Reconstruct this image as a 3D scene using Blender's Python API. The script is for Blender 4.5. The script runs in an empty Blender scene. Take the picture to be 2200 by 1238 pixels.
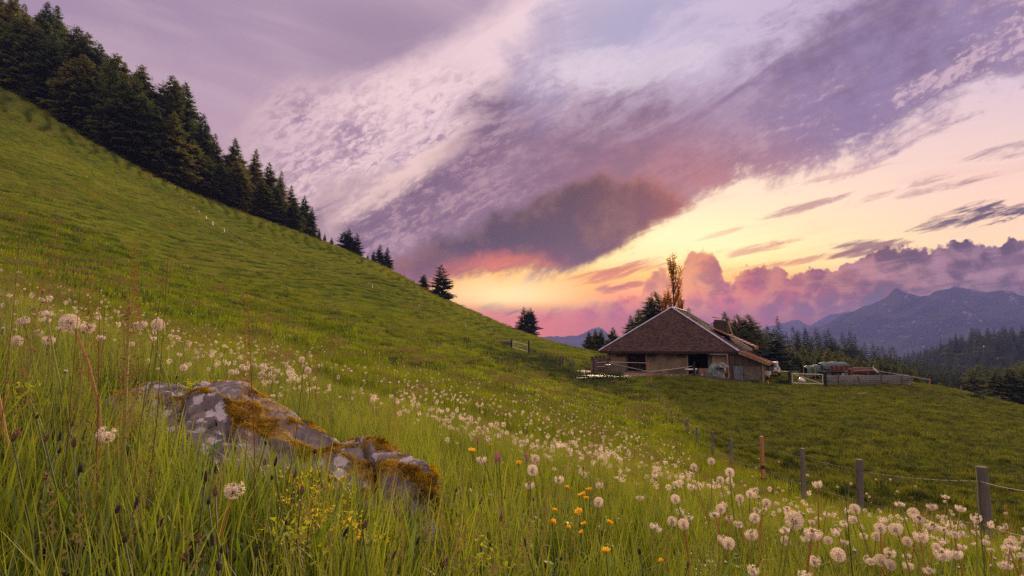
import bpy, math, random
import numpy as np
from mathutils import Vector, Matrix, Euler

random.seed(7)
RNG = np.random.default_rng(7)
SC = bpy.context.scene

# ------------------------------------------------------------------ camera
F_PX, CX, CY, HOR = 1200.0, 1100.0, 619.0, 745.0
PITCH = math.atan((HOR - CY) / F_PX)
cam_data = bpy.data.cameras.new('camera')
cam_data.sensor_width = 36.0
cam_data.lens = 36.0 * F_PX / 2200.0
cam_data.clip_start = 0.05
cam_data.clip_end = 30000
cam = bpy.data.objects.new('camera', cam_data)
cam.location = (0, 0, 0)
cam.rotation_euler = (math.pi / 2 + PITCH, 0, 0)
SC.collection.objects.link(cam)
SC.camera = cam
SC.view_settings.view_transform = 'Standard'
SC.view_settings.look = 'None'
SC.view_settings.exposure = 0.5
SC.view_settings.gamma = 1.0
SC.view_settings.use_curve_mapping = False
SC.render.engine = 'CYCLES'
SC.cycles.use_denoising = False
SC.cycles.max_bounces = 6
SC.cycles.diffuse_bounces = 2
SC.cycles.glossy_bounces = 2
SC.cycles.transmission_bounces = 3
SC.cycles.transparent_max_bounces = 6
SC.cycles.volume_bounces = 0
SC.cycles.caustics_reflective = False
SC.cycles.caustics_refractive = False
CP, SP = math.cos(PITCH), math.sin(PITCH)

def lin(r, g, b):
    f = lambda c: (c / 255.0) / 12.92 if c <= 10.3 else (((c / 255.0) + 0.055) / 1.055) ** 2.4
    return (f(r), f(g), f(b), 1.0)

# ------------------------------------------------------------------ node helper
class N:
    """a tiny expression layer over shader nodes: scalars and vectors as sockets"""
    def __init__(s, tree, sock): s.t, s.s = tree, sock
    def _m(s, op, b=None, c=None, clamp=False):
        n = s.t.nodes.new('ShaderNodeMath'); n.operation = op; n.use_clamp = clamp
        for i, v in enumerate((s, b, c)):
            if v is None: continue
            if isinstance(v, N): s.t.links.new(v.s, n.inputs[i])
            else: n.inputs[i].default_value = v
        return N(s.t, n.outputs[0])
    def __add__(s, o): return s._m('ADD', o)
    __radd__ = __add__
    def __sub__(s, o): return s._m('SUBTRACT', o)
    def __rsub__(s, o): return s._m('MULTIPLY_ADD', -1.0, o)
    def __mul__(s, o): return s._m('MULTIPLY', o)
    __rmul__ = __mul__
    def __truediv__(s, o): return s._m('DIVIDE', o)
    def max(s, o): return s._m('MAXIMUM', o)
    def min(s, o): return s._m('MINIMUM', o)
    def pow(s, o): return s._m('POWER', o)
    def sqrt(s): return s._m('SQRT')
    def abs(s): return s._m('ABSOLUTE')
    def sin(s): return s._m('SINE')
    def clamp(s): return s._m('ADD', 0.0, clamp=True)
    def sm(s, lo, hi, a=0.0, b=1.0):
        n = s.t.nodes.new('ShaderNodeMapRange'); n.interpolation_type = 'SMOOTHSTEP'
        s.t.links.new(s.s, n.inputs['Value'])
        if lo > hi: lo, hi, a, b = hi, lo, b, a
        n.inputs['From Min'].default_value = lo; n.inputs['From Max'].default_value = hi
        n.inputs['To Min'].default_value = a; n.inputs['To Max'].default_value = b
        return N(s.t, n.outputs[0])
def comb(t, x, y, z=0.0):
    n = t.nodes.new('ShaderNodeCombineXYZ')
    for i, v in enumerate((x, y, z)):
        if isinstance(v, N): t.links.new(v.s, n.inputs[i])
        else: n.inputs[i].default_value = v
    return N(t, n.outputs[0])
def noise(t, vec, scale=1.0, detail=4, rough=0.55, dist=0.0, color=False):
    n = t.nodes.new('ShaderNodeTexNoise'); n.noise_dimensions = '3D'
    if vec is not None: t.links.new(vec.s, n.inputs['Vector'])
    n.inputs['Scale'].default_value = scale; n.inputs['Detail'].default_value = detail
    n.inputs['Roughness'].default_value = rough; n.inputs['Distortion'].default_value = dist
    return N(t, n.outputs['Color' if color else 'Fac'])
def voro(t, vec, scale=1.0, out='Distance', feature='F1'):
    n = t.nodes.new('ShaderNodeTexVoronoi'); n.feature = feature
    if vec is not None: t.links.new(vec.s, n.inputs['Vector'])
    n.inputs['Scale'].default_value = scale
    return N(t, n.outputs[out])
def mix(t, fac, a, b, mode='MIX'):
    if not isinstance(fac, N): fac = float(fac)
    n = t.nodes.new('ShaderNodeMix'); n.data_type = 'RGBA'; n.blend_type = mode
    for k, v in (('Factor_Float', fac), ('A_Color', a), ('B_Color', b)):
        sck = next(i for i in n.inputs if i.identifier == k)
        if isinstance(v, N): t.links.new(v.s, sck)
        else: sck.default_value = v
    return N(t, next(o for o in n.outputs if o.identifier == 'Result_Color'))
def mix_f(t, f, a, b): return f * (b - a) + a
def ramp(t, fac, stops, interp='LINEAR'):
    n = t.nodes.new('ShaderNodeValToRGB'); cr = n.color_ramp; cr.interpolation = interp
    t.links.new(fac.s, n.inputs[0])
    while len(cr.elements) < len(stops): cr.elements.new(0.5)
    for e, (p, c) in zip(cr.elements, stops): e.position = p; e.color = c
    return N(t, n.outputs[0])
def fcurve(t, x, pts, x0, x1, y0, y1):
    """y = piecewise smooth curve through pts, as a Float Curve node"""
    n = t.nodes.new('ShaderNodeFloatCurve')
    xn = (x - x0) * (1.0 / (x1 - x0))
    t.links.new(xn.clamp().s, n.inputs['Value'])
    c = n.mapping.curves[0]
    P = [((px - x0) / (x1 - x0), (py - y0) / (y1 - y0)) for px, py in pts]
    while len(c.points) < len(P): c.points.new(0.5, 0.5)
    for q, p in zip(c.points, P):
        q.location = p; q.handle_type = 'AUTO_CLAMPED'
    n.mapping.use_clip = False
    n.mapping.update()
    return N(t, n.outputs[0]) * (y1 - y0) + y0

HAZE_D = 0.00021                                  # density of the valley air, per metre
# ------------------------------------------------------------------ sun
SUN_PX, SUN_PY = 1450, 600
sun_az = math.atan((SUN_PX - CX) / F_PX)
sun_el = math.radians(SUN_EL) if 'SUN_EL' in globals() else math.radians(13.5)
sd = bpy.data.lights.new('sun', 'SUN')
sd.energy = 5.0
sd.angle = math.radians(13)
sd.color = (1.0, 0.70, 0.38)
sun = bpy.data.objects.new('sun', sd)
dirv = Vector((math.sin(sun_az) * math.cos(sun_el), math.cos(sun_az) * math.cos(sun_el), math.sin(sun_el)))
sun.rotation_euler = dirv.to_track_quat('Z', 'Y').to_euler()
SC.collection.objects.link(sun)

# ------------------------------------------------------------------ world: sunset sky with cloud layers
def build_world():
    w = bpy.data.worlds.new('World'); SC.world = w; w.use_nodes = True
    t = w.node_tree; t.nodes.clear()
    tc = t.nodes.new('ShaderNodeTexCoord')
    sep = t.nodes.new('ShaderNodeSeparateXYZ'); t.links.new(tc.outputs['Generated'], sep.inputs[0])
    dx, dy, dz = (N(t, sep.outputs[i]) for i in range(3))
    front = dy.sm(0.12, 0.45)
    dep = (dy * CP + dz * SP).max(0.3)
    U = dx / dep * (F_PX / 100) + CX / 100           # hundreds of units to the right on a plane facing the sunset
    V = (dz * CP - dy * SP) / dep * (-F_PX / 100) + CY / 100   # downwards
    el = dz
    # flat-layer coordinates: streaks run towards the sunset
    h = dz.max(0.0) + 0.10
    qx, qy = dx / h, dy / h
    P2 = comb(t, qx, qy * 0.35, 0.0)
    UV = comb(t, U, V, 0.0)
    def rot(a, su, sv, z=0.0):
        c, s_ = math.cos(a), math.sin(a)
        return comb(t, (U * c + V * s_) * su, (V * c - U * s_) * sv, z)
    nb = noise(t, UV, 0.55, 9, 0.64)                  # billows
    nb2 = noise(t, rot(-0.45, 0.34, 1.2, 3.0), 1.0, 8, 0.64, 0.7)     # streaks, rising to the right
    nf = noise(t, rot(-0.5, 2.3, 4.4, 7.0), 1.6, 6, 0.66, 0.5)        # mottle
    npl = noise(t, P2, 2.2, 6, 0.6, 0.5)
    C = lambda r, g, b: lin(r, g, b)
    # sun nearness 0..1
    S = ((U - SUN_PX / 100) * (U - SUN_PX / 100) * 0.4 + (V - 6.0) * (V - 6.0)).sqrt()
    # 0 clear warm sky
    warm = ramp(t, V.sm(0, 7.6, 0, 1)._m('ADD', 0.0), [
        (0.0, C(206, 186, 214)), (0.2, C(226, 200, 208)), (0.45, C(243, 212, 198)), (0.62, C(252, 224, 188)),
        (0.76, C(255, 232, 170)), (0.83, C(255, 226, 150)), (0.88, C(254, 188, 104)), (0.93, C(246, 142, 70)), (1.0, C(214, 106, 72))])
    pinkr = ramp(t, V.sm(0, 7.6, 0, 1), [
        (0.0, C(206, 186, 210)), (0.35, C(235, 202, 196)), (0.6, C(248, 206, 186)), (0.8, C(250, 208, 168)),
        (0.92, C(215, 160, 150)), (1.0, C(150, 115, 140))])
    col = mix(t, U.sm(15.5, 21.5), warm, pinkr)
    # faint thin veil streaks in the clear part
    st = noise(t, rot(-0.2, 0.22, 2.4, 11.0), 1.0, 6, 0.6, 0.5)
    col = mix(t, st.sm(0.5, 0.72) * 0.28 * V.sm(6.3, 5.0), col, C(226, 172, 160))
    # 1 light upper field (above the big band): pink white, mottled, cooler to the right
    yb = fcurve(t, U, [(0, 6.0), (4, 5.6), (6, 5.0), (7.2, 4.6), (8.2, 4.35), (9, 3.9), (9.8, 3.2), (10.6, 2.6), (11.5, 2.2), (13, 2.3), (14.2, 2.1), (15.5, 1.75), (16.8, 1.0), (18, 0.1), (19.5, -1.0), (22, -2.0)], 0, 22, -2, 8)
    up = ramp(t, U * (1 / 22.0), [(0.0, C(176, 146, 166)), (0.22, C(190, 158, 172)), (0.36, C(232, 200, 204)), (0.5, C(230, 202, 208)), (0.62, C(204, 188, 210)), (0.75, C(196, 178, 205)), (1.0, C(176, 160, 190))])
    up = mix(t, V.sm(3.0, 5.0) * U.sm(5.0, 7.5) * 0.6, up, C(238, 200, 184))
    mot = nf * 0.55 + nb2 * 0.45
    up = mix(t, mot.sm(0.44, 0.60) * V.sm(1.0, 2.6) * U.sm(4.6, 6.5) * (nb.sm(0.36, 0.60) * 0.6 + 0.4) * 0.85, up, C(146, 116, 146))
    e1 = yb - V + (nb2 - 0.5) * 4.6 + (nb - 0.5) * 2.6 + (nf - 0.5) * 1.0
    upmask = e1.sm(-0.75, 1.15)
    # 2 band of mauve cloud between yb and the lower edge yl
    band = ramp(t, U * (1 / 22.0), [(0.0, C(120, 95, 125)), (0.36, C(126, 96, 124)), (0.5, C(132, 100, 128)), (0.62, C(146, 106, 132)), (0.75, C(138, 112, 148)), (0.86, C(136, 112, 150)), (1.0, C(142, 114, 146))])
    band = mix(t, V.sm(0.5, 3.6, 1, 0) * U.sm(10, 13) * 0.6, band, C(146, 130, 170))
    red = ((U - 15.2) * (U - 15.2) * 0.16 + (V - 4.1) * (V - 4.1) * 1.0).sqrt().sm(1.7, 0.2)
    band = mix(t, red * 0.75, band, C(178, 108, 114))
    band = mix(t, (nb2 * 0.7 + nf * 0.3).sm(0.42, 0.66) * 0.42, band, C(192, 154, 168))
    band = mix(t, (nb2 * 0.6 + nb * 0.4).sm(0.50, 0.36) * 0.35, band, C(110, 82, 112))
    band = mix(t, nb.sm(0.60, 0.35) * 0.35, band, C(108, 84, 112))
    band = mix(t, (nf * 0.6 + nb * 0.4).sm(0.50, 0.60) * U.sm(12.5, 9.5) * 0.24, band, C(222, 178, 180))
    # breaks in the band, upper right
    brk = (nb2 * 0.6 + nf * 0.4).sm(0.505, 0.60) * U.sm(15.5, 18.5) * V.sm(4.0, 2.6)
    line = (V - (5.8 - U * 0.0) + (U - 12.0) * 0.37)  # distance below the diagonal from (1200,580)
    brk = brk * (V + U * 0.49 - 11.4).abs().sm(1.4, 0.3)
    band = mix(t, brk * 0.55, band, C(222, 190, 202))
    yl = fcurve(t, U, [(0, 6.3), (6, 6.3), (8.6, 6.3), (9.4, 6.15), (10, 5.95), (10.6, 5.80), (11.3, 5.78), (12.2, 5.85), (12.9, 5.70), (13.3, 5.45), (14, 5.10), (14.6, 4.75), (15.2, 4.35), (16, 3.95), (17, 3.70), (18, 3.38), (19, 2.95), (20, 2.45), (21, 1.95), (22, 1.6)], 0, 22, 0, 8)
    e2 = yl - V + (nb - 0.5) * 1.5 + (nb2 - 0.5) * 2.4 + (nf - 0.5) * 0.8
    bandmask = e2.sm(-0.32, 0.42)
    full = mix(t, upmask, band, up)
    # bright wisps over the blue, top centre
    blue = ((U - 13.3) * (U - 13.3) * 0.35 + (V - 0.3) * (V - 0.3) * 1.2).sqrt()
    full = mix(t, (blue + (nb2 - 0.5) * 3.2).sm(1.5, 0.4) * 0.65, full, C(150, 146, 184))
    bl2 = ((U - 11.6) * (U - 11.6) * 1.0 + (V - 1.6) * (V - 1.6) * 0.5).sqrt()
    full = mix(t, (bl2 + (nb - 0.5) * 3.0).sm(1.0, 0.3) * 0.55, full, C(156, 142, 178))
    wsp = ((U - 13.6) * 0.42 + 0).pow(2.0) + (V - 1.45 + (U - 13.6) * 0.12).pow(2.0) * 3.0
    full = mix(t, (wsp + (nb2 - 0.5) * 5.5 + (nf - 0.5) * 2.2).sm(1.0, -0.2) * 0.72, full, C(216, 200, 214))
    # 3 smooth mauve veil, upper left
    ml = fcurve(t, U, [(0, 6.5), (3, 5.0), (5, 3.3), (6, 2.0), (7, 1.95), (8, 1.75), (9, 1.35), (10, 0.7), (11, 0.1), (12, -0.6), (14, -2), (22, -2)], 0, 22, -2, 8)
    e3 = ml - V + (nb2 - 0.5) * 1.1 + (nb - 0.5) * 0.6
    veil = ramp(t, V.sm(0, 5.0, 0, 1), [(0.0, C(160, 136, 164)), (0.4, C(176, 146, 168)), (1.0, C(184, 148, 160))])
    vs = noise(t, rot(0.35, 0.18, 1.0, 21.0), 1.0, 5, 0.5, 0.4)
    veil = mix(t, vs.sm(0.42, 0.7) * 0.45, veil, C(198, 172, 184))
    veil = mix(t, ((U - 8.2).pow(2.0) * 0.5 + (V - 0.9).pow(2.0)).sqrt().sm(1.9, 0.2) * 0.6, veil, C(140, 116, 146))
    full = mix(t, e3.sm(-0.3, 0.55) * 0.92, full, veil)
    # bright diagonal gap on the left flank of the band
    gl = (V - (4.45 - (U - 7.6) * 0.66)).abs()
    full = mix(t, (gl + (nb2 - 0.5) * 1.4 + (nf - 0.5) * 0.8).sm(0.40, 0.0) * U.sm(6.6, 7.6) * U.sm(10.6, 9.0) * 0.7, full, C(240, 204, 196))
    col = mix(t, bandmask, col, full)
    # 4 heavy dark cumulus above the glow
    yt = fcurve(t, U, [(0, 7), (7.0, 6.2), (8.0, 5.75), (9.0, 5.15), (9.8, 4.8), (10.6, 4.55), (11.5, 4.2), (12.3, 3.85), (13.0, 3.66), (13.6, 3.66), (14.2, 3.82), (14.7, 4.05), (15.1, 4.35), (15.6, 5.0), (22, 7)], 0, 22, 0, 8)
    e4 = (V - yt + (nb - 0.5) * 1.5 + (nf - 0.5) * 0.2).min(yl - V + (nb - 0.5) * 1.3 + (nb2 - 0.5) * 0.6 + 0.1)
    dk = ramp(t, U * (1 / 22.0), [(0.3, C(84, 66, 92)), (0.45, C(78, 60, 78)), (0.56, C(86, 56, 68)), (0.63, C(112, 60, 68)), (0.7, C(165, 80, 78))])
    lump = noise(t, comb(t, U, V, 2.0), 1.1, 6, 0.55)
    dk = mix(t, lump.sm(0.42, 0.66) * 0.45, dk, C(150, 104, 118))
    dk = mix(t, e4.sm(0.45, 0.0) * U.sm(11.5, 14.5) * 0.6, dk, C(190, 108, 100))
    dk = mix(t, (V - 5.1).sm(0, 0.7) * U.sm(12.8, 12.0) * 0.15, dk, C(214, 116, 92))
    col = mix(t, e4.sm(-0.05, 0.36) * 0.98, col, dk)
    # 5 orange-lit underside, left of the glow
    o5 = (V - fcurve(t, U, [(0, 7.5), (8.4, 7.0), (9.2, 6.0), (10.0, 5.35), (10.8, 5.28), (11.6, 5.42), (12.3, 5.75), (22, 8)], 0, 22, 0, 8) + (nb - 0.5) * 1.0)
    o5 = o5.min(fcurve(t, U, [(0, 6.6), (8.5, 6.5), (9.4, 6.30), (10, 6.10), (11, 5.92), (12, 5.78), (13, 5.4), (22, 4)], 0, 22, 0, 8) - V + (nf - 0.5) * 0.5)
    oc = mix(t, nb.sm(0.35, 0.65), C(166, 84, 84), C(222, 118, 78))
    col = mix(t, o5.sm(-0.05, 0.35) * 0.9, col, oc)
    # 6 separate streak clouds: (x0,y0,x1,y1,half width,(colour),opacity)
    def streak(col, x0, y0, x1, y1, wd, c, op=0.9, ed=0.9):
        ax, ay = (x1 - x0) / 2, (y1 - y0) / 2
        L = math.hypot(ax, ay); ux, uy = ax / L, ay / L
        mx, my = (x0 + x1) / 2, (y0 + y1) / 2
        du, dv = U - mx, V - my
        a = (du * ux + dv * uy) * (1.0 / L)
        b = (dv * ux - du * uy) * (1.0 / wd)
        d = a * a + b * b
        m = (1.0 - d * 0.75 + (nbs - 0.5) * 6.0 * ed).sm(0.0, 1.3) * op
        return mix(t, m * front, col, c)
    nbs = noise(t, rot(-0.3, 0.8, 5.5, 5.0), 1.0, 8, 0.68, 0.5)
    for s_ in [
        (19.45, 4.98, 22.6, 4.35, 0.20, C(98, 78, 104), 0.95), (20.6, 4.62, 22.8, 4.42, 0.22, C(98, 78, 106), 0.9),
        (16.6, 4.65, 18.1, 4.22, 0.11, C(176, 128, 132), 0.8), (17.9, 4.45, 20.3, 3.80, 0.11, C(178, 132, 138), 0.8),
        (19.2, 4.25, 21.3, 3.78, 0.09, C(170, 130, 140), 0.8), (20.8, 3.45, 22.6, 3.0, 0.16, C(150, 124, 142), 0.7),
        (15.0, 5.15, 16.0, 4.88, 0.07, C(226, 150, 120), 0.8), (15.3, 5.50, 17.2, 5.18, 0.10, C(204, 126, 108), 0.9),
        (15.5, 5.85, 18.6, 5.40, 0.07, C(206, 130, 108), 0.8), (13.3, 5.78, 14.6, 5.58, 0.15, C(202, 112, 92), 0.9),
        (12.2, 6.06, 14.0, 5.72, 0.15, C(198, 108, 90), 0.9), (12.75, 6.22, 13.5, 6.20, 0.11, C(178, 92, 86), 0.95),
        (13.3, 6.12, 13.95, 6.10, 0.08, C(184, 96, 86), 0.95), (10.3, 6.62, 11.35, 6.66, 0.13, C(148, 82, 92), 0.95),
        (9.7, 6.45, 10.7, 6.36, 0.05, C(190, 104, 84), 0.8), (18.0, 5.30, 19.6, 5.22, 0.16, C(138, 94, 112), 0.9),
        (17.7, 5.50, 18.9, 5.42, 0.08, C(142, 94, 110), 0.8), (16.9, 4.0, 19.3, 3.50, 0.05, C(206, 160, 156), 0.6)]:
        col = streak(col, *s_)
    # 7 cumulus bank on the horizon
    ybk = fcurve(t, U, [(0, 8.2), (9.5, 7.4), (11.3, 6.72), (11.7, 6.64), (12.2, 6.46), (12.55, 6.42), (12.75, 6.32), (13.1, 6.37), (13.45, 6.32), (13.75, 6.25), (13.85, 5.98), (14.0, 5.82), (14.25, 5.77), (14.45, 5.92), (14.62, 5.80), (14.76, 5.52), (14.95, 5.38), (15.2, 5.44), (15.42, 5.62), (15.5, 5.86), (15.62, 6.08), (15.8, 6.0), (15.95, 5.84), (16.3, 5.76), (16.55, 5.68), (16.9, 5.76), (17.5, 5.70), (17.85, 5.76), (18.4, 5.56), (19.2, 5.30), (20.1, 5.30), (20.7, 5.14), (21.2, 5.2), (22, 5.05)], 0, 22, 4, 9)
    puff = voro(t, comb(t, U, V, 0.0), 3.6)
    puff2 = voro(t, comb(t, U + nb * 0.6, V + nb2 * 0.6, 4.0), 1.9)
    puff3 = voro(t, comb(t, U, V, 2.0), 9.0)
    e7 = V - ybk + (0.45 - puff) * 0.22 + (0.45 - puff3) * 0.14 + (nb - 0.5) * 0.55 + (nf - 0.5) * 0.06
    bk = ramp(t, U * (1 / 22.0), [(0.45, C(236, 118, 54)), (0.56, C(216, 98, 52)), (0.64, C(212, 104, 70)), (0.72, C(186, 90, 72)), (0.80, C(146, 84, 102)), (0.88, C(116, 80, 108)), (1.0, C(126, 92, 122))])
    lum = noise(t, comb(t, U, V * 1.5, 9.0), 1.4, 7, 0.6, 0.3)
    bk = mix(t, lum.sm(0.58, 0.38) * 0.85, bk, ramp(t, U * (1 / 22.0), [(0.5, C(156, 76, 78)), (0.75, C(130, 66, 86)), (0.9, C(82, 62, 94))]))
    bk = mix(t, (puff2 * 0.5 + lum * 0.5).sm(0.42, 0.60) * 0.5, bk, ramp(t, U * (1 / 22.0), [(0.5, C(226, 148, 118)), (0.75, C(214, 134, 124)), (0.95, C(176, 134, 156))]))
    bk = mix(t, e7.sm(0.16, 0.0) * U.sm(17.5, 15.0) * 0.45, bk, C(240, 168, 130))
    us = noise(t, rot(-0.12, 0.35, 2.6, 31.0), 1.0, 6, 0.6, 0.4)
    bk = mix(t, us.sm(0.46, 0.62) * U.sm(16.0, 18.5) * 0.6, bk, C(92, 70, 104))
    bk = mix(t, us.sm(0.44, 0.30) * U.sm(17.0, 19.0) * 0.5, bk, C(176, 130, 144))
    mist = ramp(t, U * (1 / 22.0), [(0.4, C(255, 142, 58)), (0.50, C(238, 116, 56)), (0.6, C(190, 96, 78)), (0.75, C(150, 78, 84)), (0.9, C(106, 78, 118)), (1.0, C(114, 92, 130))])
    bk = mix(t, V.sm(6.5, 7.15), bk, mist)
    col = mix(t, e7.sm(-0.03, 0.06) * front, col, bk)
    # 8 glow of the hidden sun through the thin cloud
    g = ((U - 14.5) * (U - 14.5) * 0.7 + (V - 6.0) * (V - 6.0)).sqrt()
    col = mix(t, g.sm(1.5, 0.0).pow(1.8) * 0.26, col, C(255, 190, 90))
    g2 = ((U - 10.9) * (U - 10.9) * 0.12 + (V - 6.35) * (V - 6.35) * 2.2).sqrt()
    col = mix(t, g2.sm(0.95, 0.0) * 0.7 * (yl - V + (nb - 0.5) * 1.2).sm(0.1, -0.25) * V.sm(6.9, 6.45), col, C(255, 240, 178))
    g3 = ((U - 14.6) * (U - 14.6) * 0.10 + (V - 5.15) * (V - 5.15) * 1.6).sqrt()
    col = mix(t, g3.sm(1.0, 0.0) * 0.5 * (yl - V + (nb - 0.5) * 1.2).sm(0.1, -0.25) * e7.sm(0.05, -0.1), col, C(255, 244, 196))
    # the rest of the dome: cloud deck made paler, warmer and stronger to brighten the ground
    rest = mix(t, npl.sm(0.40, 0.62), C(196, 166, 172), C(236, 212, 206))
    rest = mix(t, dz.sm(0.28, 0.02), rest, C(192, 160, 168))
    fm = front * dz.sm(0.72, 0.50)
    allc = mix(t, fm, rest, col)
    allc = mix(t, dz.sm(-0.03, -0.10), allc, C(70, 66, 80))
    # the valley air in front of the sky dims it and adds its own violet: the sky is that much stronger and purer
    Tr = (dz.max(0.02).pow(-1.0) * 430.0).min(5200.0)
    Tr = (Tr * (-HAZE_D))._m('EXPONENT')
    vm = t.nodes.new('ShaderNodeVectorMath'); vm.operation = 'SCALE'; vm.inputs[0].default_value = (0.13, 0.105, 0.24)
    t.links.new((1.0 - Tr).s, vm.inputs['Scale'])
    vs_ = t.nodes.new('ShaderNodeVectorMath'); vs_.operation = 'SUBTRACT'; t.links.new(allc.s, vs_.inputs[0]); t.links.new(vm.outputs[0], vs_.inputs[1])
    vx = t.nodes.new('ShaderNodeVectorMath'); vx.operation = 'MAXIMUM'; t.links.new(vs_.outputs[0], vx.inputs[0]); vx.inputs[1].default_value = (0.01, 0.01, 0.01)
    allc = N(t, vx.outputs[0])
    # physically based dusk sky underneath, faint
    sky = t.nodes.new('ShaderNodeTexSky'); sky.sky_type = 'NISHITA'; sky.sun_disc = False
    sky.sun_elevation = sun_el; sky.sun_rotation = sun_az
    b1 = t.nodes.new('ShaderNodeBackground'); b1.inputs[1].default_value = 0.002
    t.links.new(sky.outputs[0], b1.inputs[0])
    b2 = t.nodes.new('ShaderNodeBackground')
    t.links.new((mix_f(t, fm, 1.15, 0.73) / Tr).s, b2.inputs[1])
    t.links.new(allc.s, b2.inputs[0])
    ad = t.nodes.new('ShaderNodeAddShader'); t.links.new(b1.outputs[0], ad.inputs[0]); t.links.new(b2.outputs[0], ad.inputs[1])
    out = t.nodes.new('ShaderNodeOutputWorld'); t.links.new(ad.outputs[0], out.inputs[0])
    w.cycles.sampling_method = 'MANUAL'; w.cycles.sample_map_resolution = 512
build_world()

# ------------------------------------------------------------------ object helpers
COL = SC.collection
def tag(o, label=None, cat=None, group=None, kind=None):
    if label: o['label'] = label
    if cat: o['category'] = cat
    if group: o['group'] = group
    if kind: o['kind'] = kind
    return o
def link(o, parent=None):
    COL.objects.link(o)
    if parent is not None: o.parent = parent
    return o
def empty(name, loc, rz=0.0, label=None, cat=None, group=None):
    o = bpy.data.objects.new(name, None); o.location = loc; o.rotation_euler = (0, 0, rz)
    o.empty_display_size = 0.3
    COL.objects.link(o); tag(o, label, cat, group)
    return o
def np_mesh(name, V, F, mats=(), attrs=None, smooth=False, mi=None):
    """V (n,3); F list of arrays (m,3)/(m,4); attrs dict name->per-vertex float"""
    V = np.asarray(V, dtype=np.float32)
    if not isinstance(F, (list, tuple)): F = [F]
    F = [np.asarray(f, dtype=np.int32) for f in F if len(f)]
    me = bpy.data.meshes.new(name)
    me.vertices.add(len(V)); me.vertices.foreach_set('co', V.ravel())
    tot = np.concatenate([f.ravel() for f in F])
    sizes = np.concatenate([np.full(len(f), f.shape[1], np.int32) for f in F])
    starts = np.concatenate([[0], np.cumsum(sizes)[:-1]]).astype(np.int32)
    me.loops.add(len(tot)); me.loops.foreach_set('vertex_index', tot)
    me.polygons.add(len(sizes)); me.polygons.foreach_set('loop_start', starts)
    if mi is not None: me.polygons.foreach_set('material_index', np.asarray(mi, np.int32))
    me.polygons.foreach_set('use_smooth', np.full(len(sizes), smooth, bool))
    for k, a in (attrs or {}).items():
        at = me.attributes.new(k, 'FLOAT', 'POINT'); at.data.foreach_set('value', np.asarray(a, np.float32))
    for m in mats: me.materials.append(m)
    me.update(calc_edges=True)
    return me
def np_obj(name, V, F, mat, parent=None, **kw):
    o = bpy.data.objects.new(name, np_mesh(name, V, F, (mat,) if mat else (), **kw))
    return link(o, parent)

class MB:
    """collects simple solids in one mesh"""
    def __init__(s): s.V = []; s.F = []
    def add(s, V, F):
        n = len(s.V); s.V += [tuple(v) for v in V]; s.F += [tuple(n + i for i in f) for f in F]; return s
    def hexa(s, P):
        """eight corners: bottom 0-3 ccw, top 4-7 ccw"""
        return s.add(P, [(3, 2, 1, 0), (4, 5, 6, 7), (0, 1, 5, 4), (1, 2, 6, 5), (2, 3, 7, 6), (3, 0, 4, 7)])
    def box(s, c, size, M=None):
        x, y, z = (d / 2 for d in size)
        P = [Vector(p) for p in ((-x, -y, -z), (x, -y, -z), (x, y, -z), (-x, y, -z), (-x, -y, z), (x, -y, z), (x, y, z), (-x, y, z))]
        if M is not None: P = [M @ p for p in P]
        return s.hexa([p + Vector(c) for p in P])
    def tube(s, pts, r, n=8, caps=True, closed=False):
        pts = [Vector(p) for p in pts]
        if not hasattr(r, '__len__'): r = [r] * len(pts)
        V = []; up = None
        for i, p in enumerate(pts):
            a = pts[max(0, i - 1)]; b = pts[min(len(pts) - 1, i + 1)]
            d = (b - a).normalized()
            if up is None:
                up = Vector((0, 0, 1)) if abs(d.z) < 0.9 else Vector((0, 1, 0))
            x = d.cross(up).normalized(); up = x.cross(d).normalized()
            for k in range(n):
                an = 2 * math.pi * k / n
                V.append(p + (x * math.cos(an) + up * math.sin(an)) * r[i])
        F = [(i * n + k, i * n + (k + 1) % n, (i + 1) * n + (k + 1) % n, (i + 1) * n + k) for i in range(len(pts) - 1) for k in range(n)]
        if caps: F += [tuple(range(n))[::-1], tuple((len(pts) - 1) * n + k for k in range(n))]
        return s.add(V, F)
    def lathe(s, prof, c=(0, 0, 0), n=16, M=None):
        """prof: (radius, z) list"""
        V = []
        for r, z in prof:
            for k in range(n):
                a = 2 * math.pi * k / n
                p = Vector((r * math.cos(a), r * math.sin(a), z))
                V.append((M @ p if M is not None else p) + Vector(c))
        F = [(i * n + k, i * n + (k + 1) % n, (i + 1) * n + (k + 1) % n, (i + 1) * n + k) for i in range(len(prof) - 1) for k in range(n)]
        F += [tuple(range(n))[::-1], tuple((len(prof) - 1) * n + k for k in range(n))]
        return s.add(V, F)
    def mesh(s, name, mat, smooth=False):
        me = bpy.data.meshes.new(name); me.from_pydata([tuple(v) for v in s.V], [], s.F)
        if mat: me.materials.append(mat)
        if smooth: me.polygons.foreach_set('use_smooth', [True] * len(me.polygons))
        me.update(); return me
    def build(s, name, mat, parent=None, smooth=False, bevel=0.0, loc=None):
        o = bpy.data.objects.new(name, s.mesh(name, mat, smooth))
        link(o, parent)
        if loc is not None: o.location = loc
        if bevel:
            b = o.modifiers.new('bevel', 'BEVEL'); b.width = bevel; b.segments = 1; b.limit_method = 'ANGLE'
        return o

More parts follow.
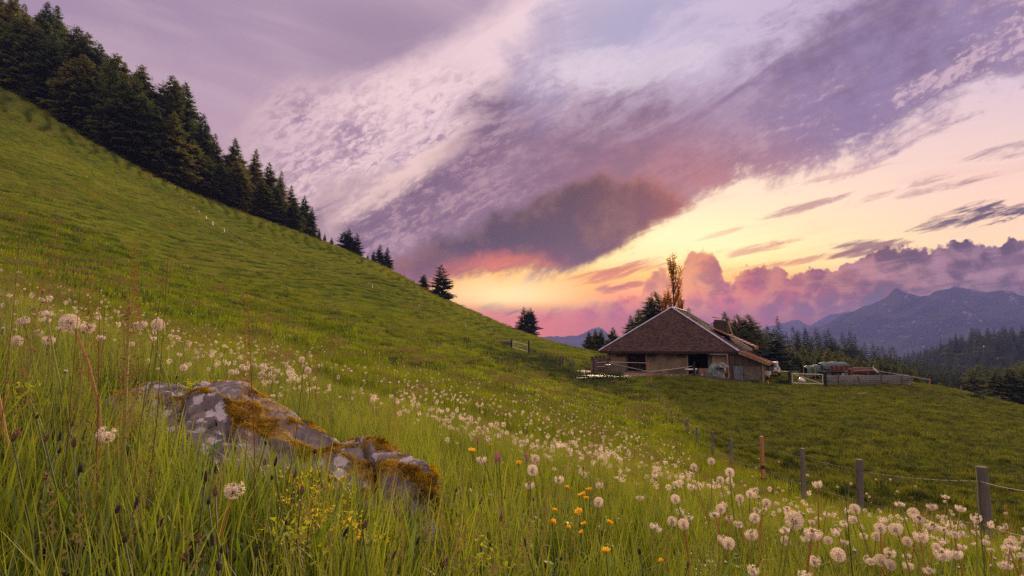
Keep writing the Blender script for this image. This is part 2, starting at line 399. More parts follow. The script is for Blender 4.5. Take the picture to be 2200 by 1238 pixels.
# ------------------------------------------------------------------ numpy noise
_P = np.random.default_rng(3).random((256, 256)).astype(np.float64)
def vnoise(x, y):
    xi = np.floor(x).astype(int); yi = np.floor(y).astype(int)
    fx = x - xi; fy = y - yi
    fx = fx * fx * (3 - 2 * fx); fy = fy * fy * (3 - 2 * fy)
    g = lambda a, b: _P[a & 255, b & 255]
    return (g(xi, yi) * (1 - fx) + g(xi + 1, yi) * fx) * (1 - fy) + (g(xi, yi + 1) * (1 - fx) + g(xi + 1, yi + 1) * fx) * fy
def fbm(x, y, o=4, g=0.5):
    s = 0; a = 1; tot = 0
    for i in range(o):
        s = s + a * vnoise(x * 2 ** i + 17.3 * i, y * 2 ** i + 9.1 * i); tot += a; a *= g
    return s / tot - 0.5
def sstep(a, b, x):
    t = np.clip((x - a) / (b - a), 0, 1); return t * t * (3 - 2 * t)

# ------------------------------------------------------------------ terrain: heights read off sight lines at known distances
def ray(px, py):
    x = (px - CX) / F_PX; v = (CY - py) / F_PX
    return Vector((x, CP - v * SP, SP + v * CP))
def at(px, py, Y):
    d = ray(px, py); return d * (Y / d.y)
TAB = {
 -500: [(2, 900), (4, 640), (8, 540), (20, 440), (50, 240), (90, 30), (120, -60), (200, -60), (350, 300), (900, 780), (6000, 790)],
 0: [(2, 905), (4, 730), (8, 655), (20, 585), (50, 430), (90, 268), (118, 207), (140, 190), (200, 200), (350, 420), (900, 780), (6000, 790)],
 200: [(2, 980), (4, 800), (8, 712), (20, 632), (50, 505), (90, 375), (112, 322), (135, 312), (200, 340), (350, 500), (900, 790), (6000, 790)],
 385: [(2, 1050), (4, 856), (8, 765), (20, 690), (50, 590), (90, 468), (112, 418), (130, 408), (200, 440), (350, 560), (900, 790), (6000, 790)],
 600: [(2, 1120), (4, 915), (8, 815), (20, 742), (50, 652), (90, 558), (125, 500), (140, 488), (200, 510), (350, 620), (900, 800), (6000, 790)],
 800: [(2, 1180), (4, 975), (8, 870), (20, 790), (50, 706), (90, 626), (130, 572), (150, 564), (200, 580), (350, 680), (900, 800), (6000, 790)],
 950: [(2, 1230), (4, 1020), (8, 912), (20, 822), (50, 748), (90, 684), (135, 645), (152, 641), (200, 655), (350, 730), (900, 810), (6000, 790)],
 1100: [(2, 1275), (4, 1065), (8, 955), (20, 862), (50, 792), (85, 753), (130, 712), (150, 706), (200, 715), (350, 780), (900, 810), (6000, 790)],
 1180: [(2, 1300), (4, 1080), (8, 978), (20, 885), (40, 832), (60, 800), (85, 768), (120, 738), (140, 733), (200, 750), (350, 800), (900, 815), (6000, 790)],
 1270: [(2, 1320), (4, 1095), (8, 1000), (20, 915), (40, 852), (52, 832), (57, 824), (63, 810), (80, 785), (105, 762), (122, 755), (160, 765), (350, 830), (900, 815), (6000, 790)],
 1400: [(2, 1350), (4, 1130), (8, 1045), (20, 945), (30, 903), (45, 858), (54, 832), (60, 815), (66, 805), (80, 793), (95, 785), (120, 790), (180, 810), (350, 850), (900, 815), (6000, 790)],
 1500: [(2, 1365), (4, 1155), (8, 1080), (12, 1035), (20, 960), (30, 910), (45, 860), (58, 820), (66, 806), (80, 795), (100, 795), (140, 825), (250, 850), (350, 860), (900, 815), (6000, 790)],
 1620: [(2, 1380), (4, 1180), (8, 1110), (12, 1055), (20, 980), (35, 898), (50, 855), (60, 832), (68, 821), (80, 807), (95, 803), (130, 840), (250, 860), (400, 860), (900, 820), (6000, 790)],
 1800: [(2, 1400), (4, 1215), (8, 1135), (12, 1085), (20, 1000), (35, 905), (50, 858), (60, 834), (67, 820), (74, 810), (84, 803), (100, 825), (150, 880), (250, 895), (400, 870), (900, 820), (6000, 790)],
 1960: [(2, 1420), (4, 1235), (8, 1155), (12, 1100), (20, 1012), (35, 915), (50, 866), (60, 838), (66, 828), (74, 830), (95, 865), (150, 930), (250, 940), (400, 880), (700, 800), (900, 820), (6000, 790)],
 2100: [(2, 1430), (4, 1250), (8, 1170), (12, 1115), (20, 1028), (35, 935), (50, 882), (58, 862), (64, 857), (74, 868), (95, 900), (150, 960), (250, 950), (400, 860), (620, 757), (900, 820), (6000, 790)],
 2200: [(2, 1440), (4, 1260), (8, 1180), (12, 1128), (20, 1040), (35, 948), (48, 902), (56, 884), (62, 881), (74, 895), (95, 925), (150, 985), (250, 960), (400, 860), (620, 752), (900, 820), (6000, 790)],
 2700: [(2, 1500), (4, 1340), (8, 1250), (12, 1200), (20, 1120), (35, 1040), (48, 1000), (56, 990), (74, 1000), (150, 1090), (250, 1050), (620, 760), (900, 820), (6000, 790)],
}
def pchip(x, y, xq):
    x = np.asarray(x, float); y = np.asarray(y, float)
    h = np.diff(x); d = np.diff(y) / h; m = np.zeros(len(x))
    for i in range(1, len(x) - 1):
        if d[i - 1] * d[i] > 0:
            w1, w2 = 2 * h[i] + h[i - 1], h[i] + 2 * h[i - 1]
            m[i] = (w1 + w2) / (w1 / d[i - 1] + w2 / d[i])
    m[0], m[-1] = d[0], d[-1]
    xq = np.clip(xq, x[0], x[-1]); i = np.clip(np.searchsorted(x, xq) - 1, 0, len(x) - 2)
    t = (xq - x[i]) / h[i]
    return ((1 + 2 * t) * (1 - t) ** 2 * y[i] + t * (1 - t) ** 2 * h[i] * m[i] + t * t * (3 - 2 * t) * y[i + 1] + t * t * (t - 1) * h[i] * m[i + 1])
_LR = np.linspace(math.log(1.5), math.log(7000), 400)
_pxs = sorted(TAB); _th0 = np.array([math.atan((p - CX) / F_PX) for p in _pxs])
_rows = []
for p in _pxs:
    cs = math.cos(math.atan((p - CX) / F_PX)); L = []; Sl = []
    for Y, py in TAB[p]:
        v = at(p, py, Y); L.append(math.log(Y / cs)); Sl.append(v.z / (Y / cs))
    _rows.append(pchip(L, Sl, _LR))
_rows = np.array(_rows)
_TH = np.linspace(_th0[0], _th0[-1], 260)
_G = np.array([pchip(_th0, _rows[:, j], _TH) for j in range(len(_LR))]).T    # theta x r
# soften across columns
for _ in range(5): _G[1:-1] = 0.25 * _G[:-2] + 0.5 * _G[1:-1] + 0.25 * _G[2:]
_U = None
YARD_Z = None
def base_height(X, Y):
    X = np.asarray(X, float); Y = np.asarray(Y, float)
    r = np.hypot(X, Y) + 1e-9; th = np.arctan2(X, Y)
    t0, t1 = _TH[0], _TH[-1]
    # behind the camera the ground blends from one side to the other
    wrap = np.where(th > t1, (th - t1) / (2 * math.pi - (t1 - t0)), np.where(th < t0, (th + 2 * math.pi - t1) / (2 * math.pi - (t1 - t0)), -1))
    def look(tt, lr):
        a = np.clip((tt - t0) / (t1 - t0), 0, 1) * (len(_TH) - 1); b = np.clip((lr - _LR[0]) / (_LR[-1] - _LR[0]), 0, 1) * (len(_LR) - 1)
        i = np.minimum(a.astype(int), len(_TH) - 2); j = np.minimum(b.astype(int), len(_LR) - 2); fa = a - i; fb = b - j
        return (_G[i, j] * (1 - fa) + _G[i + 1, j] * fa) * (1 - fb) + (_G[i, j + 1] * (1 - fa) + _G[i + 1, j + 1] * fa) * fb
    lr = np.log(np.maximum(r, 1.5))
    s_in = look(th, lr)
    w = sstep(0, 1, np.clip(wrap, 0, 1))
    s_back = look(np.full_like(th, t1), lr) * (1 - w) + look(np.full_like(th, t0), lr) * w
    zt = np.where(wrap >= 0, s_back, s_in) * r
    zn = -0.66 - 0.06 * Y - 0.26 * X
    k = sstep(2.0, 5.0, r)
    return zn * (1 - k) + zt * k
B0 = at(1588, 755, 70.0)                      # front right eave corner of the barn
PHI = math.radians(28)
BU = Vector((math.cos(PHI), -math.sin(PHI), 0)); BN = Vector((math.sin(PHI), math.cos(PHI), 0))
def fence_x(Y):
    return np.interp(Y, [0, 5.4, 8, 10, 12, 15, 20.5, 27, 35, 43, 51, 60, 70], [4.0, 4.6, 4.95, 5.2, 5.45, 5.9, 6.8, 8.2, 9.8, 11.4, 13.0, 14.6, 15.5])
def detail(X, Y, Z):
    r = np.hypot(X, Y)
    th = np.arctan2(X, Y)
    past = sstep(-0.5, 1.5, X - fence_x(np.clip(Y, 0, 70))) * (Y > 0)         # grazed side of the fence
    far = sstep(110, 260, r)
    hill = sstep(6, 26, Z - (-3.0) + 0.15 * (r - 25)) * (X < 8) * (1 - far)
    # cow-trodden terraces along the contours
    q = Z * 1.15 + 1.6 * fbm(X * 0.05, Y * 0.05, 3) + 0.8 * fbm(X * 0.35, Y * 0.35, 2)
    ter = np.abs((q % 1.0) - 0.5) * 2
    n1 = fbm(X * 0.12, Y * 0.12, 4); n2 = fbm(X * 1.1, Y * 1.1, 3); n3 = fbm(X * 3.1, Y * 3.1, 2)
    h = 0.9 * n1 * sstep(6, 50, r) * (1 - 0.5 * past)
    h = h + hill * (0.42 * ter - 0.2) * (0.6 + 1.2 * (fbm(X * 0.04 + 9, Y * 0.04, 2) + 0.3))
    h = h + (0.22 * n2 + 0.10 * n3) * sstep(2, 9, r) * (1 - far)
    h = h + past * (0.55 * np.abs(n2) + 0.40 * np.abs(n3)) * (1 - far)
    rough = np.exp(-(((X - 4.0) / 6) ** 2 + ((Y - 64) / 15) ** 2))
    h = h + rough * 0.8 * (n2 + n3 * 0.6)
    return h, past, hill, rough, ter
def barn_local(X, Y):
    dx = X - B0.x; dy = Y - B0.y
    return dx * BU.x + dy * BU.y, dx * BN.x + dy * BN.y
YARD = (at(1330, 812, 58), )
def height(X, Y, full=False):
    X = np.asarray(X, float); Y = np.asarray(Y, float)
    Z = base_height(X, Y)
    d, past, hill, rough, ter = detail(X, Y, Z)
    # flat ground under barn and yard
    a, b = barn_local(X, Y)
    flat = sstep(-23.5, -20, a) * sstep(5, 1.0, a) * sstep(0, 4, b - np.interp(a, [-12, -6], [-15.0, -8.0])) * sstep(26, 21, b)
    yard_z = -3.55 + np.clip((a + 9) * -0.075, -1.1, 0.0) * sstep(-9, 2, a) * sstep(9, 1, b)
    Z2 = (Z + d) * (1 - flat) + yard_z * flat
    if full: return Z2, past, hill, rough, ter, flat
    return Z2
def gz(x, y): return float(height(np.array([x]), np.array([y]))[0])
def ground(px, Y, dz=0.0):
    x = (px - CX) / F_PX * Y * 1.0
    # px measured at ground level: solve for the sight line that meets the ground there
    z = gz(x, Y); v = None
    for _ in range(3):
        dep = Y * CP + z * SP
        x = (px - CX) / F_PX * dep; z = gz(x, Y)
    return Vector((x, Y, z + dz))
def proj(p):
    dep = p[1] * CP + p[2] * SP
    return CX + F_PX * p[0] / dep, CY - F_PX * (-p[1] * SP + p[2] * CP) / dep

# ------------------------------------------------------------------ materials
def new_mat(name):
    m = bpy.data.materials.new(name); m.use_nodes = True
    t = m.node_tree; t.nodes.clear()
    out = t.nodes.new('ShaderNodeOutputMaterial'); b = t.nodes.new('ShaderNodeBsdfPrincipled')
    t.links.new(b.outputs[0], out.inputs[0])
    return m, t, b, out
def geo_pos(t):
    return N(t, t.nodes.new('ShaderNodeNewGeometry').outputs['Position'])
def obj_pos(t):
    return N(t, t.nodes.new('ShaderNodeTexCoord').outputs['Object'])
def attr(t, name):
    n = t.nodes.new('ShaderNodeAttribute'); n.attribute_name = name; return N(t, n.outputs['Fac'])
def orand(t): return N(t, t.nodes.new('ShaderNodeObjectInfo').outputs['Random'])
def scaled(t, v, s):
    n = t.nodes.new('ShaderNodeMapping'); t.links.new(v.s, n.inputs['Vector']); n.inputs['Scale'].default_value = s
    return N(t, n.outputs[0])
def setc(t, b, key, v):
    if isinstance(v, N): t.links.new(v.s, b.inputs[key])
    else: b.inputs[key].default_value = v
def bump(t, b, h, strength=0.5, dist=0.05):
    n = t.nodes.new('ShaderNodeBump'); n.inputs['Strength'].default_value = strength; n.inputs['Distance'].default_value = dist
    t.links.new(h.s, n.inputs['Height']); t.links.new(n.outputs[0], b.inputs['Normal'])
def simple(name, c1, c2=None, scale=8.0, rough=0.8, bmp=0.3, stretch=(1, 1, 1), metal=0.0, spec=0.3, pos='obj', dist=0.02):
    m, t, b, out = new_mat(name)
    p = obj_pos(t) if pos == 'obj' else geo_pos(t)
    p = scaled(t, p, stretch)
    n = noise(t, p, scale, 6, 0.62)
    c2 = c2 or tuple(c * 0.6 for c in c1[:3])
    col = mix(t, n.sm(0.32, 0.68), (*c1[:3], 1), (*c2[:3], 1))
    r = orand(t)
    hs = t.nodes.new('ShaderNodeHueSaturation'); t.links.new(col.s, hs.inputs['Color']); t.links.new((r * 0.3 + 0.85).s, hs.inputs['Value'])
    t.links.new(hs.outputs[0], b.inputs['Base Color'])
    b.inputs['Roughness'].default_value = rough; b.inputs['Metallic'].default_value = metal; b.inputs['Specular IOR Level'].default_value = spec
    if bmp: bump(t, b, n, bmp, dist)
    return m
def leafy(name, cols, trans=0.45, rough=0.6, posamt=0.5, noise_scale=0.25, tipc=None, spec=0.25):
    """foliage: colour varies by instance, place and along the blade"""
    m, t, b, out = new_mat(name)
    r = orand(t); p = geo_pos(t)
    n = noise(t, p, noise_scale, 4, 0.6)
    k = (r * (1 - posamt) + n.sm(0.37, 0.63) * posamt)
    col = ramp(t, k, [(i / (len(cols) - 1), (*c[:3], 1)) for i, c in enumerate(cols)])
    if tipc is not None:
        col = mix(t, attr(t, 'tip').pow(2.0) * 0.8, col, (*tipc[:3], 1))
    t.links.new(col.s, b.inputs['Base Color'])
    b.inputs['Roughness'].default_value = rough; b.inputs['Specular IOR Level'].default_value = spec
    tr = t.nodes.new('ShaderNodeBsdfTranslucent')
    hs = t.nodes.new('ShaderNodeHueSaturation'); hs.inputs['Value'].default_value = 1.25; hs.inputs['Saturation'].default_value = 1.1
    t.links.new(col.s, hs.inputs['Color']); t.links.new(hs.outputs[0], tr.inputs[0])
    mx = t.nodes.new('ShaderNodeMixShader'); mx.inputs[0].default_value = trans
    t.links.new(b.outputs[0], mx.inputs[1]); t.links.new(tr.outputs[0], mx.inputs[2]); t.links.new(mx.outputs[0], out.inputs[0])
    return m

def ground_material():
    m, t, b, out = new_mat('meadow_ground')
    p = geo_pos(t)
    n0 = noise(t, p, 0.05, 4, 0.6); n1 = noise(t, p, 0.5, 6, 0.65); n2 = noise(t, p, 5.0, 5, 0.7); n3 = noise(t, p, 0.16, 5, 0.6)
    g = ramp(t, n1 * 0.6 + n2 * 0.4, [(0.30, (0.030, 0.052, 0.008, 1)), (0.5, (0.082, 0.118, 0.014, 1)), (0.7, (0.150, 0.180, 0.024, 1))])
    g = mix(t, n0.sm(0.42, 0.60) * 0.6, g, (0.165, 0.190, 0.020, 1))
    # seed heads tint parts of the meadow reddish brown
    red = n3.sm(0.48, 0.66) * (attr(t, 'pasture')._m('SUBTRACT', 1.0)._m('MULTIPLY', -1.0))
    g = mix(t, red * 0.5, g, (0.15, 0.105, 0.035, 1))
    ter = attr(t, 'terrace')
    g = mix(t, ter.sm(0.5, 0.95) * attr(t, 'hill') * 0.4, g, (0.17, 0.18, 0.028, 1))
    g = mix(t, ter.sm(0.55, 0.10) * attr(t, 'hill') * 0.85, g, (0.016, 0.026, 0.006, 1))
    pg = ramp(t, n1 * 0.35 + n2 * 0.65, [(0.34, (0.020, 0.028, 0.005, 1)), (0.48, (0.062, 0.076, 0.012, 1)), (0.66, (0.15, 0.15, 0.026, 1))])
    pg = mix(t, n3.sm(0.5, 0.68) * 0.4, pg, (0.10, 0.085, 0.035, 1))
    g = mix(t, attr(t, 'pasture'), g, pg)
    g = mix(t, attr(t, 'rough') * n1.sm(0.42, 0.6) * 0.8, g, (0.045, 0.045, 0.018, 1))
    mudc = ramp(t, n2, [(0.3, (0.030, 0.021, 0.016, 1)), (0.7, (0.085, 0.058, 0.042, 1))])
    g = mix(t, (attr(t, 'mud') + (n1 - 0.5) * 1.5).sm(0.35, 0.6), g, mudc)
    far = attr(t, 'far')
    g = mix(t, far, g, (0.028, 0.045, 0.020, 1))
    t.links.new(g.s, b.inputs['Base Color'])
    b.inputs['Roughness'].default_value = 0.9; b.inputs['Specular IOR Level'].default_value = 0.0
    bump(t, b, n2 * 0.6 + n1 * 0.8, 0.9, 0.25)
    return m
M_GROUND = ground_material()

def build_terrain():
    th = np.concatenate([np.linspace(-math.pi, -0.86, 40, endpoint=False), np.linspace(-0.86, 0.86, 640), np.linspace(0.86, math.pi, 41)[1:]])
    r = np.concatenate([np.exp(np.linspace(math.log(0.25), math.log(12), 90, endpoint=False)),
                        np.exp(np.linspace(math.log(12), math.log(125), 430, endpoint=False)),
                        np.exp(np.linspace(math.log(125), math.log(4400), 90))])
    T, R = np.meshgrid(th, r)
    X = R * np.sin(T); Y = R * np.cos(T)
    Z, past, hill, rough, ter, flat = height(X, Y, full=True)
    nr, nt = T.shape
    V = np.stack([X.ravel(), Y.ravel(), Z.ravel()], 1)
    idx = np.arange(nr * nt).reshape(nr, nt)
    F = np.stack([idx[:-1, :-1].ravel(), idx[:-1, 1:].ravel(), idx[1:, 1:].ravel(), idx[1:, :-1].ravel()], 1)
    # close the hole at the middle
    V = np.vstack([V, [[0, 0, float(height(np.array([0.0]), np.array([0.0]))[0])]]])
    c = len(V) - 1
    F3 = np.stack([np.full(nt - 1, c), idx[0, 1:], idx[0, :-1]], 1)
    a, b = barn_local(X, Y)
    mud = sstep(-13, -8, a) * sstep(3, -1, a) * sstep(-15, -10, b) * sstep(0.5, -1, b) * 0.95
    path = np.exp(-((X - np.interp(Y, [40, 50, 62], [22.5, 24.5, 26.5])) / 1.3) ** 2) * sstep(42, 48, Y) * sstep(62, 56, Y) * 0.4
    mud = np.maximum(mud, path)
    mud = np.maximum(mud, np.exp(-(((X - 9.0) / 5) ** 2 + ((Y - 57) / 2.5) ** 2)) * 0.7)
    z1 = lambda A: np.append(A.ravel(), 0.0)
    far = sstep(110, 170, R) * (1 - hill)
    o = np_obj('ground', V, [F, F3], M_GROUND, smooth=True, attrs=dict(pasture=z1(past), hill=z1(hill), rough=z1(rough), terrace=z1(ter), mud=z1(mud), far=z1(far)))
    tag(o, 'rolling alpine meadow with a grazed pasture right of the fence', kind='structure')
build_terrain()

# ------------------------------------------------------------------ distant mountains
def mountain(name, Y, pts, depth, seed, label, mat, base=-60):
    px = np.array([p[0] for p in pts], float); py = np.array([p[1] for p in pts], float)
    xq = np.linspace(px[0], px[-1], 260)
    yq = np.interp(xq, px, py)
    jit = fbm(xq * 0.035 + seed, xq * 0 + seed, 5, 0.6) * 12
    ridge = [at(a, b + j, Y) for a, b, j in zip(xq, yq, jit)]
    nv = 70; V = []
    for i, p in enumerate(ridge):
        for j in range(-nv // 3, nv):
            k = j / nv
            s = abs(k)
            # slope falls towards the camera and behind, with gullies
            d = k * depth
            gul = float(fbm(np.array([p.x * 0.006 + seed]), np.array([d * 0.0025]), 5, 0.55)[0])
            z = p.z - (p.z - base) * (s ** 0.82) + gul * (p.z - base) * 0.85 * min(1, s * 6) * (1 - s)
            V.append((p.x + gul * 60 * min(1, s * 5), p.y - d, z))
    n = nv - (-nv // 3); m_ = len(ridge)
    idx = np.arange(m_ * n).reshape(m_, n)
    F = np.stack([idx[:-1, :-1].ravel(), idx[:-1, 1:].ravel(), idx[1:, 1:].ravel(), idx[1:, :-1].ravel()], 1)
    o = np_obj(name, V, [F], mat, smooth=True)
    tag(o, label, kind='structure')
def mountain_mat():
    m, t, b, out = new_mat('mountain_slopes')
    p = geo_pos(t)
    n = noise(t, p, 0.006, 8, 0.65); n2 = noise(t, scaled(t, p, (1, 1, 0.4)), 0.03, 6, 0.65)
    geo = t.nodes.new('ShaderNodeNewGeometry'); sp = t.nodes.new('ShaderNodeSeparateXYZ'); t.links.new(geo.outputs['Normal'], sp.inputs[0])
    c = mix(t, n.sm(0.46, 0.56), (0.014, 0.018, 0.026, 1), (0.040, 0.048, 0.036, 1))
    c = mix(t, n2.sm(0.60, 0.68), c, (0.20, 0.19, 0.20, 1))
    t.links.new(c.s, b.inputs['Base Color']); b.inputs['Roughness'].default_value = 0.95; b.inputs['Specular IOR Level'].default_value = 0.0
    return m
M_MTN = mountain_mat()
mountain('mountain', 3000, [(1700, 770), (1722, 735), (1760, 705), (1800, 688), (1830, 672), (1850, 660), (1868, 652), (1880, 648), (1893, 643), (1905, 638), (1914, 629), (1921, 620), (1930, 620), (1940, 627), (1955, 632), (1975, 637), (1995, 635), (2015, 626), (2040, 620), (2065, 620), (2085, 621), (2105, 630), (2130, 640), (2160, 646), (2200, 649), (2300, 660), (2420, 640), (2560, 690), (2800, 740)], 1500, 5.0, 'broad blue mountain with a pointed summit on the horizon', M_MTN)
mountain('mountain', 4900, [(1560, 760), (1600, 738), (1640, 706), (1680, 694), (1716, 688), (1740, 698), (1790, 672), (1840, 668), (1900, 690), (2000, 720)], 1500, 9.0, 'faint low mountain behind the dark spruces right of the barn', M_MTN)
mountain('mountain', 5000, [(1020, 770), (1090, 745), (1130, 732), (1165, 722), (1200, 724), (1240, 722), (1268, 710), (1283, 703), (1292, 706), (1310, 718), (1345, 722), (1375, 714), (1420, 716), (1470, 705), (1540, 694), (1600, 712), (1680, 740)], 1600, 2.0, 'faint violet ridge left of the barn roof', M_MTN)

# valley air
def build_haze():
    m = bpy.data.materials.new('haze'); m.use_nodes = True; t = m.node_tree; t.nodes.clear()
    out = t.nodes.new('ShaderNodeOutputMaterial'); v = t.nodes.new('ShaderNodeVolumePrincipled')
    v.inputs['Color'].default_value = (0.24, 0.28, 0.72, 1)
    v.inputs['Density'].default_value = HAZE_D
    v.inputs['Anisotropy'].default_value = 0.0
    t.links.new(v.outputs[0], out.inputs['Volume'])
    me = MB().box((0, 950, -10), (9200, 11200, 860)).mesh('haze', m)
    o = link(bpy.data.objects.new('haze', me))
    tag(o, 'thin violet evening haze filling the valley', kind='stuff')
build_haze()

# ------------------------------------------------------------------ spruces
M_BARK = simple('spruce_bark', (0.060, 0.040, 0.028), (0.022, 0.016, 0.012), 3.0, 0.9, 0.8, (1, 1, 0.2))
M_NEEDLE = leafy('spruce_needles', [(0.044, 0.070, 0.030), (0.090, 0.112, 0.036), (0.185, 0.165, 0.048)], 0.45, 0.7, 0.35, 0.15, spec=0.08)
M_NEEDLE2 = leafy('dark_spruce_needles', [(0.028, 0.046, 0.032), (0.044, 0.064, 0.040)], 0.3, 0.7, 0.35, 0.1, spec=0.08)
M_DECID = leafy('pale_tree_leaves', [(0.04, 0.065, 0.022), (0.07, 0.10, 0.030)], 0.4, 0.6, 0.4, 0.2)
M_POPLAR = leafy('poplar_leaves', [(0.26, 0.11, 0.012), (0.42, 0.19, 0.018)], 0.65, 0.5, 0.3, 0.3)  # orange glow of the sun behind the crown put into the leaf colour
def spruce_arrays(h, rad, seed, whorls, per, sprigs, bare=0.06, tops=1, droop=0.35, shape=0.9):
    g = np.random.default_rng(seed)
    O, D, W, L = [], [], [], []                 # sprig origin, direction, side vector, length
    tops_l = [(0.0, 0.0, 1.0, 0.0)] + [(g.uniform(-1, 1) * rad * 0.5, g.uniform(-1, 1) * rad * 0.4, g.uniform(0.82, 0.95), 0.5) for _ in range(tops - 1)]
    for (ox, oy, hs, start) in tops_l:
        for i in range(whorls):
            f = i / (whorls - 1)
            if f < start: continue
            z = h * hs * (bare + (1 - bare) * f ** 0.9) - 0.1
            R = rad * (1 - f) ** (shape * 0.82) * (0.78 + 0.44 * g.random()) * min(1.0, 0.55 + f * 5) + 0.15
            n = max(5, int(per * 1.4 * (1 - 0.4 * f)))
            for k in range(n):
                a = g.random() * 6.283
                Rb = R * g.uniform(0.62, 1.18)
                if g.random() < 0.05: Rb *= 1.25
                up = 0.25 * f + 0.05; dr = droop * (1 - 0.7 * f)
                ca, sa = math.cos(a), math.sin(a)
                m = max(5, int(2.2 * sprigs * Rb / rad) + 4)
                for q in range(m):
                    s = (q + g.random() * 0.6) / m
                    rr = Rb * (0.12 + 0.88 * s)
                    zz = z + Rb * (up * s - dr * s * s + 0.12 * s ** 4) + g.normal() * 0.13
                    side = (q % 2) * 2 - 1
                    ss = (0.20 + 0.5 * (1 - s)) * Rb * 0.42 + 0.10
                    ang = side * g.uniform(0.35, 0.95) if q < m - 1 else 0.0
                    dx = ca * math.cos(ang) - sa * math.sin(ang); dy = sa * math.cos(ang) + ca * math.sin(ang)
                    O.append((ox + ca * rr, oy + sa * rr, zz)); D.append((dx, dy, -0.35 - 0.5 * g.random() * (1 - f)))
                    L.append(ss * g.uniform(0.8, 1.3)); W.append(ss * g.uniform(0.28, 0.50))
    for (ox, oy, hs, start) in tops_l:
        for k in range(10):
            O.append((ox, oy, h * hs - 0.35 - 0.12 * k)); a = g.random() * 6.28
            D.append((math.cos(a) * 0.8, math.sin(a) * 0.8, 0.7)); L.append(0.3 + 0.06 * k); W.append(0.07)
    O = np.array(O); D = np.array(D); L = np.array(L)[:, None]; W = np.array(W)[:, None]
    D /= np.linalg.norm(D, axis=1)[:, None]
    up = np.array([0, 0, 1.0]) + g.normal(size=D.shape) * 0.35
    S = np.cross(D, up); S /= np.linalg.norm(S, axis=1)[:, None]
    Nn = np.cross(S, D)
    droopv = Nn * 0
    v0 = O; v1 = O + D * L * 0.45 + S * W; v2 = O + D * L * 0.45 - S * W; v3 = O + D * L
    v1 = v1 + Nn * -0.3 * W; v2 = v2 + Nn * -0.3 * W
    n = len(O); V = np.stack([v0, v1, v3, v2], 1).reshape(-1, 3)
    i = np.arange(n)[:, None] * 4
    F = np.concatenate([i + [0, 1, 2], i + [0, 2, 3]])
    return V, F
def trunk_mesh(name, h, r, seed, mat):
    g = random.Random(seed)
    pts = [(g.uniform(-1, 1) * 0.02 * h * i / 8, g.uniform(-1, 1) * 0.02 * h * i / 8, h * 0.97 * i / 8 - (0.5 if i == 0 else 0)) for i in range(9)]
    return MB().tube(pts, [r * (1 - 0.93 * i / 8) for i in range(9)], 8).mesh(name, mat, True)
SPRUCES = []
for k, (rad, wh, per, sp, tops, droop, shape) in enumerate([
        (3.6, 46, 10, 13, 1, 0.42, 0.85), (4.2, 42, 10, 14, 1, 0.5, 0.75), (3.1, 50, 9, 12, 1, 0.35, 0.95),
        (4.0, 44, 10, 14, 2, 0.45, 0.8), (2.8, 46, 8, 12, 1, 0.3, 1.0), (3.9, 40, 10, 13, 3, 0.45, 0.7)]):
    V, F = spruce_arrays(20, rad, 100 + k, wh, per, sp, tops=tops, droop=droop, shape=shape)
    SPRUCES.append((np_mesh('crown', V, [F], (M_NEEDLE,)), trunk_mesh('trunk', 19.4, 0.28, k, M_BARK)))
# open, layered solitary spruces (sky shows between the limbs)
for k, (rad, wh, per, sp, tops, droop, shape) in enumerate([(5.2, 24, 8, 20, 1, 0.22, 0.8), (4.6, 26, 8, 18, 2, 0.22, 0.75)]):
    V, F = spruce_arrays(20, rad, 200 + k, wh, per, sp, tops=tops, droop=droop, shape=shape, bare=0.04)
    SPRUCES.append((np_mesh('crown', V, [F], (M_NEEDLE2,)), trunk_mesh('trunk', 19.4, 0.3, 50 + k, M_BARK)))
# light far copy
FARM = []
for k in range(3):
    V, F = spruce_arrays(20, 3.6 + 0.3 * k, 300 + k, 24, 7, 6, droop=0.4)
    FARM.append((np_mesh('crown', V, [F], (M_NEEDLE2,)), trunk_mesh('trunk', 19.2, 0.28, 70 + k, M_BARK)))
def put_tree(variant, loc, h, rz, label, group, wide=1.0, name='spruce_tree', cat='tree'):
    cr, tr = variant
    o = empty(name, loc, rz, label, cat, group)
    s = h / 20.0
    for nm, me in (('trunk', tr), ('crown', cr)):
        c = bpy.data.objects.new(nm, me); link(c, o); c.scale = (s * wide * 1.35, s * wide * 1.35, s)
    return o
def tree_px(px, top, Y, variant, label, group, wide=1.0, dz=-0.4, **kw):
    p = ground(px, Y, dz)
    dep = p.y * CP + (at(px, top, Y).z) * SP
    h = at(px, top, Y).z - p.z
    return put_tree(SPRUCES[variant] if isinstance(variant, int) else variant, p, h, random.uniform(0, 6.28), label, group, wide, **kw)

ORD = ['first', 'second', 'third', 'fourth', 'fifth', 'sixth', 'seventh', 'eighth', 'ninth', 'tenth', 'eleventh', 'twelfth']
_cnt = {}
def nth(zone):
    """ordinal from the left inside a named zone (the loops run from left to right)"""
    _cnt[zone] = _cnt.get(zone, -1) + 1; return ORD[min(11, _cnt[zone])]
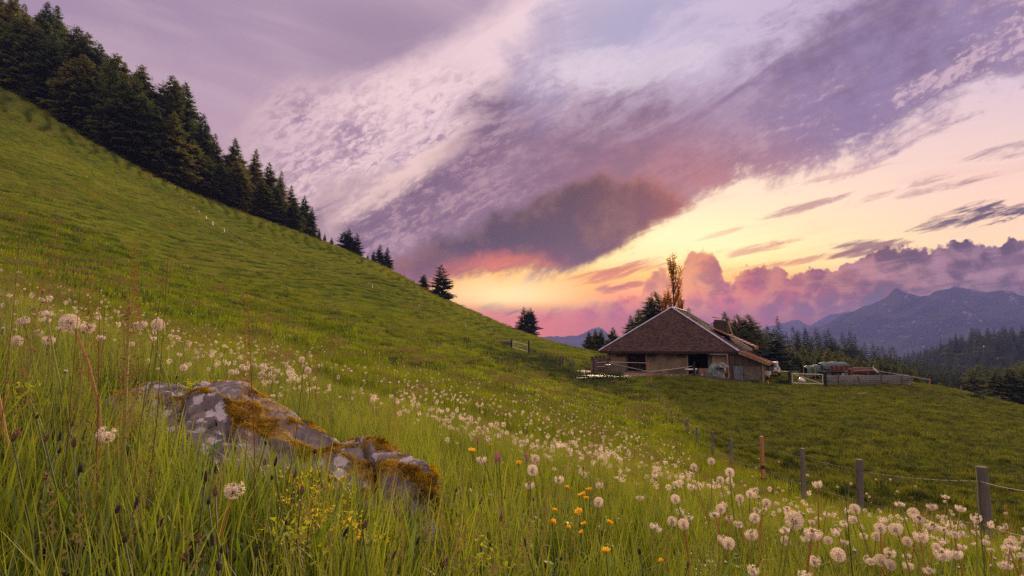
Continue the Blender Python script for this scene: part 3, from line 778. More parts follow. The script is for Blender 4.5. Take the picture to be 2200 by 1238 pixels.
# --- the wood on the left slope
SKY_L = [(-60, -90), (0, -12), (30, -6), (60, 14), (85, 4), (105, 14), (130, 62), (152, 58), (172, 72), (200, 96), (235, 116), (262, 128), (290, 140), (320, 170), (345, 178), (358, 163), (385, 179), (405, 216), (428, 245), (455, 288), (480, 305), (500, 298), (522, 330), (543, 322), (560, 350), (575, 350), (600, 368), (618, 400), (640, 428), (652, 420), (668, 440), (680, 490)]
_sx = [a for a, b in SKY_L]; _sy = [b for a, b in SKY_L]
def skyline(px): return float(np.interp(px, _sx, _sy))
BASE_L = [(-60, 175), (0, 207), (100, 262), (200, 322), (300, 372), (380, 410), (390, 412), (450, 440), (560, 478), (640, 500), (680, 520)]
gl = 'spruces of the wood on the left slope'
pos_words = ['near the left edge', 'high up the slope', 'where the slope bends', 'in the middle of the wood', 'towards the lower end', 'at the lower end']
named = [(12, -12, 'tall spruce at the left edge of the picture, cut by the frame'), (84, 5, 'spruce with a thin pointed top beside the left edge'), (104, 13, 'second thin topped spruce beside the left edge'),
         (150, 58, 'blunt topped spruce left of the slope wood\'s first dip'), (172, 70, 'spruce with a crooked flat top high on the slope'), (200, 95, 'narrow spruce right of the crooked topped one'),
         (236, 115, 'broad spruce above the low bushy one'), (290, 140, 'large full spruce rising over the open slope'), (357, 163, 'tall twin topped spruce, left top, standing above its neighbours'),
         (386, 178, 'tall spruce with a sparse top beside the twin topped one'), (428, 245, 'spruce just below the tall twin pair'), (455, 287, 'slim spruce halfway down the wood'),
         (498, 297, 'spruce whose top stands proud halfway down the wood'), (543, 320, 'pointed spruce in the lower half of the wood'), (573, 349, 'spruce in the lower third of the wood'),
         (600, 367, 'slim spruce in the lower third of the wood'), (622, 398, 'spruce third from the lower end of the wood'), (651, 420, 'last big spruce but one at the lower end of the wood'), (668, 445, 'last big spruce at the lower end of the wood')]
rt = random.Random(11)
for i, (px, top, lb) in enumerate(named):
    Y = float(np.interp(px, [0, 200, 390, 680], [128, 126, 140, 170])) + rt.uniform(-4, 8)
    tree_px(px, top, Y, [0, 2, 2, 1, 3, 0, 5, 1, 3, 0, 2, 4, 0, 2, 0, 4, 2, 0, 2][i], lb, gl, 1.05)
front = [(40, 30, 121), (128, 130, 121), (168, 118, 118), (215, 190, 116), (255, 170, 116), (300, 205, 117), (330, 235, 119), (365, 240, 121), (410, 300, 128), (440, 335, 131), (470, 350, 134), (520, 420, 136), (505, 345, 138), (590, 400, 146), (560, 385, 142), (630, 430, 150), (150, 165, 117), (15, 60, 121), (70, 60, 121), (100, 90, 120), (190, 150, 119), (235, 150, 118), (280, 165, 118)]
fpl = ['near the left edge', 'where the slope starts to bend', 'above the small white posts', 'in the middle of the wood', 'near the lower end']
flb = ['dark spruce at the wood\'s edge', 'low skirted spruce at the wood\'s edge', 'shaggy spruce at the wood\'s edge', 'short spruce at the wood\'s edge', 'broad spruce at the wood\'s edge']
for i, (px, top, Y) in enumerate(front):
    tree_px(px, top, Y, rt.choice([0, 1, 1, 5, 3]), f'{flb[i % 5]}, {fpl[min(4, int(px // 130))]}', gl, 1.25)
deepw = ['at the left frame', 'behind the thin topped pair', 'under the crooked flat top', 'behind the large full spruce', 'above the low bushy spruce', 'left of the tall twin pair', 'right below the tall twin pair', 'where the wood thins halfway', 'in its lower third', 'close to its lower end']
for i in range(58):
    px = -70 + 745 * (i + rt.random()) / 58
    Y = float(np.interp(px, [0, 200, 390, 680], [136, 134, 150, 180])) + rt.uniform(0, 24)
    top = skyline(px) + rt.uniform(8, 50)
    tree_px(px, top, Y, rt.choice([0, 2, 3, 4, 1]), f'{nth(deepw[int((px + 70) // 75)])} half hidden spruce from the left, deep {deepw[int((px + 70) // 75)]}', gl, 1.1)

# --- solitary trees along the crest
crest = [(685, 490, 172, 4, 'small spruce just below the wood\'s lower end', 1), (697, 500, 172, 4, 'second small spruce below the wood\'s lower end', 1), (712, 510, 175, 2, 'little bushy spruce on the crest left of the wide solitary one', 1.2),
         (748, 490, 160, 7, 'wide dark two topped spruce alone on the crest', 1.15), (765, 500, 162, 6, 'right half partner of the wide two topped crest spruce', .9),
         (790, 545, 170, 4, 'thin small spruce left of the crest pair', 1), (802, 540, 168, 2, 'leaning small spruce beside the crest pair', 1.2), (815, 524, 160, 6, 'left spruce of the airy pair on the crest', .85), (831, 530, 160, 6, 'right spruce of the airy pair on the crest', .85),
         (850, 583, 185, 4, 'tiny spruce top over the crest, first after the pair', 1), (860, 587, 185, 4, 'tiny spruce top over the crest, second after the pair', 1), (868, 590, 185, 2, 'tiny spruce top over the crest, third after the pair', 1), (880, 598, 190, 4, 'tiny pale spruce top left of the big solitary one', 1), (889, 602, 190, 4, 'last tiny spruce top left of the big solitary one', 1),
         (911, 588, 150, 7, 'smaller spruce touching the big solitary one on the crest', 1.1), (948, 567, 146, 6, 'big solitary spruce with drooping layered boughs on the crest', 1.15),
         (1126, 659, 160, 7, 'left spruce of the dark pair standing on the lower crest', 1.15), (1140, 661, 160, 7, 'right spruce of the dark pair standing on the lower crest', .95)]
for px, top, Y, v, lb, wd in crest: tree_px(px, top, Y, v, lb, 'trees dotted along the crest', wd, dz=-1.0)
# --- trees around the barn
barn_t = [(1266, 711, 130, 0, 'left spruce of the trio left of the barn', 1.2), (1280, 707, 132, 0, 'middle spruce of the trio left of the barn', 1.1), (1292, 708, 132, 0, 'right spruce of the trio left of the barn', 1.1), (1318, 703, 128, 0, 'single spruce close to the barn\'s left eave', 1.25),
          (1357, 677, 120, 2, 'pointed spruce behind the left slope of the barn roof', 1.1), (1376, 664, 120, 0, 'second spruce behind the left slope of the barn roof', 1.2), (1410, 626, 112, 1, 'big full spruce behind the barn roof left of the poplar', 1.1), (1398, 640, 116, 0, 'narrow spruce hugging the big one behind the roof', 1),
          (1484, 660, 116, 4, 'small spruce peeking over the ridge right of the poplar', 1), (1498, 680, 116, 4, 'tiny spruce top over the ridge', 1),
          (1562, 670, 118, 0, 'dark spruce behind the barn\'s wooden chimney', 1.1), (1588, 675, 112, 1, 'first big spruce right of the chimney', 1.1), (1612, 675, 110, 1, 'second big spruce right of the chimney', 1.15), (1630, 700, 112, 0, 'shoulder spruce right of the two big ones', 1.25), (1575, 700, 108, 1, 'low dark spruce filling the gap behind the chimney', 1.2),
          (1603, 705, 106, 1, 'low dark spruce below the two big ones', 1.3), (1642, 735, 106, 0, 'short spruce next to the tin canopy', 1.3), (1668, 706, 100, 6, 'airy spruce standing free right of the barn', 1.0)]
for px, top, Y, v, lb, wd in barn_t: tree_px(px, top, Y, v, lb, 'trees behind the barn', wd * 1.25)
# --- the tree line behind the trailer and the cow
g3 = 'trees of the line behind the trailer and the cow'
line = [(1655, 765), (1684, 750), (1696, 738), (1710, 742), (1722, 752), (1730, 741), (1743, 742), (1752, 752), (1761, 745), (1771, 744), (1785, 748), (1799, 754), (1812, 752), (1818, 754), (1832, 766), (1845, 770), (1852, 763), (1864, 775), (1878, 770), (1888, 775), (1896, 763), (1908, 770), (1920, 765), (1932, 772)]
tk = ['narrow dark spruce', 'ragged spruce', 'full spruce', 'low spruce', 'slim spruce']
wh = ['behind the white car', 'right behind the gate', 'over the left end of the trailer tarpaulin', 'over the right end of the trailer tarpaulin', 'above the cow', 'above the right end of the rail stack']
for i, (px, top) in enumerate(line):
    Y = 125 + rt.uniform(-8, 25)
    dec = i in (9, 10, 11)
    tree_px(px, top, Y, rt.choice([0, 2, 4, 3]), f'{tk[i % 5]} {wh[min(5, i // 4)]}, in the tree skyline', g3, 1.1)
lowr = ['behind the white car', 'behind the small yellow marker', 'behind the galvanised gate', 'behind the green tarpaulin', 'behind the red wagon', 'behind and right of the cow', 'behind the right end of the rails']
for i in range(70):
    px = 1640 + 330 * (i + rt.random()) / 70
    tree_px(px, float(np.interp(px, [1640, 1800, 1960], [752, 766, 786])) + rt.uniform(-6, 16), 104 + rt.uniform(0, 22), rt.choice([1, 0, 5, 1]), f'{nth(lowr[int((px - 1640) // 55)])} low dark spruce from the left {lowr[int((px - 1640) // 55)]}', g3, 1.05)
# --- dark trees below the right edge
g4 = 'dark trees below the brow at the right edge'
brow = ['right of the rail stack', 'above the orange post', 'right of the orange post', 'left of the grey brow post', 'right of the grey brow post', 'left of the last brow post', 'at the right frame']
for i in range(52):
    px = 1940 + 300 * (i + rt.random()) / 52
    dd = rt.uniform(0, 1)
    Y = 105 + 110 * dd
    base = float(np.interp(px, [1940, 2060, 2110, 2200], [800, 825, 800, 788]))
    tree_px(px, base + rt.uniform(-14, 18) - 12 * dd, Y, rt.choice([1, 5, 0, 1]), f'{nth(brow[int((px - 1940) // 43)])} dark spruce from the left below the brow {brow[int((px - 1940) // 43)]}', g4, 1.1)
for px, top in [(2150, 797), (2180, 790), (2210, 795)]:
    tree_px(px, top, 96, 1, {2150: 'left of the three biggest dark trees at the right edge', 2180: 'middle of the three biggest dark trees at the right edge', 2210: 'right one of the three biggest dark trees, cut by the frame'}[px], g4, 1.3)

# --- scatter through geometry nodes, for what nobody could count
LIB = {}
def scatter(name, pts, rot, scl, idx, meshes, label, mat_label=None):
    """points carrying rotation, scale and variant; meshes: list of Mesh"""
    col = bpy.data.collections.new(name + '_kinds')
    for i, me in enumerate(meshes):
        o = bpy.data.objects.new(f'{name}_kind_{i:02d}', me); col.objects.link(o)
    n = len(pts)
    me = bpy.data.meshes.new(name); me.vertices.add(n)
    me.vertices.foreach_set('co', np.asarray(pts, np.float32).ravel())
    a = me.attributes.new('rot', 'FLOAT_VECTOR', 'POINT'); a.data.foreach_set('vector', np.asarray(rot, np.float32).ravel())
    a = me.attributes.new('scl', 'FLOAT_VECTOR', 'POINT'); a.data.foreach_set('vector', np.asarray(scl, np.float32).ravel())
    a = me.attributes.new('idx', 'INT', 'POINT'); a.data.foreach_set('value', np.asarray(idx, np.int32))
    ob = link(bpy.data.objects.new(name, me)); tag(ob, label, kind='stuff')
    ng = bpy.data.node_groups.new(name, 'GeometryNodeTree')
    ng.interface.new_socket('Geometry', in_out='INPUT', socket_type='NodeSocketGeometry')
    ng.interface.new_socket('Geometry', in_out='OUTPUT', socket_type='NodeSocketGeometry')
    nd = ng.nodes; gi = nd.new('NodeGroupInput'); go = nd.new('NodeGroupOutput')
    ip = nd.new('GeometryNodeInstanceOnPoints'); ci = nd.new('GeometryNodeCollectionInfo')
    ci.inputs['Collection'].default_value = col; ci.inputs['Separate Children'].default_value = True; ci.inputs['Reset Children'].default_value = True
    def na(nm, ty):
        q = nd.new('GeometryNodeInputNamedAttribute'); q.data_type = ty; q.inputs['Name'].default_value = nm; return q.outputs['Attribute']
    L = ng.links
    L.new(gi.outputs[0], ip.inputs['Points']); L.new(ci.outputs[0], ip.inputs['Instance']); ip.inputs['Pick Instance'].default_value = True
    L.new(na('idx', 'INT'), ip.inputs['Instance Index'])
    er = nd.new('FunctionNodeEulerToRotation'); L.new(na('rot', 'FLOAT_VECTOR'), er.inputs[0]); L.new(er.outputs[0], ip.inputs['Rotation'])
    L.new(na('scl', 'FLOAT_VECTOR'), ip.inputs['Scale']); L.new(ip.outputs[0], go.inputs[0])
    md = ob.modifiers.new('scatter', 'NODES'); md.node_group = ng
    return ob
# far wooded hill on the right and the valley forest
def far_forest():
    P = []
    n = 4600
    px = RNG.uniform(1560, 2420, n); Y = np.exp(RNG.uniform(math.log(190), math.log(720), n))
    X = (px - CX) / F_PX * Y
    Z = height(X, Y)
    dep = Y * CP + Z * SP; py = CY - F_PX * (-Y * SP + Z * CP) / dep
    n2_ = 900; px2 = RNG.uniform(1640, 2260, n2_); Y2 = RNG.uniform(128, 190, n2_); X2 = (px2 - CX) / F_PX * Y2
    X = np.concatenate([X, X2]); Y = np.concatenate([Y, Y2]); Z = np.concatenate([Z, height(X2, Y2)]); px = np.concatenate([px, px2]); n = len(X)
    keep = (px > 1560)
    P = np.stack([X, Y, Z - 0.5], 1)[keep]; m = len(P)
    s = RNG.uniform(0.8, 1.5, m); s = np.where(P[:, 1] < 191, np.minimum(s, np.clip((745 - np.interp(px, [1640, 1930, 2000, 2250], [756, 778, 792, 800]) - RNG.uniform(-8, 18, m)) / F_PX * P[:, 1] - P[:, 2], 4, 40) / 20), s)
    R = np.zeros((m, 3)); R[:, 2] = RNG.uniform(0, 6.28, m)
    S = np.stack([s * 1.15, s * 1.15, s], 1)
    V, F = spruce_arrays(20, 3.3, 400, 34, 8, 5)
    A = np_mesh('far_spruce', V, [F], (M_NEEDLE2,))
    V, F = spruce_arrays(18, 2.9, 401, 34, 7, 5)
    B = np_mesh('far_spruce', V, [F], (M_NEEDLE2,))
    # round leafy crowns
    g = np.random.default_rng(5); k = 700
    d = g.normal(size=(k, 3)); d /= np.linalg.norm(d, axis=1)[:, None]
    c = d * g.uniform(0.6, 1.0, (k, 1)) * [4, 4, 5.5] + [0, 0, 8.5]
    c += 0.8 * np.sin(c * 1.3)
    tri = (g.normal(size=(k, 3, 3)) * 0.75 + c[:, None, :]).reshape(-1, 3)
    Cm = np_mesh('far_leafy', tri, [np.arange(k * 3).reshape(-1, 3)], (M_DECID,))
    idx = g.choice([0, 0, 0, 0, 1, 1, 1, 2], m)
    scatter('forest', P, R, S, idx, [A, B, Cm], 'mixed spruce forest covering the hills beyond the pasture')
far_forest()

# --- poplar glowing against the sunset
def poplar(px, top, Y, h_w, label, seed, leaves):
    p = ground(px, Y, -0.3); h = at(px, top, Y).z - p.z
    o = empty('poplar_tree', p, 0, label, 'tree', 'trees behind the barn')
    g = np.random.default_rng(seed)
    mb = MB(); mb.tube([(0, 0, 0), (0.05, 0, h * 0.3), (0, 0.05, h * 0.6), (0, 0, h * 0.97)], [0.30, 0.22, 0.12, 0.02], 8)
    mb.build('trunk', M_BARK, o, True)
    br = MB(); C = []
    for i in range(34):
        z0 = h * (0.22 + 0.7 * i / 34 * 0.9); a = g.random() * 6.28
        out = h_w * (0.35 + 0.65 * g.random()) * math.sin(min(1, (z0 / h - 0.1) / 0.55) * 1.57) * (1.0 if z0 < h * 0.72 else max(0.15, (1 - z0 / h) / 0.28))
        ln = h * g.uniform(0.10, 0.22)
        pts = [(0, 0, z0)] + [(math.cos(a) * out * (1 - (1 - t) ** 2), math.sin(a) * out * (1 - (1 - t) ** 2), z0 + ln * t) for t in (0.35, 0.7, 1.0)]
        br.tube(pts, [0.07, 0.05, 0.035, 0.012], 5)
        for t in g.uniform(0.15, 1.12, leaves):
            C.append((math.cos(a) * out * (1 - (1 - min(t, 1)) ** 2) + g.normal() * 0.22, math.sin(a) * out * (1 - (1 - min(t, 1)) ** 2) + g.normal() * 0.22, z0 + ln * t + g.normal() * 0.18))
    br.build('branches', M_BARK, o, True)
    C = np.array(C); k = len(C)
    V = (g.normal(size=(k, 3, 3)) * 0.12 + C[:, None, :]).reshape(-1, 3)
    np_obj('crown', V, [np.arange(k * 3).reshape(-1, 3)], M_POPLAR, o)
poplar(1452, 545, 108, 1.5, 'tall slender poplar glowing orange right behind the roof peak', 3, 110)
poplar(1434, 623, 108, 1.1, 'small thin poplar on the left of the tall one', 4, 60)
poplar(1468, 630, 110, 1.0, 'small thin poplar on the right of the tall one', 5, 60)

# ------------------------------------------------------------------ barn
def shingle_mat():
    m, t, b, out = new_mat('weathered_wood_shingles'); p = obj_pos(t); n = noise(t, p, 1.2, 6, 0.65)
    k = attr(t, 'rnd') * 0.42 + n * 0.7 - 0.06
    c = ramp(t, k, [(0.1, (0.024, 0.016, 0.015, 1)), (0.5, (0.068, 0.042, 0.037, 1)), (0.95, (0.135, 0.088, 0.074, 1))]); t.links.new(c.s, b.inputs['Base Color'])
    b.inputs['Roughness'].default_value = 0.92; b.inputs['Specular IOR Level'].default_value = 0.1; return m
M_SHINGLE = shingle_mat()
M_TILE = simple('red_clay_tiles', (0.30, 0.10, 0.065), (0.17, 0.062, 0.045), 1.6, 0.9, 0.4, spec=0.05)
M_TIN = simple('rusty_brown_tin', (0.28, 0.12, 0.075), (0.16, 0.075, 0.05), 1.0, 0.75, 0.3, metal=0.0, spec=0.15)
M_ZINC = simple('pale_zinc', (0.42, 0.40, 0.50), (0.30, 0.28, 0.36), 3.0, 0.65, 0.2, metal=0.1, spec=0.2)
M_PLASTER = simple('stained_plaster', (0.23, 0.185, 0.12), (0.10, 0.08, 0.055), 0.7, 0.9, 0.5)
M_CONC = simple('old_concrete', (0.13, 0.115, 0.09), (0.065, 0.06, 0.045), 1.3, 0.9, 0.6)
M_WOOD = simple('grey_brown_boards', (0.105, 0.075, 0.052), (0.045, 0.032, 0.024), 5.0, 0.85, 0.7, (1, 1, 0.12))
M_BEAM = simple('dark_beams', (0.06, 0.040, 0.028), (0.03, 0.02, 0.015), 4.0, 0.8, 0.5, (0.2, 1, 1))
M_PALEW = simple('pale_timber', (0.30, 0.20, 0.12), (0.18, 0.11, 0.065), 6.0, 0.8, 0.5, (1, 1, 0.15))
M_POST = simple('weathered_grey_post', (0.17, 0.15, 0.14), (0.07, 0.06, 0.057), 14.0, 0.9, 0.9, (1, 1, 0.10))
M_POSTO = simple('fresh_orange_post', (0.38, 0.17, 0.075), (0.22, 0.10, 0.05), 14.0, 0.85, 0.7, (1, 1, 0.10))
M_POSTTIP = simple('charred_post_foot', (0.035, 0.025, 0.02), (0.015, 0.012, 0.01), 14.0, 0.9, 0.6)
M_DKPOST = simple('tarred_post', (0.022, 0.018, 0.017), (0.010, 0.009, 0.009), 5.0, 0.8, 0.4)
M_DOOR = simple('blue_grey_paint', (0.14, 0.18, 0.21), (0.095, 0.12, 0.14), 3.0, 0.6, 0.3, (1, 1, 0.3))
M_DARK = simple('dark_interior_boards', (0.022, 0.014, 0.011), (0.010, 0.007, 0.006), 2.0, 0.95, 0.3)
M_GALV = simple('galvanised_steel', (0.27, 0.26, 0.30), (0.16, 0.155, 0.19), 4.0, 0.5, 0.1, metal=0.5)
M_GATE = simple('bright_gate_tube', (0.55, 0.52, 0.52), (0.42, 0.40, 0.40), 4.0, 0.5, 0.1, metal=0.2)
M_ROPE = simple('white_tape', (0.72, 0.66, 0.60), (0.5, 0.45, 0.42), 20.0, 0.7, 0.1)
M_RUB = simple('black_rubber', (0.018, 0.018, 0.020), (0.012, 0.012, 0.012), 5.0, 0.8, 0.1)
M_BONE = simple('white_paint', (0.62, 0.58, 0.56), (0.50, 0.46, 0.44), 2.0, 0.35, 0.0)
M_REDP = simple('faded_red_paint', (0.17, 0.025, 0.020), (0.09, 0.018, 0.015), 2.0, 0.5, 0.2)
M_GLASS = simple('car_glass', (0.03, 0.035, 0.045), (0.02, 0.025, 0.03), 1.0, 0.08, 0.0, spec=0.8)
M_LAMPR = simple('tail_lamp', (0.5, 0.03, 0.02), (0.35, 0.02, 0.02), 1.0, 0.3, 0.0)

def a_of(px, b):
    """barn-local a where the sight line px meets depth b"""
    k = (px - CX) / F_PX
    z = -2.0
    # (B0x + a ux + b nx) = k*((B0y + a uy + b ny) CP + z SP)
    return (k * ((B0.y + b * BN.y) * CP + z * SP) - B0.x - b * BN.x) / (BU.x - k * BU.y * CP)
def BW(a, b, z): return Vector((B0.x, B0.y, 0)) + BU * a + BN * b + Vector((0, 0, z))
barn = empty('barn', B0, -PHI, 'low alpine barn with a broad brown shingled hip roof and plastered walls', 'barn')
W, D1, RL, RZ = 18.3, 5.05, 10.0, 6.1
PK = Vector((-W / 2, D1, RZ)); PB = Vector((-W / 2, D1 + RL, RZ))
E = [Vector((-W, 0, 0)), Vector((0, 0, 0)), Vector((0, 2 * D1 + RL, 0)), Vector((-W, 2 * D1 + RL, 0))]
CS = 3.35; CSZ = -1.45                       # low extension of the right slope
def roof_part():
    mb = MB()
    th = Vector((0, 0, -0.16))
    def slab(poly):
        n = len(poly)
        mb.add([p for p in poly] + [p + th for p in poly], [tuple(range(n)), tuple(range(n, 2 * n))[::-1]] + [(i, i + n, (i + 1) % n + n, (i + 1) % n) for i in range(n)])
    slab([E[0], E[1], PK]); slab([E[1], E[2], PB, PK]); slab([E[2], E[3], PB]); slab([E[3], E[0], PK, PB])
    return mb.build('roof', M_BEAM, barn)
roof = roof_part()
def tiles(name, o, u, v, xl, xr, rows, rh, tw, th, mat, parent, seed, kind='stuff'):
    """courses of overlapping shingles from the eave up; xl/xr: limits along u at height v"""
    g = np.random.default_rng(seed); Vt = []; n = u.cross(v).normalized()
    if n.z < 0: n = -n
    U_, V_, N_ = (np.array(q) for q in (u, v, n)); O_ = np.array(o)
    for r in range(rows):
        v0 = r * rh - 0.04; a, b = xl(r * rh), xr(r * rh)
        if b - a < 0.05: continue
        x = a - g.random() * tw
        while x < b:
            w = tw * g.uniform(0.75, 1.25); x0, x1 = max(a, x + 0.006), min(b, x + w - 0.006); x += w
            if x1 - x0 < 0.02: continue
            lo = v0 - g.uniform(0, 0.035); hi = v0 + rh * 1.15; t0 = th * g.uniform(0.7, 1.7)
            P = [(x0, lo, 0.004), (x1, lo, 0.004), (x1, hi, 0.008), (x0, hi, 0.008), (x0, lo, t0), (x1, lo, t0)]
            Vt.append([O_ + U_ * p[0] + V_ * p[1] + N_ * p[2] for p in P])
    Vt = np.array(Vt); k = len(Vt); i = np.arange(k)[:, None] * 6
    F = np.concatenate([i + [4, 5, 2, 3], i + [0, 1, 5, 4]])
    F3 = np.concatenate([i + [0, 4, 3], i + [1, 2, 5]])
    ob = np_obj(name, Vt.reshape(-1, 3), [F, F3], mat, parent, attrs=dict(rnd=np.repeat(g.random(k), 6))); ob['kind'] = kind
    return ob
sl = math.hypot(D1, RZ)
tiles('shingles', E[0], Vector((1, 0, 0)), Vector((0, D1, RZ)) / sl, lambda v: v / sl * W / 2 - 0.02, lambda v: W - v / sl * W / 2 + 0.02, int(sl / 0.19), 0.19, 0.24, 0.035, M_SHINGLE, roof, 1)
sr = math.hypot(W / 2, RZ)
tiles('shingles', E[2], Vector((0, -1, 0)), Vector((-W / 2, 0, RZ)) / sr, lambda v: v / sr * D1, lambda v: 2 * D1 + RL - v / sr * D1, int(sr / 0.22), 0.22, 0.26, 0.035, M_SHINGLE, roof, 2)
def cap(p, q, w=0.16, mat=M_ZINC, name='ridge_cap'):
    d = (q - p).normalized(); s = d.cross(Vector((0, 0, 1))).normalized() * w; u = Vector((0, 0, 0.07)); e = Vector((0, 0, -0.03))
    mb = MB(); mb.add([p - s + e, p + u + Vector((0, 0, .04)), p + s + e, q - s + e, q + u + Vector((0, 0, .04)), q + s + e], [(0, 1, 4, 3), (1, 2, 5, 4), (0, 2, 1), (3, 4, 5), (0, 3, 5, 2)])
    return mb.build(name, mat, roof)
up = Vector((0, 0, 0.05))
cap(E[0] + up, PK + up, 0.14); cap(E[1] + up, PK + up, 0.20); cap(PK + up, PB + up, 0.2); cap(E[2] + up, PB + up, 0.16); cap(E[3] + up, PB + up, 0.16)
# two little roof lights and the snow boards on the right slope
for (f, b) in [(0.25, 7.0), (0.45, 6.5)]:
    p = Vector((-W / 2 * f * 1.2, b, RZ * f * 1.2 + 0.12)); MB().box(p, (0.35, 0.5, 0.05)).build('roof_light', M_ZINC, roof)
for i in range(5):
    MB().box((-6.6 + 0.12 * i, 6.4 + 0.25 * i, 4.45 - 0.09 * i), (0.10, 0.16, 0.5 - 0.05 * i)).build('snow_guard', M_WOOD, roof)
# low tiled extension
ext = MB()
ee = [Vector((0.0, -0.02, 0.0)), Vector((CS, -0.02, CSZ)), Vector((CS, 7.0, CSZ)), Vector((0.0, 7.0, 0.0))]
ext.add(ee + [p + Vector((0, 0, -0.22)) for p in ee], [(0, 1, 2, 3), (7, 6, 5, 4), (0, 4, 5, 1), (1, 5, 6, 2), (2, 6, 7, 3)])
lean = ext.build('lean_to_roof', M_PALEW, barn)
se = math.hypot(CS, CSZ)
tiles('tiles', Vector((CS, 7.0, CSZ)), Vector((0, -1, 0)), Vector((-CS, 0, -CSZ)) / se, lambda v: 0, lambda v: 7.05, int(se / 0.3), 0.3, 0.24, 0.05, M_TILE, lean, 3)
# raised canopy over the side door
can = MB()
cp = [Vector((-4.6, 7.6, 3.42)), Vector((1.15, 7.6, 0.62)), Vector((1.15, 13.5, 0.62)), Vector((-4.6, 13.5, 3.42))]
can.add(cp + [p + Vector((0, 0, -0.14)) for p in cp], [(0, 1, 2, 3), (7, 6, 5, 4), (0, 4, 5, 1), (1, 5, 6, 2), (2, 6, 7, 3), (3, 7, 4, 0)])
can.box((1.18, 10.5, 0.42), (0.05, 6.0, 0.42))
cano = can.build('canopy', M_TIN, barn)
for b in (7.9, 10.5, 13.2): MB().tube([(1.0, b, 0.6), (0.6, b, -3.6)], 0.09, 6).build('post', M_BEAM, cano)
for i in range(12):
    x = -4.4 + 5.3 * i / 11; MB().box((x, 10.55, 3.42 - (x + 4.6) * 0.487 + 0.03), (0.05, 5.9, 0.05)).build('seam', M_TIN, cano)
# wooden chimney with its flap pole
chi = MB(); cx, cy = -3.6, 12.2
chi.hexa([(cx - 1.1, cy - 1.1, 1.6), (cx + 1.1, cy - 1.1, 1.6), (cx + 1.1, cy + 1.1, 1.6), (cx - 1.1, cy + 1.1, 1.6), (cx - 0.85, cy - 0.8, 4.55), (cx + 0.65, cy - 0.8, 4.35), (cx + 0.65, cy + 0.8, 4.35), (cx - 0.85, cy + 0.8, 4.55)])
chim = chi.build('chimney', M_BEAM, barn)
MB().box((cx - 0.75, cy, 4.85), (0.9, 1.7, 0.07), Matrix.Rotation(0.22, 3, 'Y')).build('flap', M_WOOD, chim)
MB().tube([(cx + 1.05, cy - 1.1, 4.3), (cx + 1.75, cy - 1.6, 2.1)], 0.09, 6).build('pole', M_PALEW, chim)
for i in range(9):
    for sx in (0,):
        MB().box((cx - 0.88 + 0.22 * i, cy - 0.98, 3.0), (0.19, 0.04, 2.5), Matrix.Rotation(-0.09, 3, 'X')).build('board', M_BEAM, chim)

FB = 0.95
zf = -3.55 - B0.z                              # yard level in barn coordinates
def wall_box(a0, a1, z0, z1, b=FB, t=0.35, mat=M_PLASTER, name='wall'):
    return MB().box(((a0 + a1) / 2, b + t / 2, (z0 + z1) / 2), (a1 - a0, t, z1 - z0)).build(name, mat, barn)
aL, a1, a2, a3, a4, a5, a6 = (a_of(p, FB) for p in (1305, 1348, 1388, 1478, 1521, 1566, 1598))
wall_box(aL, a1, zf - 0.6, 0.3); wall_box(a2, a3, zf - 0.6, 0.3); wall_box(a4, a5, zf - 1.2, 0.3, mat=M_CONC)
wall_box(a1, a2, -0.42, 0.3, b=FB + 0.04, mat=M_BEAM, name='lintel'); wall_box(a3, a4, -0.35, 0.3, b=FB + 0.04, mat=M_BEAM, name='lintel')
for a in (a1 - 0.08, a2 + 0.08, a3 - 0.08): MB().box((a, FB - 0.03, (zf - 0.5) / 2), (0.2, 0.12, -zf + 0.3)).build('door_post', M_PALEW if a > -12 else M_WOOD, barn)
MB().box((-W / 2, 0.15, -0.24), (W - 0.3, 0.12, 0.16)).build('eave_beam', M_WOOD, barn)
MB().box((-W / 2, FB - 0.08, -0.2), (W - 1.6, 0.14, 0.26)).build('wall_plate', M_BEAM, barn)
for i in range(24):
    MB().box((-W + 0.5 + i * 0.755, 0.5, 0.12), (0.1, 1.2, 0.14), Matrix.Rotation(0.6, 3, 'X')).build('rafter', M_BEAM, barn)
# small vent boards below the eave
for (p0, p1) in ((1326, 1345), (1390, 1410), (1455, 1476)):
    q0, q1 = a_of(p0, FB), a_of(p1, FB)
    v = MB().box(((q0 + q1) / 2, FB - 0.03, -0.62), (q1 - q0, 0.08, 0.42)).build('vent', M_WOOD, barn)
    for k in range(3): MB().box(((q0 + q1) / 2, FB - 0.09, -0.75 + 0.13 * k), (q1 - q0 + 0.02, 0.03, 0.09)).build('slat', M_BEAM, v)
# hay rails in the left doorway
for k in range(8):
    zz = -0.55 - 0.27 * k
    MB().tube([(a1 + 0.05, FB + 0.45, zz + 0.03 * (k % 3)), ((a1 + a2) / 2, FB + 0.5, zz - 0.06), (a2 - 0.05, FB + 0.45, zz + 0.1 * (k % 2))], 0.07, 6).build('rail', M_BEAM, barn)
MB().box(((a1 + a2) / 2, FB + 0.05, zf + 0.14), (a2 - a1, 0.25, 0.22)).build('threshold', M_CONC, barn)
# back, side and inner walls
MB().box((-W + 1.3, 10, -1.6), (0.3, 18, 3.9)).build('side_wall', M_PLASTER, barn)
MB().box((-0.8, 10.5, -1.9), (0.3, 17.4, 4.4)).build('side_wall', M_WOOD, barn)
MB().box((-W / 2, 19.0, -1.6), (W - 2.4, 0.3, 3.9)).build('back_wall', M_WOOD, barn)
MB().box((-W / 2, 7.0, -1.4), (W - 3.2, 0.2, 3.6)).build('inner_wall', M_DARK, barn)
MB().box((-W / 2, 4.2, 0.05), (W - 3.2, 6.0, 0.1)).build('ceiling', M_DARK, barn)
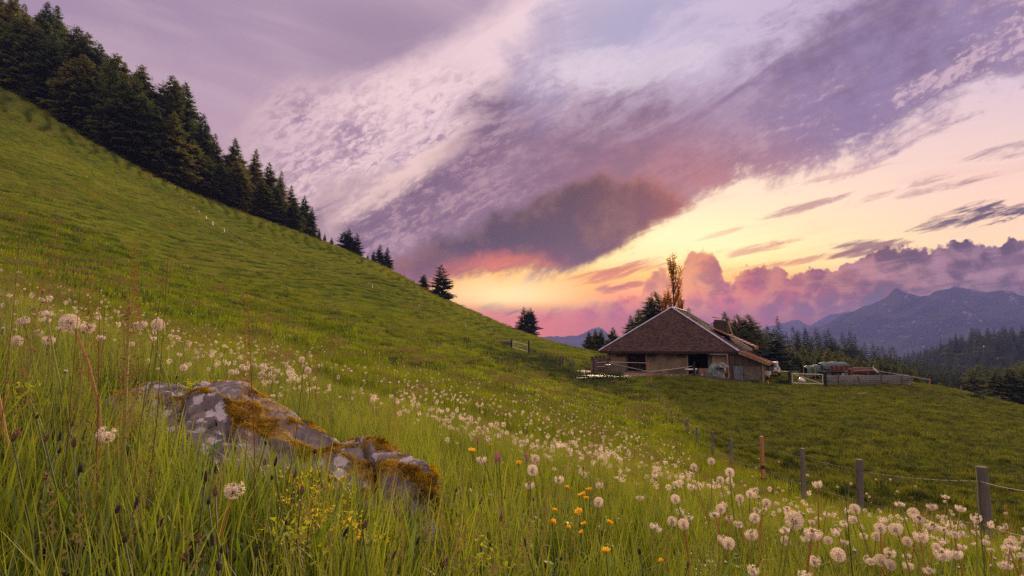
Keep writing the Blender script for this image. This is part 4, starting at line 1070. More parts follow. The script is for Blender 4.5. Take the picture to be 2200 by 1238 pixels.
# shingled gablet left: end boards; planked front of the lean-to
def ext_z(a): return min(0.0, CSZ * max(a, 0) / CS) - 0.24
gA, gB = a5, a_of(1638, 0.5)
npl = 24
for i in range(npl):
    x0 = gA + (gB - gA) * i / npl; x1 = gA + (gB - gA) * (i + 1) / npl
    zb = -3.9 if x1 < a_of(1577, .5) else (-1.75 - 0.03 * (i % 3))
    t0, t1 = ext_z(x0) + 0.02, ext_z(x1) + 0.02
    if t1 - zb < 0.12: continue
    y0 = 0.52 + 0.015 * ((i * 7) % 3)
    MB().hexa([(x0 + 0.006, y0, zb), (x1 - 0.006, y0, zb), (x1 - 0.006, y0 + 0.04, zb), (x0 + 0.006, y0 + 0.04, zb), (x0 + 0.006, y0, t0), (x1 - 0.006, y0, t1), (x1 - 0.006, y0 + 0.04, t1), (x0 + 0.006, y0 + 0.04, t0)]).build('plank', M_WOOD, barn)
MB().box(((a_of(1594, .6) + gB) / 2, 0.75, -3.0), (gB - a_of(1594, .6), 0.3, 2.6)).build('foundation_wall', M_CONC, barn)
MB().box((gB - 0.15, 3.8, -2.7), (0.3, 6.2, 3.2)).build('foundation_wall', M_CONC, barn)
MB().box((gB + 0.02, 0.45, -2.9), (0.16, 0.16, 2.9)).build('corner_post', M_PALEW, barn)
# barge board following the slope
MB().hexa([(-0.1, -0.10, -0.32), (CS + 0.05, -0.10, CSZ - 0.32), (CS + 0.05, -0.04, CSZ - 0.32), (-0.1, -0.04, -0.32), (-0.1, -0.10, -0.06), (CS + 0.05, -0.10, CSZ - 0.06), (CS + 0.05, -0.04, CSZ - 0.06), (-0.1, -0.04, -0.06)]).build('barge_board', M_PALEW, barn)
# blue grey door
d0, d1 = a_of(1575, .3), a_of(1595, .3)
zd = -3.9
dr = MB().box(((d0 + d1) / 2, 0.40, -2.85), (d1 - d0, 0.05, 2.05)).build('door', M_DOOR, barn)
for k in range(5): MB().box((d0 + (d1 - d0) * (k + 0.5) / 5, 0.365, -2.85), ((d1 - d0) / 5 - 0.02, 0.02, 2.03)).build('board', M_DOOR, dr)
for z in (-2.15, -2.85, -3.6): MB().box(((d0 + d1) / 2, 0.345, z), (d1 - d0 + 0.04, 0.03, 0.09)).build('ledge', M_DOOR, dr)
for z in (-2.85,): MB().box((d1 + 0.08, 0.33, z), (0.28, 0.02, 0.05)).build('hinge', M_DKPOST, dr)
# board panel with its little roof, and two props, right of the cart bay
p0, p1 = a_of(1530, .7), a_of(1562, .7)
MB().box(((p0 + p1) / 2, 0.72, -1.6), (p1 - p0, 0.06, 2.4)).build('panel', M_PALEW, barn)
MB().box((((a_of(1526, .3)) + a_of(1566, .3)) / 2, 0.45, -0.34), (a_of(1566, .3) - a_of(1526, .3), 0.75, 0.16), Matrix.Rotation(0.12, 3, 'X')).build('porch_roof', M_GALV, barn)
MB().tube([(a_of(1563, .1), 0.1, -0.4), (a_of(1566, .1), -0.1, -4.1)], 0.09, 6).build('prop', M_PALEW, barn)
MB().tube([(a_of(1570, .0), 0.0, -0.5), (a_of(1571, .0), -0.2, -4.1)], 0.07, 6).build('prop', M_WOOD, barn)

# ------------------------------------------------------------------ yard
def yard():
    root = empty('yard_pavement', BW(-14, -5, -3.55), -PHI); tag(root, 'cracked reddish concrete slabs in front of the barn', kind='structure')
    M_SLAB, t, b, out = new_mat('wet_red_concrete')
    p = geo_pos(t); n = noise(t, p, 0.9, 6, 0.6)
    c = mix(t, n.sm(0.35, 0.65), (0.20, 0.115, 0.10, 1), (0.10, 0.066, 0.062, 1)); t.links.new(c.s, b.inputs['Base Color'])
    t.links.new(n.sm(0.40, 0.62, 0.85, 0.6).s, b.inputs['Roughness']); b.inputs['Specular IOR Level'].default_value = 0.2; bump(t, b, n, 0.4, 0.03)
    g = random.Random(2)
    inv = Matrix.Rotation(PHI, 3, 'Z')
    for i in range(7):
        for j in range(4):
            a0 = -21 + i * 2.35 + g.uniform(-.1, .1); b0 = -10.4 + j * 2.7 - i * 0.35
            if b0 > 0.2: continue
            q = []
            for (u, v) in ((0.03, 0.03), (2.31, 0.03), (2.31, 2.66), (0.03, 2.66)):
                w = BW(a0 + u, b0 + v, 0); q.append(Vector((w.x, w.y, gz(w.x, w.y) + g.uniform(0.05, 0.10))))
            P = [p_ + Vector((0, 0, -0.25)) for p_ in q] + q
            P = [inv @ (p_ - root.location) for p_ in P]
            MB().hexa(P).build('slab', M_SLAB, root)
    # rainwater on the lowest slabs
    M_W, t, b, out = new_mat('rain_water'); b.inputs['Base Color'].default_value = (0.05, 0.045, 0.05, 1); b.inputs['Roughness'].default_value = 0.45; b.inputs['Specular IOR Level'].default_value = 0.12
    n = noise(t, geo_pos(t), 5.0, 4, 0.6); bump(t, b, n, 0.5, 0.03)
    for (px, Y, rx, ry, s) in ((1292, 62.0, 2.6, 1.1, 1), (1268, 60.2, 1.6, 0.5, 2), (1318, 60.5, 1.5, 0.45, 3), (1300, 65.5, 1.2, 0.5, 4)):
        c = ground(px, Y); n_ = 40; V = [(0, 0, 0)]
        for k in range(n_):
            a = 6.283 * k / n_; rr = 1 + 0.35 * math.sin(3 * a + s) + 0.22 * math.sin(7 * a + 2 * s)
            V.append((rx * rr * math.cos(a), ry * rr * math.sin(a), 0))
        o = bpy.data.objects.new('puddle', np_mesh('puddle', V, [[(0, 1 + k, 1 + (k + 1) % n_) for k in range(n_)]], (M_W,)))
        link(o); o.location = (c.x, c.y, max(gz(c.x + dx_, c.y + dy_) for dx_ in (-1.5, 0, 1.5) for dy_ in (-.6, 0, .6)) + 0.13); tag(o, 'shallow rain puddle on the concrete yard', kind='structure')
yard()

# ------------------------------------------------------------------ fences
def post_mesh(name, h, r, mat, seed=0, foot=None, n=9, lean=0.0):
    g = random.Random(seed); mb = MB()
    pr = [(r * (1 + g.uniform(-.08, .08)) * (1 - 0.12 * i / 6), h * i / 6) for i in range(7)]
    mb.lathe([(r, -0.5)] + pr + [(r * 0.8, h + r * 0.12)], n=n)
    m = mb.mesh(name, mat, False)
    return m
def fence(name, label, posts, wires, group=None, wire_r=0.0028, wire_mat=None, barbs=False):
    """posts: (px, Y, top_py, radius, material, lean)"""
    base = ground(posts[0][0], posts[0][1])
    root = empty(name, base, 0, label, 'fence', group)
    tops = []
    for i, (px, Y, top, r, mat, lean) in enumerate(posts):
        p = ground(px, Y); tp = at(px + lean, top, Y); h = (tp - p).length
        me = post_mesh('post', h, r, mat, i)
        o = bpy.data.objects.new('post', me); link(o, root); o.location = p - base
        o.rotation_euler = (tp - p).to_track_quat('Z', 'Y').to_euler()
        tops.append((p, tp))
        if mat is M_POSTO and Y < 20:
            f = bpy.data.objects.new('charred_foot', post_mesh('charred_foot', h * 0.45, r * 1.04, M_POSTTIP, i)); link(f, o)
    for fr in wires:
        mb = MB(); pts = []
        for k in range(len(tops) - 1):
            A = tops[k][0].lerp(tops[k][1], fr); B = tops[k + 1][0].lerp(tops[k + 1][1], fr)
            A = A + (Vector((-0.9, -0.35, 0)).normalized() * posts[k][3]); B = B + (Vector((-0.9, -0.35, 0)).normalized() * posts[k + 1][3])
            for s in range(8 if k < len(tops) - 2 else 9):
                t = s / 8; q = A.lerp(B, t) - Vector((0, 0, 0.16 * t * (1 - t) * (0.6 + 0.4 * math.sin(k * 2.3)))); pts.append(q - base)
        mb.tube(pts, wire_r, 4)
        if barbs:
            for k in range(len(pts) - 1):
                L = (pts[k + 1] - pts[k]).length; m_ = int(L / 0.12)
                if (pts[k] + base).length > 14: break
                for s in range(m_):
                    q = pts[k].lerp(pts[k + 1], s / m_)
                    mb.tube([q + Vector((0, 0.012, -0.014)), q + Vector((0, -0.012, 0.014))], 0.0022, 3)
                    mb.tube([q + Vector((0.014, 0, 0.012)), q + Vector((-0.014, 0, -0.012))], 0.0022, 3)
        mb.build('wire', wire_mat or M_WIRE, root)
    return root
M_WIRE = simple('rusted_wire', (0.16, 0.14, 0.13), (0.09, 0.08, 0.075), 30.0, 0.75, 0.0, metal=0.0)
PA = [(2330, 3.9, 1030, 0.05, M_POST, -14), (2126, 5.4, 1004, 0.052, M_POST, -17), (1849, 8.0, 988, 0.052, M_POST, -3), (1727, 10.0, 964, 0.044, M_POST, -3), (1641, 12.0, 938, 0.045, M_POSTO, -5),
      (1570, 15.0, 943, 0.042, M_POST, 1), (1531, 17.5, 928, 0.042, M_POST, 0), (1498, 20.5, 918, 0.045, M_POST, -1), (1477, 24.0, 900, 0.06, M_POST, 0), (1459, 27.5, 888, 0.05, M_POST, -1), (1442, 31, 880, 0.05, M_POST, 0),
      (1433, 35, 868, 0.05, M_POST, 0), (1425, 39, 854, 0.055, M_POSTO, 0), (1417, 43, 845, 0.05, M_POST, 0), (1410, 47, 836, 0.05, M_POST, 0), (1404, 51, 826, 0.05, M_POST, -1), (1399, 55.5, 803, 0.07, M_POSTO, 0), (1391, 60, 779, 0.09, M_POSTO, 1)]
fence('fence', 'wire fence on round posts dividing the dandelion meadow from the grazed pasture', PA, (0.86, 0.42), barbs=True)
PB_ = [(1946, 62.5, 815, 0.05, M_WOOD, 0), (1997, 61.0, 814, 0.075, M_POSTO, 1), (2065, 59.5, 829, 0.07, M_POST, 0), (2147, 58.0, 851, 0.08, M_POST, 0), (2245, 57.0, 885, 0.08, M_POST, 0)]
fence('fence', 'sparse fence along the grassy brow at the right edge', PB_[1:], (0.9,))
PC = [(1145, 86, 748, 0.06, M_POST, 0), (1168, 83, 751, 0.06, M_POSTO, 0), (1178, 81, 753, 0.06, M_POSTO, 0), (1190, 78, 754, 0.06, M_POSTO, 0), (1199, 76, 757, 0.06, M_POST, 0), (1206, 74, 760, 0.06, M_POST, 0), (1213, 72, 762, 0.06, M_PALEW, 0), (1222, 69, 767, 0.07, M_POST, 0), (1229, 66, 770, 0.09, M_POST, 2), (1258, 68, 776, 0.05, M_POST, 0), (1271, 70, 776, 0.10, M_POST, 0)]
fence('fence', 'row of thin crooked posts leading down to the left of the barn', PC, (0.85,))
PD = [(346, 122, 388, 0.07, M_BONE, 0), (362, 118, 402, 0.10, M_BONE, 0), (376, 112, 416, 0.05, M_BONE, 0), (400, 106, 440, 0.04, M_BONE, 0), (416, 100, 452, 0.09, M_BONE, 0), (427, 99, 458, 0.07, M_BONE, 0), (443, 97, 464, 0.06, M_BONE, 0), (457, 95, 475, 0.05, M_BONE, 0), (482, 93, 492, 0.05, M_BONE, 0), (520, 92, 520, 0.04, M_BONE, 0), (590, 92, 566, 0.04, M_BONE, 0), (680, 92, 610, 0.04, M_BONE, 0), (800, 92, 645, 0.05, M_BONE, 0), (900, 92, 690, 0.04, M_BONE, 0), (1000, 92, 722, 0.05, M_BONE, 0), (1046, 90, 722, 0.04, M_PALEW, 0), (1066, 89, 720, 0.04, M_PALEW, 0), (1098, 88, 735, 0.05, M_POST, 0)]
fence('fence', 'line of small white posts crossing the left slope below the wood', PD, (0.9,), wire_r=0.008, wire_mat=M_ROPE)
def gate(px0, px1, Y0, Y1, t0, t1, rise, label, flip):
    A, B = ground(px0, Y0), ground(px1, Y1)
    root = empty('gate', A, 0, label, 'gate')
    w = F_PX and 0.15
    for P, top, Y, px in ((A, t0, Y0, px0), (B, t1, Y1, px1)):
        h = at(px, top, Y).z - P.z
        MB().box(P - A + Vector((0, 0, h / 2 - 0.2)), (0.24, 0.24, h + 0.4)).build('gate_post', M_DKPOST, root, bevel=0.02)
    d = (B - A); L = d.length; u = d / L; a = A + u * 0.28 - A; b = B - u * 0.25 - A
    z0, z1 = 0.22, rise
    fr = MB()
    fr.tube([a + Vector((0, 0, z0)), b + Vector((0, 0, z0))], 0.045, 6); fr.tube([a + Vector((0, 0, z1)), b + Vector((0, 0, z1))], 0.045, 6)
    fr.tube([a + Vector((0, 0, z0)), a + Vector((0, 0, z1))], 0.045, 6); fr.tube([b + Vector((0, 0, z0)), b + Vector((0, 0, z1))], 0.045, 6)
    fr.build('frame', M_GATE, root)
    x, y = (a, b) if not flip else (b, a)
    MB().tube([x + Vector((0, 0, z1)), y + Vector((0, 0, z0))], 0.04, 6).build('brace', M_GATE, root)
gate(1697, 1774, 63, 61.5, 797, 799, 1.25, 'galvanised tube gate between two black posts right of the barn', False)
gate(1099, 1136, 88, 86, 732, 732, 1.2, 'small tube gate between two dark posts on the left meadow', True)
# trough beside the far gate
tr = ground(1080, 89); to = empty('water_trough', tr, 0.05, 'long grey stone trough left of the small gate', 'trough')
MB().hexa([(-1.1, -.35, 0.05), (1.1, -.35, 0.05), (1.1, .35, 0.05), (-1.1, .35, 0.05), (-1.2, -.42, .6), (1.2, -.42, .6), (1.2, .42, .6), (-1.2, .42, .6)]).build('basin', M_CONC, to)
MB().box((0, 0, .61), (2.2, .66, .02)).build('water', M_GLASS, to)
MB().box((1.35, 0, .5), (.3, .5, 1.3)).build('pillar', M_CONC, to)
# ------------------------------------------------------------------ rope fence of the yard
yr = ground(1271, 66); rf = empty('rope_barrier', yr, 0, 'white electric tapes strung between posts across the concrete yard', 'barrier')
def yp(px, py, Y): return at(px, py, Y) - yr
for (px, Y, top, r, m_) in ((1281, 66, 775, 0.12, M_POST), (1391.5, 61, 779, 0.07, M_WOOD), (1492, 62, 778, 0.13, M_DKPOST)):
    p = ground(px, Y); h = at(px, top, Y).z - p.z
    o = bpy.data.objects.new('post', post_mesh('post', h, r, m_, px)); link(o, rf); o.location = p - yr
for pts in ([(1281, 779, 66), (1303, 778, 66)], [(1281, 788, 66), (1303, 787, 66)], [(1308, 778, 66), (1350, 779, 63.5), (1391, 780, 61)], [(1308, 780, 66), (1350, 789, 63.5), (1391, 798, 61)], [(1392, 799, 61), (1440, 794, 61.5), (1487, 787, 62)]):
    MB().tube([yp(*q) for q in pts], 0.022, 5).build('tape', M_ROPE, rf)
# stub of stacked stones beside the first post
st = ground(1306, 66); so = empty('stone_pillar', st, 0, 'rough pillar of piled stones with a pale cap at the barn\'s left corner', 'pillar')
g = random.Random(4)
for k in range(9):
    z = 0.08 + k * 0.165
    for q in range(5):
        a = q * 1.257 + k; mb = MB()
        mb.lathe([(0.06, -0.08), (0.17, -0.03), (0.16, 0.05), (0.07, 0.085)], (0.17 * math.cos(a), 0.17 * math.sin(a), z), 6, Matrix.Rotation(g.uniform(0, 3), 3, 'Z') @ Matrix.Rotation(g.uniform(-.2, .2), 3, 'X'))
        mb.build('stone', M_CONC if k < 8 else M_BONE, so)
# firewood under the left eave
wl = ground(1291, 76); wo = empty('firewood_stack', wl, -PHI, 'stack of split firewood with pale cut ends under the left eave', 'firewood')
M_LOGEND = simple('cut_wood', (0.17, 0.11, 0.08), (0.06, 0.04, 0.03), 6.0, 0.8, 0.2)
lm = MB().tube([(0, -0.5, 0), (0, 0.5, 0)], 0.095, 7).mesh('log', M_BARK); lm.materials.append(M_LOGEND); [setattr(lm.polygons[i], 'material_index', 1) for i in range(7, 9)]
for i in range(13):
    for j in range(14):
        if j > 11 and (i + j) % 3: continue
        o = bpy.data.objects.new('log', lm); link(o, wo); o.location = (-1.2 + i * 0.19 + 0.09 * (j % 2), g.uniform(-.1, .1), 0.15 + j * 0.165); o.rotation_euler = (0, g.uniform(0, 6), 0)
        o.scale = (1, 1, 1) if j < 12 else (0.9, 1, 0.9)

# ------------------------------------------------------------------ things in and before the cart bay
# draped tarpaulin
def cloth_heap(name, loc, sx, sy, h, seed, mat, label, cat, parent_parts=None, rz=0.0, shape=None):
    n = 46; xs = np.linspace(-1, 1, n); A, Bq = np.meshgrid(xs, xs)
    rr = np.maximum(np.abs(A), np.abs(Bq))
    f = shape(A, Bq) if shape else (1 - rr ** 2.2)
    folds = 0.10 * np.sin(14 * np.arctan2(Bq, A) + 5 * fbm(A * 2 + seed, Bq * 2, 2)) * rr
    z = h * np.clip(f + 0.35 * fbm(A * 1.8 + seed, Bq * 1.8 + seed, 4), 0.0, 2) 
    x = A * sx * (1 - 0.35 * (1 - rr) + folds * 1.0); y = Bq * sy * (1 - 0.35 * (1 - rr) + folds)
    V = np.stack([x.ravel(), y.ravel(), z.ravel()], 1); idx = np.arange(n * n).reshape(n, n)
    F = np.stack([idx[:-1, :-1].ravel(), idx[:-1, 1:].ravel(), idx[1:, 1:].ravel(), idx[1:, :-1].ravel()], 1)
    o = np_obj(name, V, [F], mat, None, smooth=True); o.location = loc; o.rotation_euler = (0, 0, rz)
    tag(o, label, cat)
    return o
def tarp_mat(name, c1, c2, c3):
    m, t, b, out = new_mat(name); p = obj_pos(t); n = noise(t, p, 1.3, 4, 0.5, 1.0); n2 = noise(t, scaled(t, p, (1, 1, .3)), 4.0, 5, 0.6, 1.5)
    c = mix(t, n.sm(0.44, 0.52), (*c1, 1), (*c2, 1)); c = mix(t, n2.sm(0.52, 0.60), c, (*c3, 1)); t.links.new(c.s, b.inputs['Base Color'])
    b.inputs['Roughness'].default_value = 0.6; b.inputs['Specular IOR Level'].default_value = 0.2; bump(t, b, n2, 0.6, 0.06); return m
M_TARP = tarp_mat('green_white_tarp', (0.05, 0.11, 0.09), (0.20, 0.22, 0.22), (0.10, 0.11, 0.14))
M_TARP2 = tarp_mat('green_tarp', (0.018, 0.065, 0.05), (0.03, 0.085, 0.07), (0.16, 0.17, 0.13))
M_TARP3 = tarp_mat('grey_green_tarp', (0.08, 0.10, 0.115), (0.035, 0.085, 0.075), (0.12, 0.13, 0.16))
tp = ground(1536, 66.5)
cloth_heap('tarpaulin', tp, 0.95, 0.7, 2.0, 3.0, M_TARP, 'crumpled green and white tarpaulin draped over tools beside the barn bay', 'tarpaulin', rz=0.3)
cloth_heap('tarpaulin', ground(1551, 66.2) + Vector((0, 0, 1.5)), 0.75, 0.5, 0.62, 8.0, M_TARP, 'upper fold of tarpaulin hooding the red machine beside the barn bay', 'tarpaulin', rz=0.1)
mo = empty('hay_machine', ground(1550, 66.8), 0.3, 'red and white farm machine half hidden under the tarpaulin', 'machine')
MB().box((0, 0, 1.25), (0.5, 0.5, 0.42)).build('engine', M_REDP, mo, bevel=0.06); MB().box((0.38, 0, 1.25), (0.32, 0.45, 0.36)).build('tank', M_BONE, mo, bevel=0.05)
for s in (-1, 1): MB().tube([(0.1 * s, 0, 1.1), (0.45 * s, -0.3, -0.1)], 0.05, 6).build('leg', M_PALEW, mo)
MB().tube([(0.4, -0.4, 0.0), (0.95, -0.4, 0.75)], 0.045, 6).build('shaft', M_PALEW, mo)
# cart in the bay
co = empty('hay_cart', ground(1492, 70) + Vector((0, 0, 0.0)), 0.2, 'small cart with a pale bed and one wire wheel in the dark bay', 'cart')
MB().box((-0.3, 0, 0.85), (1.5, 0.9, 0.14)).build('bed', M_BONE, co, bevel=0.03)
def wheel(parent, c, r, w, axis='X', name='wheel', spokes=True):
    M = Matrix.Rotation(math.pi / 2, 3, 'Y') if axis == 'X' else Matrix.Rotation(math.pi / 2, 3, 'X')
    wo_ = MB().lathe([(r * 0.72, -w / 2), (r * 0.95, -w / 2), (r, -w / 4), (r, w / 4), (r * 0.95, w / 2), (r * 0.72, w / 2)], c, 18, M).build(name, M_RUB, parent)
    MB().lathe([(r * 0.1, -w * 0.55), (r * 0.68, -w * 0.52), (r * 0.68, w * 0.52), (r * 0.1, w * 0.55)], c, 14, M).build('rim', M_GALV, wo_)
    return wo_
wheel(co, (0.45, -0.5, 0.5), 0.5, 0.1, 'Y'); wheel(co, (0.45, 0.5, 0.5), 0.5, 0.1, 'Y')
MB().tube([(-1.0, -.3, .8), (-1.5, -.4, .1)], 0.04, 6).build('shaft', M_WOOD, co)
bo = empty('wooden_crate', ground(1513, 69), -PHI, 'brown wooden crate standing in the barn bay beside the cart', 'crate')
for k in range(5): MB().box((0, -0.42, 0.12 + 0.21 * k), (1.0, 0.04, 0.19)).build('board', M_PALEW, bo)
MB().box((0, 0, 0.55), (0.94, 0.78, 1.05)).build('box', M_WOOD, bo)
to2 = empty('milk_can', ground(1509, 67.5), 0, 'small bright can on the ground before the crate', 'can')
MB().lathe([(0.14, 0), (0.15, 0.3), (0.08, 0.4), (0.09, 0.46)], n=12).build('body', M_GALV, to2, True)

# ------------------------------------------------------------------ car, trailer, tarpaulins, rails
def loft(sections):
    """closed body from cross sections (lists of points)"""
    n = len(sections[0]); V = [p for s in sections for p in s]
    F = [(i * n + k, i * n + (k + 1) % n, (i + 1) * n + (k + 1) % n, (i + 1) * n + k) for i in range(len(sections) - 1) for k in range(n)]
    F += [tuple(range(n))[::-1], tuple((len(sections) - 1) * n + k for k in range(n))]
    return MB().add(V, F)
def suv(loc, rz):
    o = empty('parked_car', loc, rz, 'white off road car with a spare wheel on its tail, parked right of the barn', 'car')
    def sec(x, w, zl, zh): return [(x, -w, zl), (x, w, zl), (x, w * 1.0, (zl + zh) / 2), (x, w * .96, zh), (x, -w * .96, zh), (x, -w, (zl + zh) / 2)]
    loft([sec(-2.0, .78, .5, .9), sec(-1.95, .84, .4, 1.02), sec(-1.2, .88, .35, 1.05), (sec(0.6, .88, .35, 1.05)), sec(1.0, .87, .35, 1.02), sec(1.9, .80, .4, .92), sec(2.0, .74, .45, .8)]).build('body', M_BONE, o, bevel=0.03)
    def sc(x, w, z): return [(x, -.84, 1.04), (x, .84, 1.04), (x, w, z), (x, -w, z)]
    cb = loft([sc(-1.93, .70, 1.06), sc(-1.78, .70, 1.78), sc(-1.0, .72, 1.86), sc(0.2, .70, 1.82), sc(0.95, .68, 1.06)]).build('cabin', M_BONE, o, bevel=0.02)
    MB().hexa([(-1.92, -.62, 1.12), (-1.92, .62, 1.12), (-1.86, .6, 1.12), (-1.86, -.6, 1.12), (-1.82, -.58, 1.66), (-1.82, .58, 1.66), (-1.76, .58, 1.66), (-1.76, -.58, 1.66)]).build('rear_window', M_GLASS, o)
    for s in (-1, 1):
        for (x0, x1) in ((-1.6, -.75), (-.68, .05), (.12, .6)):
            MB().hexa([(x0, s * .80, 1.12), (x1, s * .80, 1.12), (x1, s * .84, 1.12), (x0, s * .84, 1.12), (x0, s * .715, 1.70), (x1 - .05, s * .715, 1.70 if x1 < .3 else 1.45), (x1 - .05, s * .755, 1.70 if x1 < .3 else 1.45), (x0, s * .755, 1.70)]).build('side_window', M_GLASS, o)
        MB().box((-1.98, s * .72, .98), (.08, .16, .28)).build('tail_light', M_LAMPR, o)
        MB().box((.5, s * .95, 1.15), (.12, .16, .16)).build('mirror', M_RUB, o)
        wheel(o, (-1.25, s * .80, .36), .36, .22, 'Y'); wheel(o, (1.28, s * .80, .36), .36, .22, 'Y')
    wheel(o, (-2.1, 0.12, .98), .36, .2, 'X', name='spare_wheel')
    MB().box((-2.04, 0, .48), (.14, 1.5, .18)).build('bumper', M_RUB, o, bevel=0.02)
    MB().box((-2.03, -.45, .72), (.02, .44, .12)).build('number_plate', M_BONE, o)
    MB().box((-0.7, .5, 1.90), (1.9, .04, .05)).build('roof_rail', M_RUB, o); MB().box((-0.7, -.5, 1.90), (1.9, .04, .05)).build('roof_rail', M_RUB, o)
suv(ground(1661, 76, 0.02), math.radians(62))
lt = empty('small_trailer', ground(1647, 72.5, 0.03), math.radians(60), 'little white box trailer parked behind the barn corner', 'trailer')
MB().box((0, 0, .7), (1.5, 1.0, .5)).build('box', M_BONE, lt, bevel=0.03); wheel(lt, (0, -.55, .3), .3, .14, 'Y'); wheel(lt, (0, .55, .3), .3, .14, 'Y'); MB().tube([(.7, 0, .5), (1.5, 0, .45)], .04, 6).build('drawbar', M_GALV, lt)
ys = empty('marker_stake', ground(1652, 66), 0, 'thin stake with pale yellow tape fluttering in front of the white car', 'stake')
M_YEL = simple('yellow_tape', (0.75, 0.68, 0.22), (0.6, 0.5, 0.15), 3.0, 0.5, 0.0)
MB().tube([(0, 0, 0), (0.03, 0, 1.1)], 0.02, 5).build('pole', M_WOOD, ys)
g = random.Random(9)
for k in range(7):
    z = (0.08, 0.16, 0.3, 0.78, 0.92, 1.0, 1.08)[k]
    MB().box((g.uniform(-.12, .12), -0.03, z), (.12, .03, .07), Matrix.Rotation(g.uniform(-.8, .8), 3, 'Y')).build('tape', M_YEL, ys)
tr0 = ground(1768, 71, 0.0)
hw = empty('hay_wagon', tr0, math.radians(6), 'red flatbed hay wagon under a grey green tarpaulin', 'wagon')
MB().box((0.9, 0, .95), (3.9, 1.9, .16)).build('bed', M_WOOD, hw)
for s in (-1, 1):
    sb = MB().box((1.6, s * .96, 1.28), (2.5, .05, .55)).build('side_board', M_REDP, hw)
    for k in range(4): MB().box((0.6 + 0.65 * k, s * 1.0, 1.28), (.06, .05, .6)).build('stake', M_DKPOST, sb)
MB().box((2.88, 0, 1.28), (.05, 1.9, .55)).build('end_board', M_REDP, hw)
for x in (-.4, 2.1):
    for s in (-1, 1): wheel(hw, (x, s * .8, .42), .42, .22, 'Y')
    MB().tube([(x, -.8, .42), (x, .8, .42)], .06, 6).build('axle', M_DKPOST, hw)
MB().box((0.85, 0, .74), (3.2, .4, .26)).build('chassis', M_DKPOST, hw)
def ridge_tarp(loc, L, Wd, z0, z1, seed, mat, label, rz, jag=0.25):
    nx, ny = 60, 26; A, Bq = np.meshgrid(np.linspace(0, 1, nx), np.linspace(-1, 1, ny), indexing='ij')
    top = z1 - 0.18 * np.abs(A - 0.6) * 2 + 0.18 * fbm(A * 5 + seed, A * 0 + seed, 2)
    bot = z0 + jag * (fbm(A * 9 + seed, np.sign(Bq) * 3, 3) + 0.25 * np.abs(np.sin(A * 14)))
    s = np.abs(Bq)
    z = np.where(s < 0.5, top - 0.25 * (s / 0.5) ** 1.5, top - 0.25 - (top - 0.25 - bot) * (s - 0.5) / 0.5) + 0.06 * fbm(A * 12, Bq * 5 + seed, 3)
    y = np.where(s < 0.5, s / 0.5 * Wd * 0.92, Wd * (0.92 + 0.16 * (s - 0.5)) + 0.08 * np.sin(A * 40 + 3 * Bq) * (s - 0.5) * 2) * np.sign(Bq)
    V = np.stack([(A * L).ravel(), y.ravel(), z.ravel()], 1); idx = np.arange(nx * ny).reshape(nx, ny)
    F = np.stack([idx[:-1, :-1].ravel(), idx[1:, :-1].ravel(), idx[1:, 1:].ravel(), idx[:-1, 1:].ravel()], 1)
    o = np_obj('tarpaulin', V, [F], mat, None, smooth=True); o.location = loc; o.rotation_euler = (0, 0, rz); tag(o, label, 'tarpaulin'); return o
ridge_tarp(tr0 + Vector((-0.55, 0, 0)), 3.6, 1.0, 1.15, 2.15, 2.0, M_TARP3, 'pale grey green tarpaulin stretched over the red hay wagon', math.radians(6))
ridge_tarp(ground(1727, 71, 0.0), 3.1, 0.9, 0.25, 1.72, 6.0, M_TARP2, 'dark green tarpaulin with torn pale edges left of the red wagon', math.radians(4), 0.4)
MB().tube([Vector((0, 0, 0)), Vector((0, 0, 1.9))], 0.04, 6)
for i, (px, h) in enumerate(((1727, 1.75), (1752, 1.7))):
    p = ground(px, 70); o = MB().tube([(0, 0, -.2), (0.03, 0, h)], 0.045, 6).build('prop_pole', M_PALEW, None); o.location = p
    tag(o, ('pale pole at the left end of the dark green tarpaulin', 'pale pole in the middle of the dark green tarpaulin')[i], 'pole')
fs = empty('feed_sack', ground(1721, 66, 0.0), 0.2, 'round white and red sack lying behind the gate', 'sack')
MB().lathe([(0.1, 0), (0.38, 0.1), (0.42, 0.3), (0.3, 0.5), (0.08, 0.58)], n=14, M=Matrix.Rotation(0.5, 3, 'Y')).build('sack', M_BONE, fs, True); MB().lathe([(0.05, 0.1), (0.2, 0.2), (0.22, 0.4), (0.05, 0.5)], (0.38, 0, 0), n=12).build('red_end', M_REDP, fs, True)
# crash-barrier like rails lying on stakes
A0, A1 = ground(1777, 62.4), ground(1958, 61.8)
def rail_mesh(L):
    prof = [(-.06, 0), (-.048, .04), (-.025, .04), (-.01, 0), (.01, 0), (.025, .04), (.048, .04), (.06, 0)]
    V = []; F = []
    for x in (0, L):
        V += [(x, -p[1], p[0]) for p in prof] + [(x, -p[1] + .012, p[0]) for p in prof[::-1]]
    n = 16; F = [(k, (k + 1) % n, n + (k + 1) % n, n + k) for k in range(n)]
    return MB().add(V, F).mesh('steel_rail', simple('dull_zinc_rail', (0.23, 0.22, 0.27), (0.15, 0.145, 0.18), 0.8, 0.75, 0.0, (0.2, 1, 1), spec=0.15))
rm = rail_mesh((A1 - A0).length)
u = (A1 - A0).normalized(); rzr = math.atan2(u.y, u.x)
g = random.Random(5)
hs = [0.16, 0.37, 0.58, 0.79, 1.0]
lbr = ['lowest', 'second lowest', 'middle', 'second highest', 'topmost']
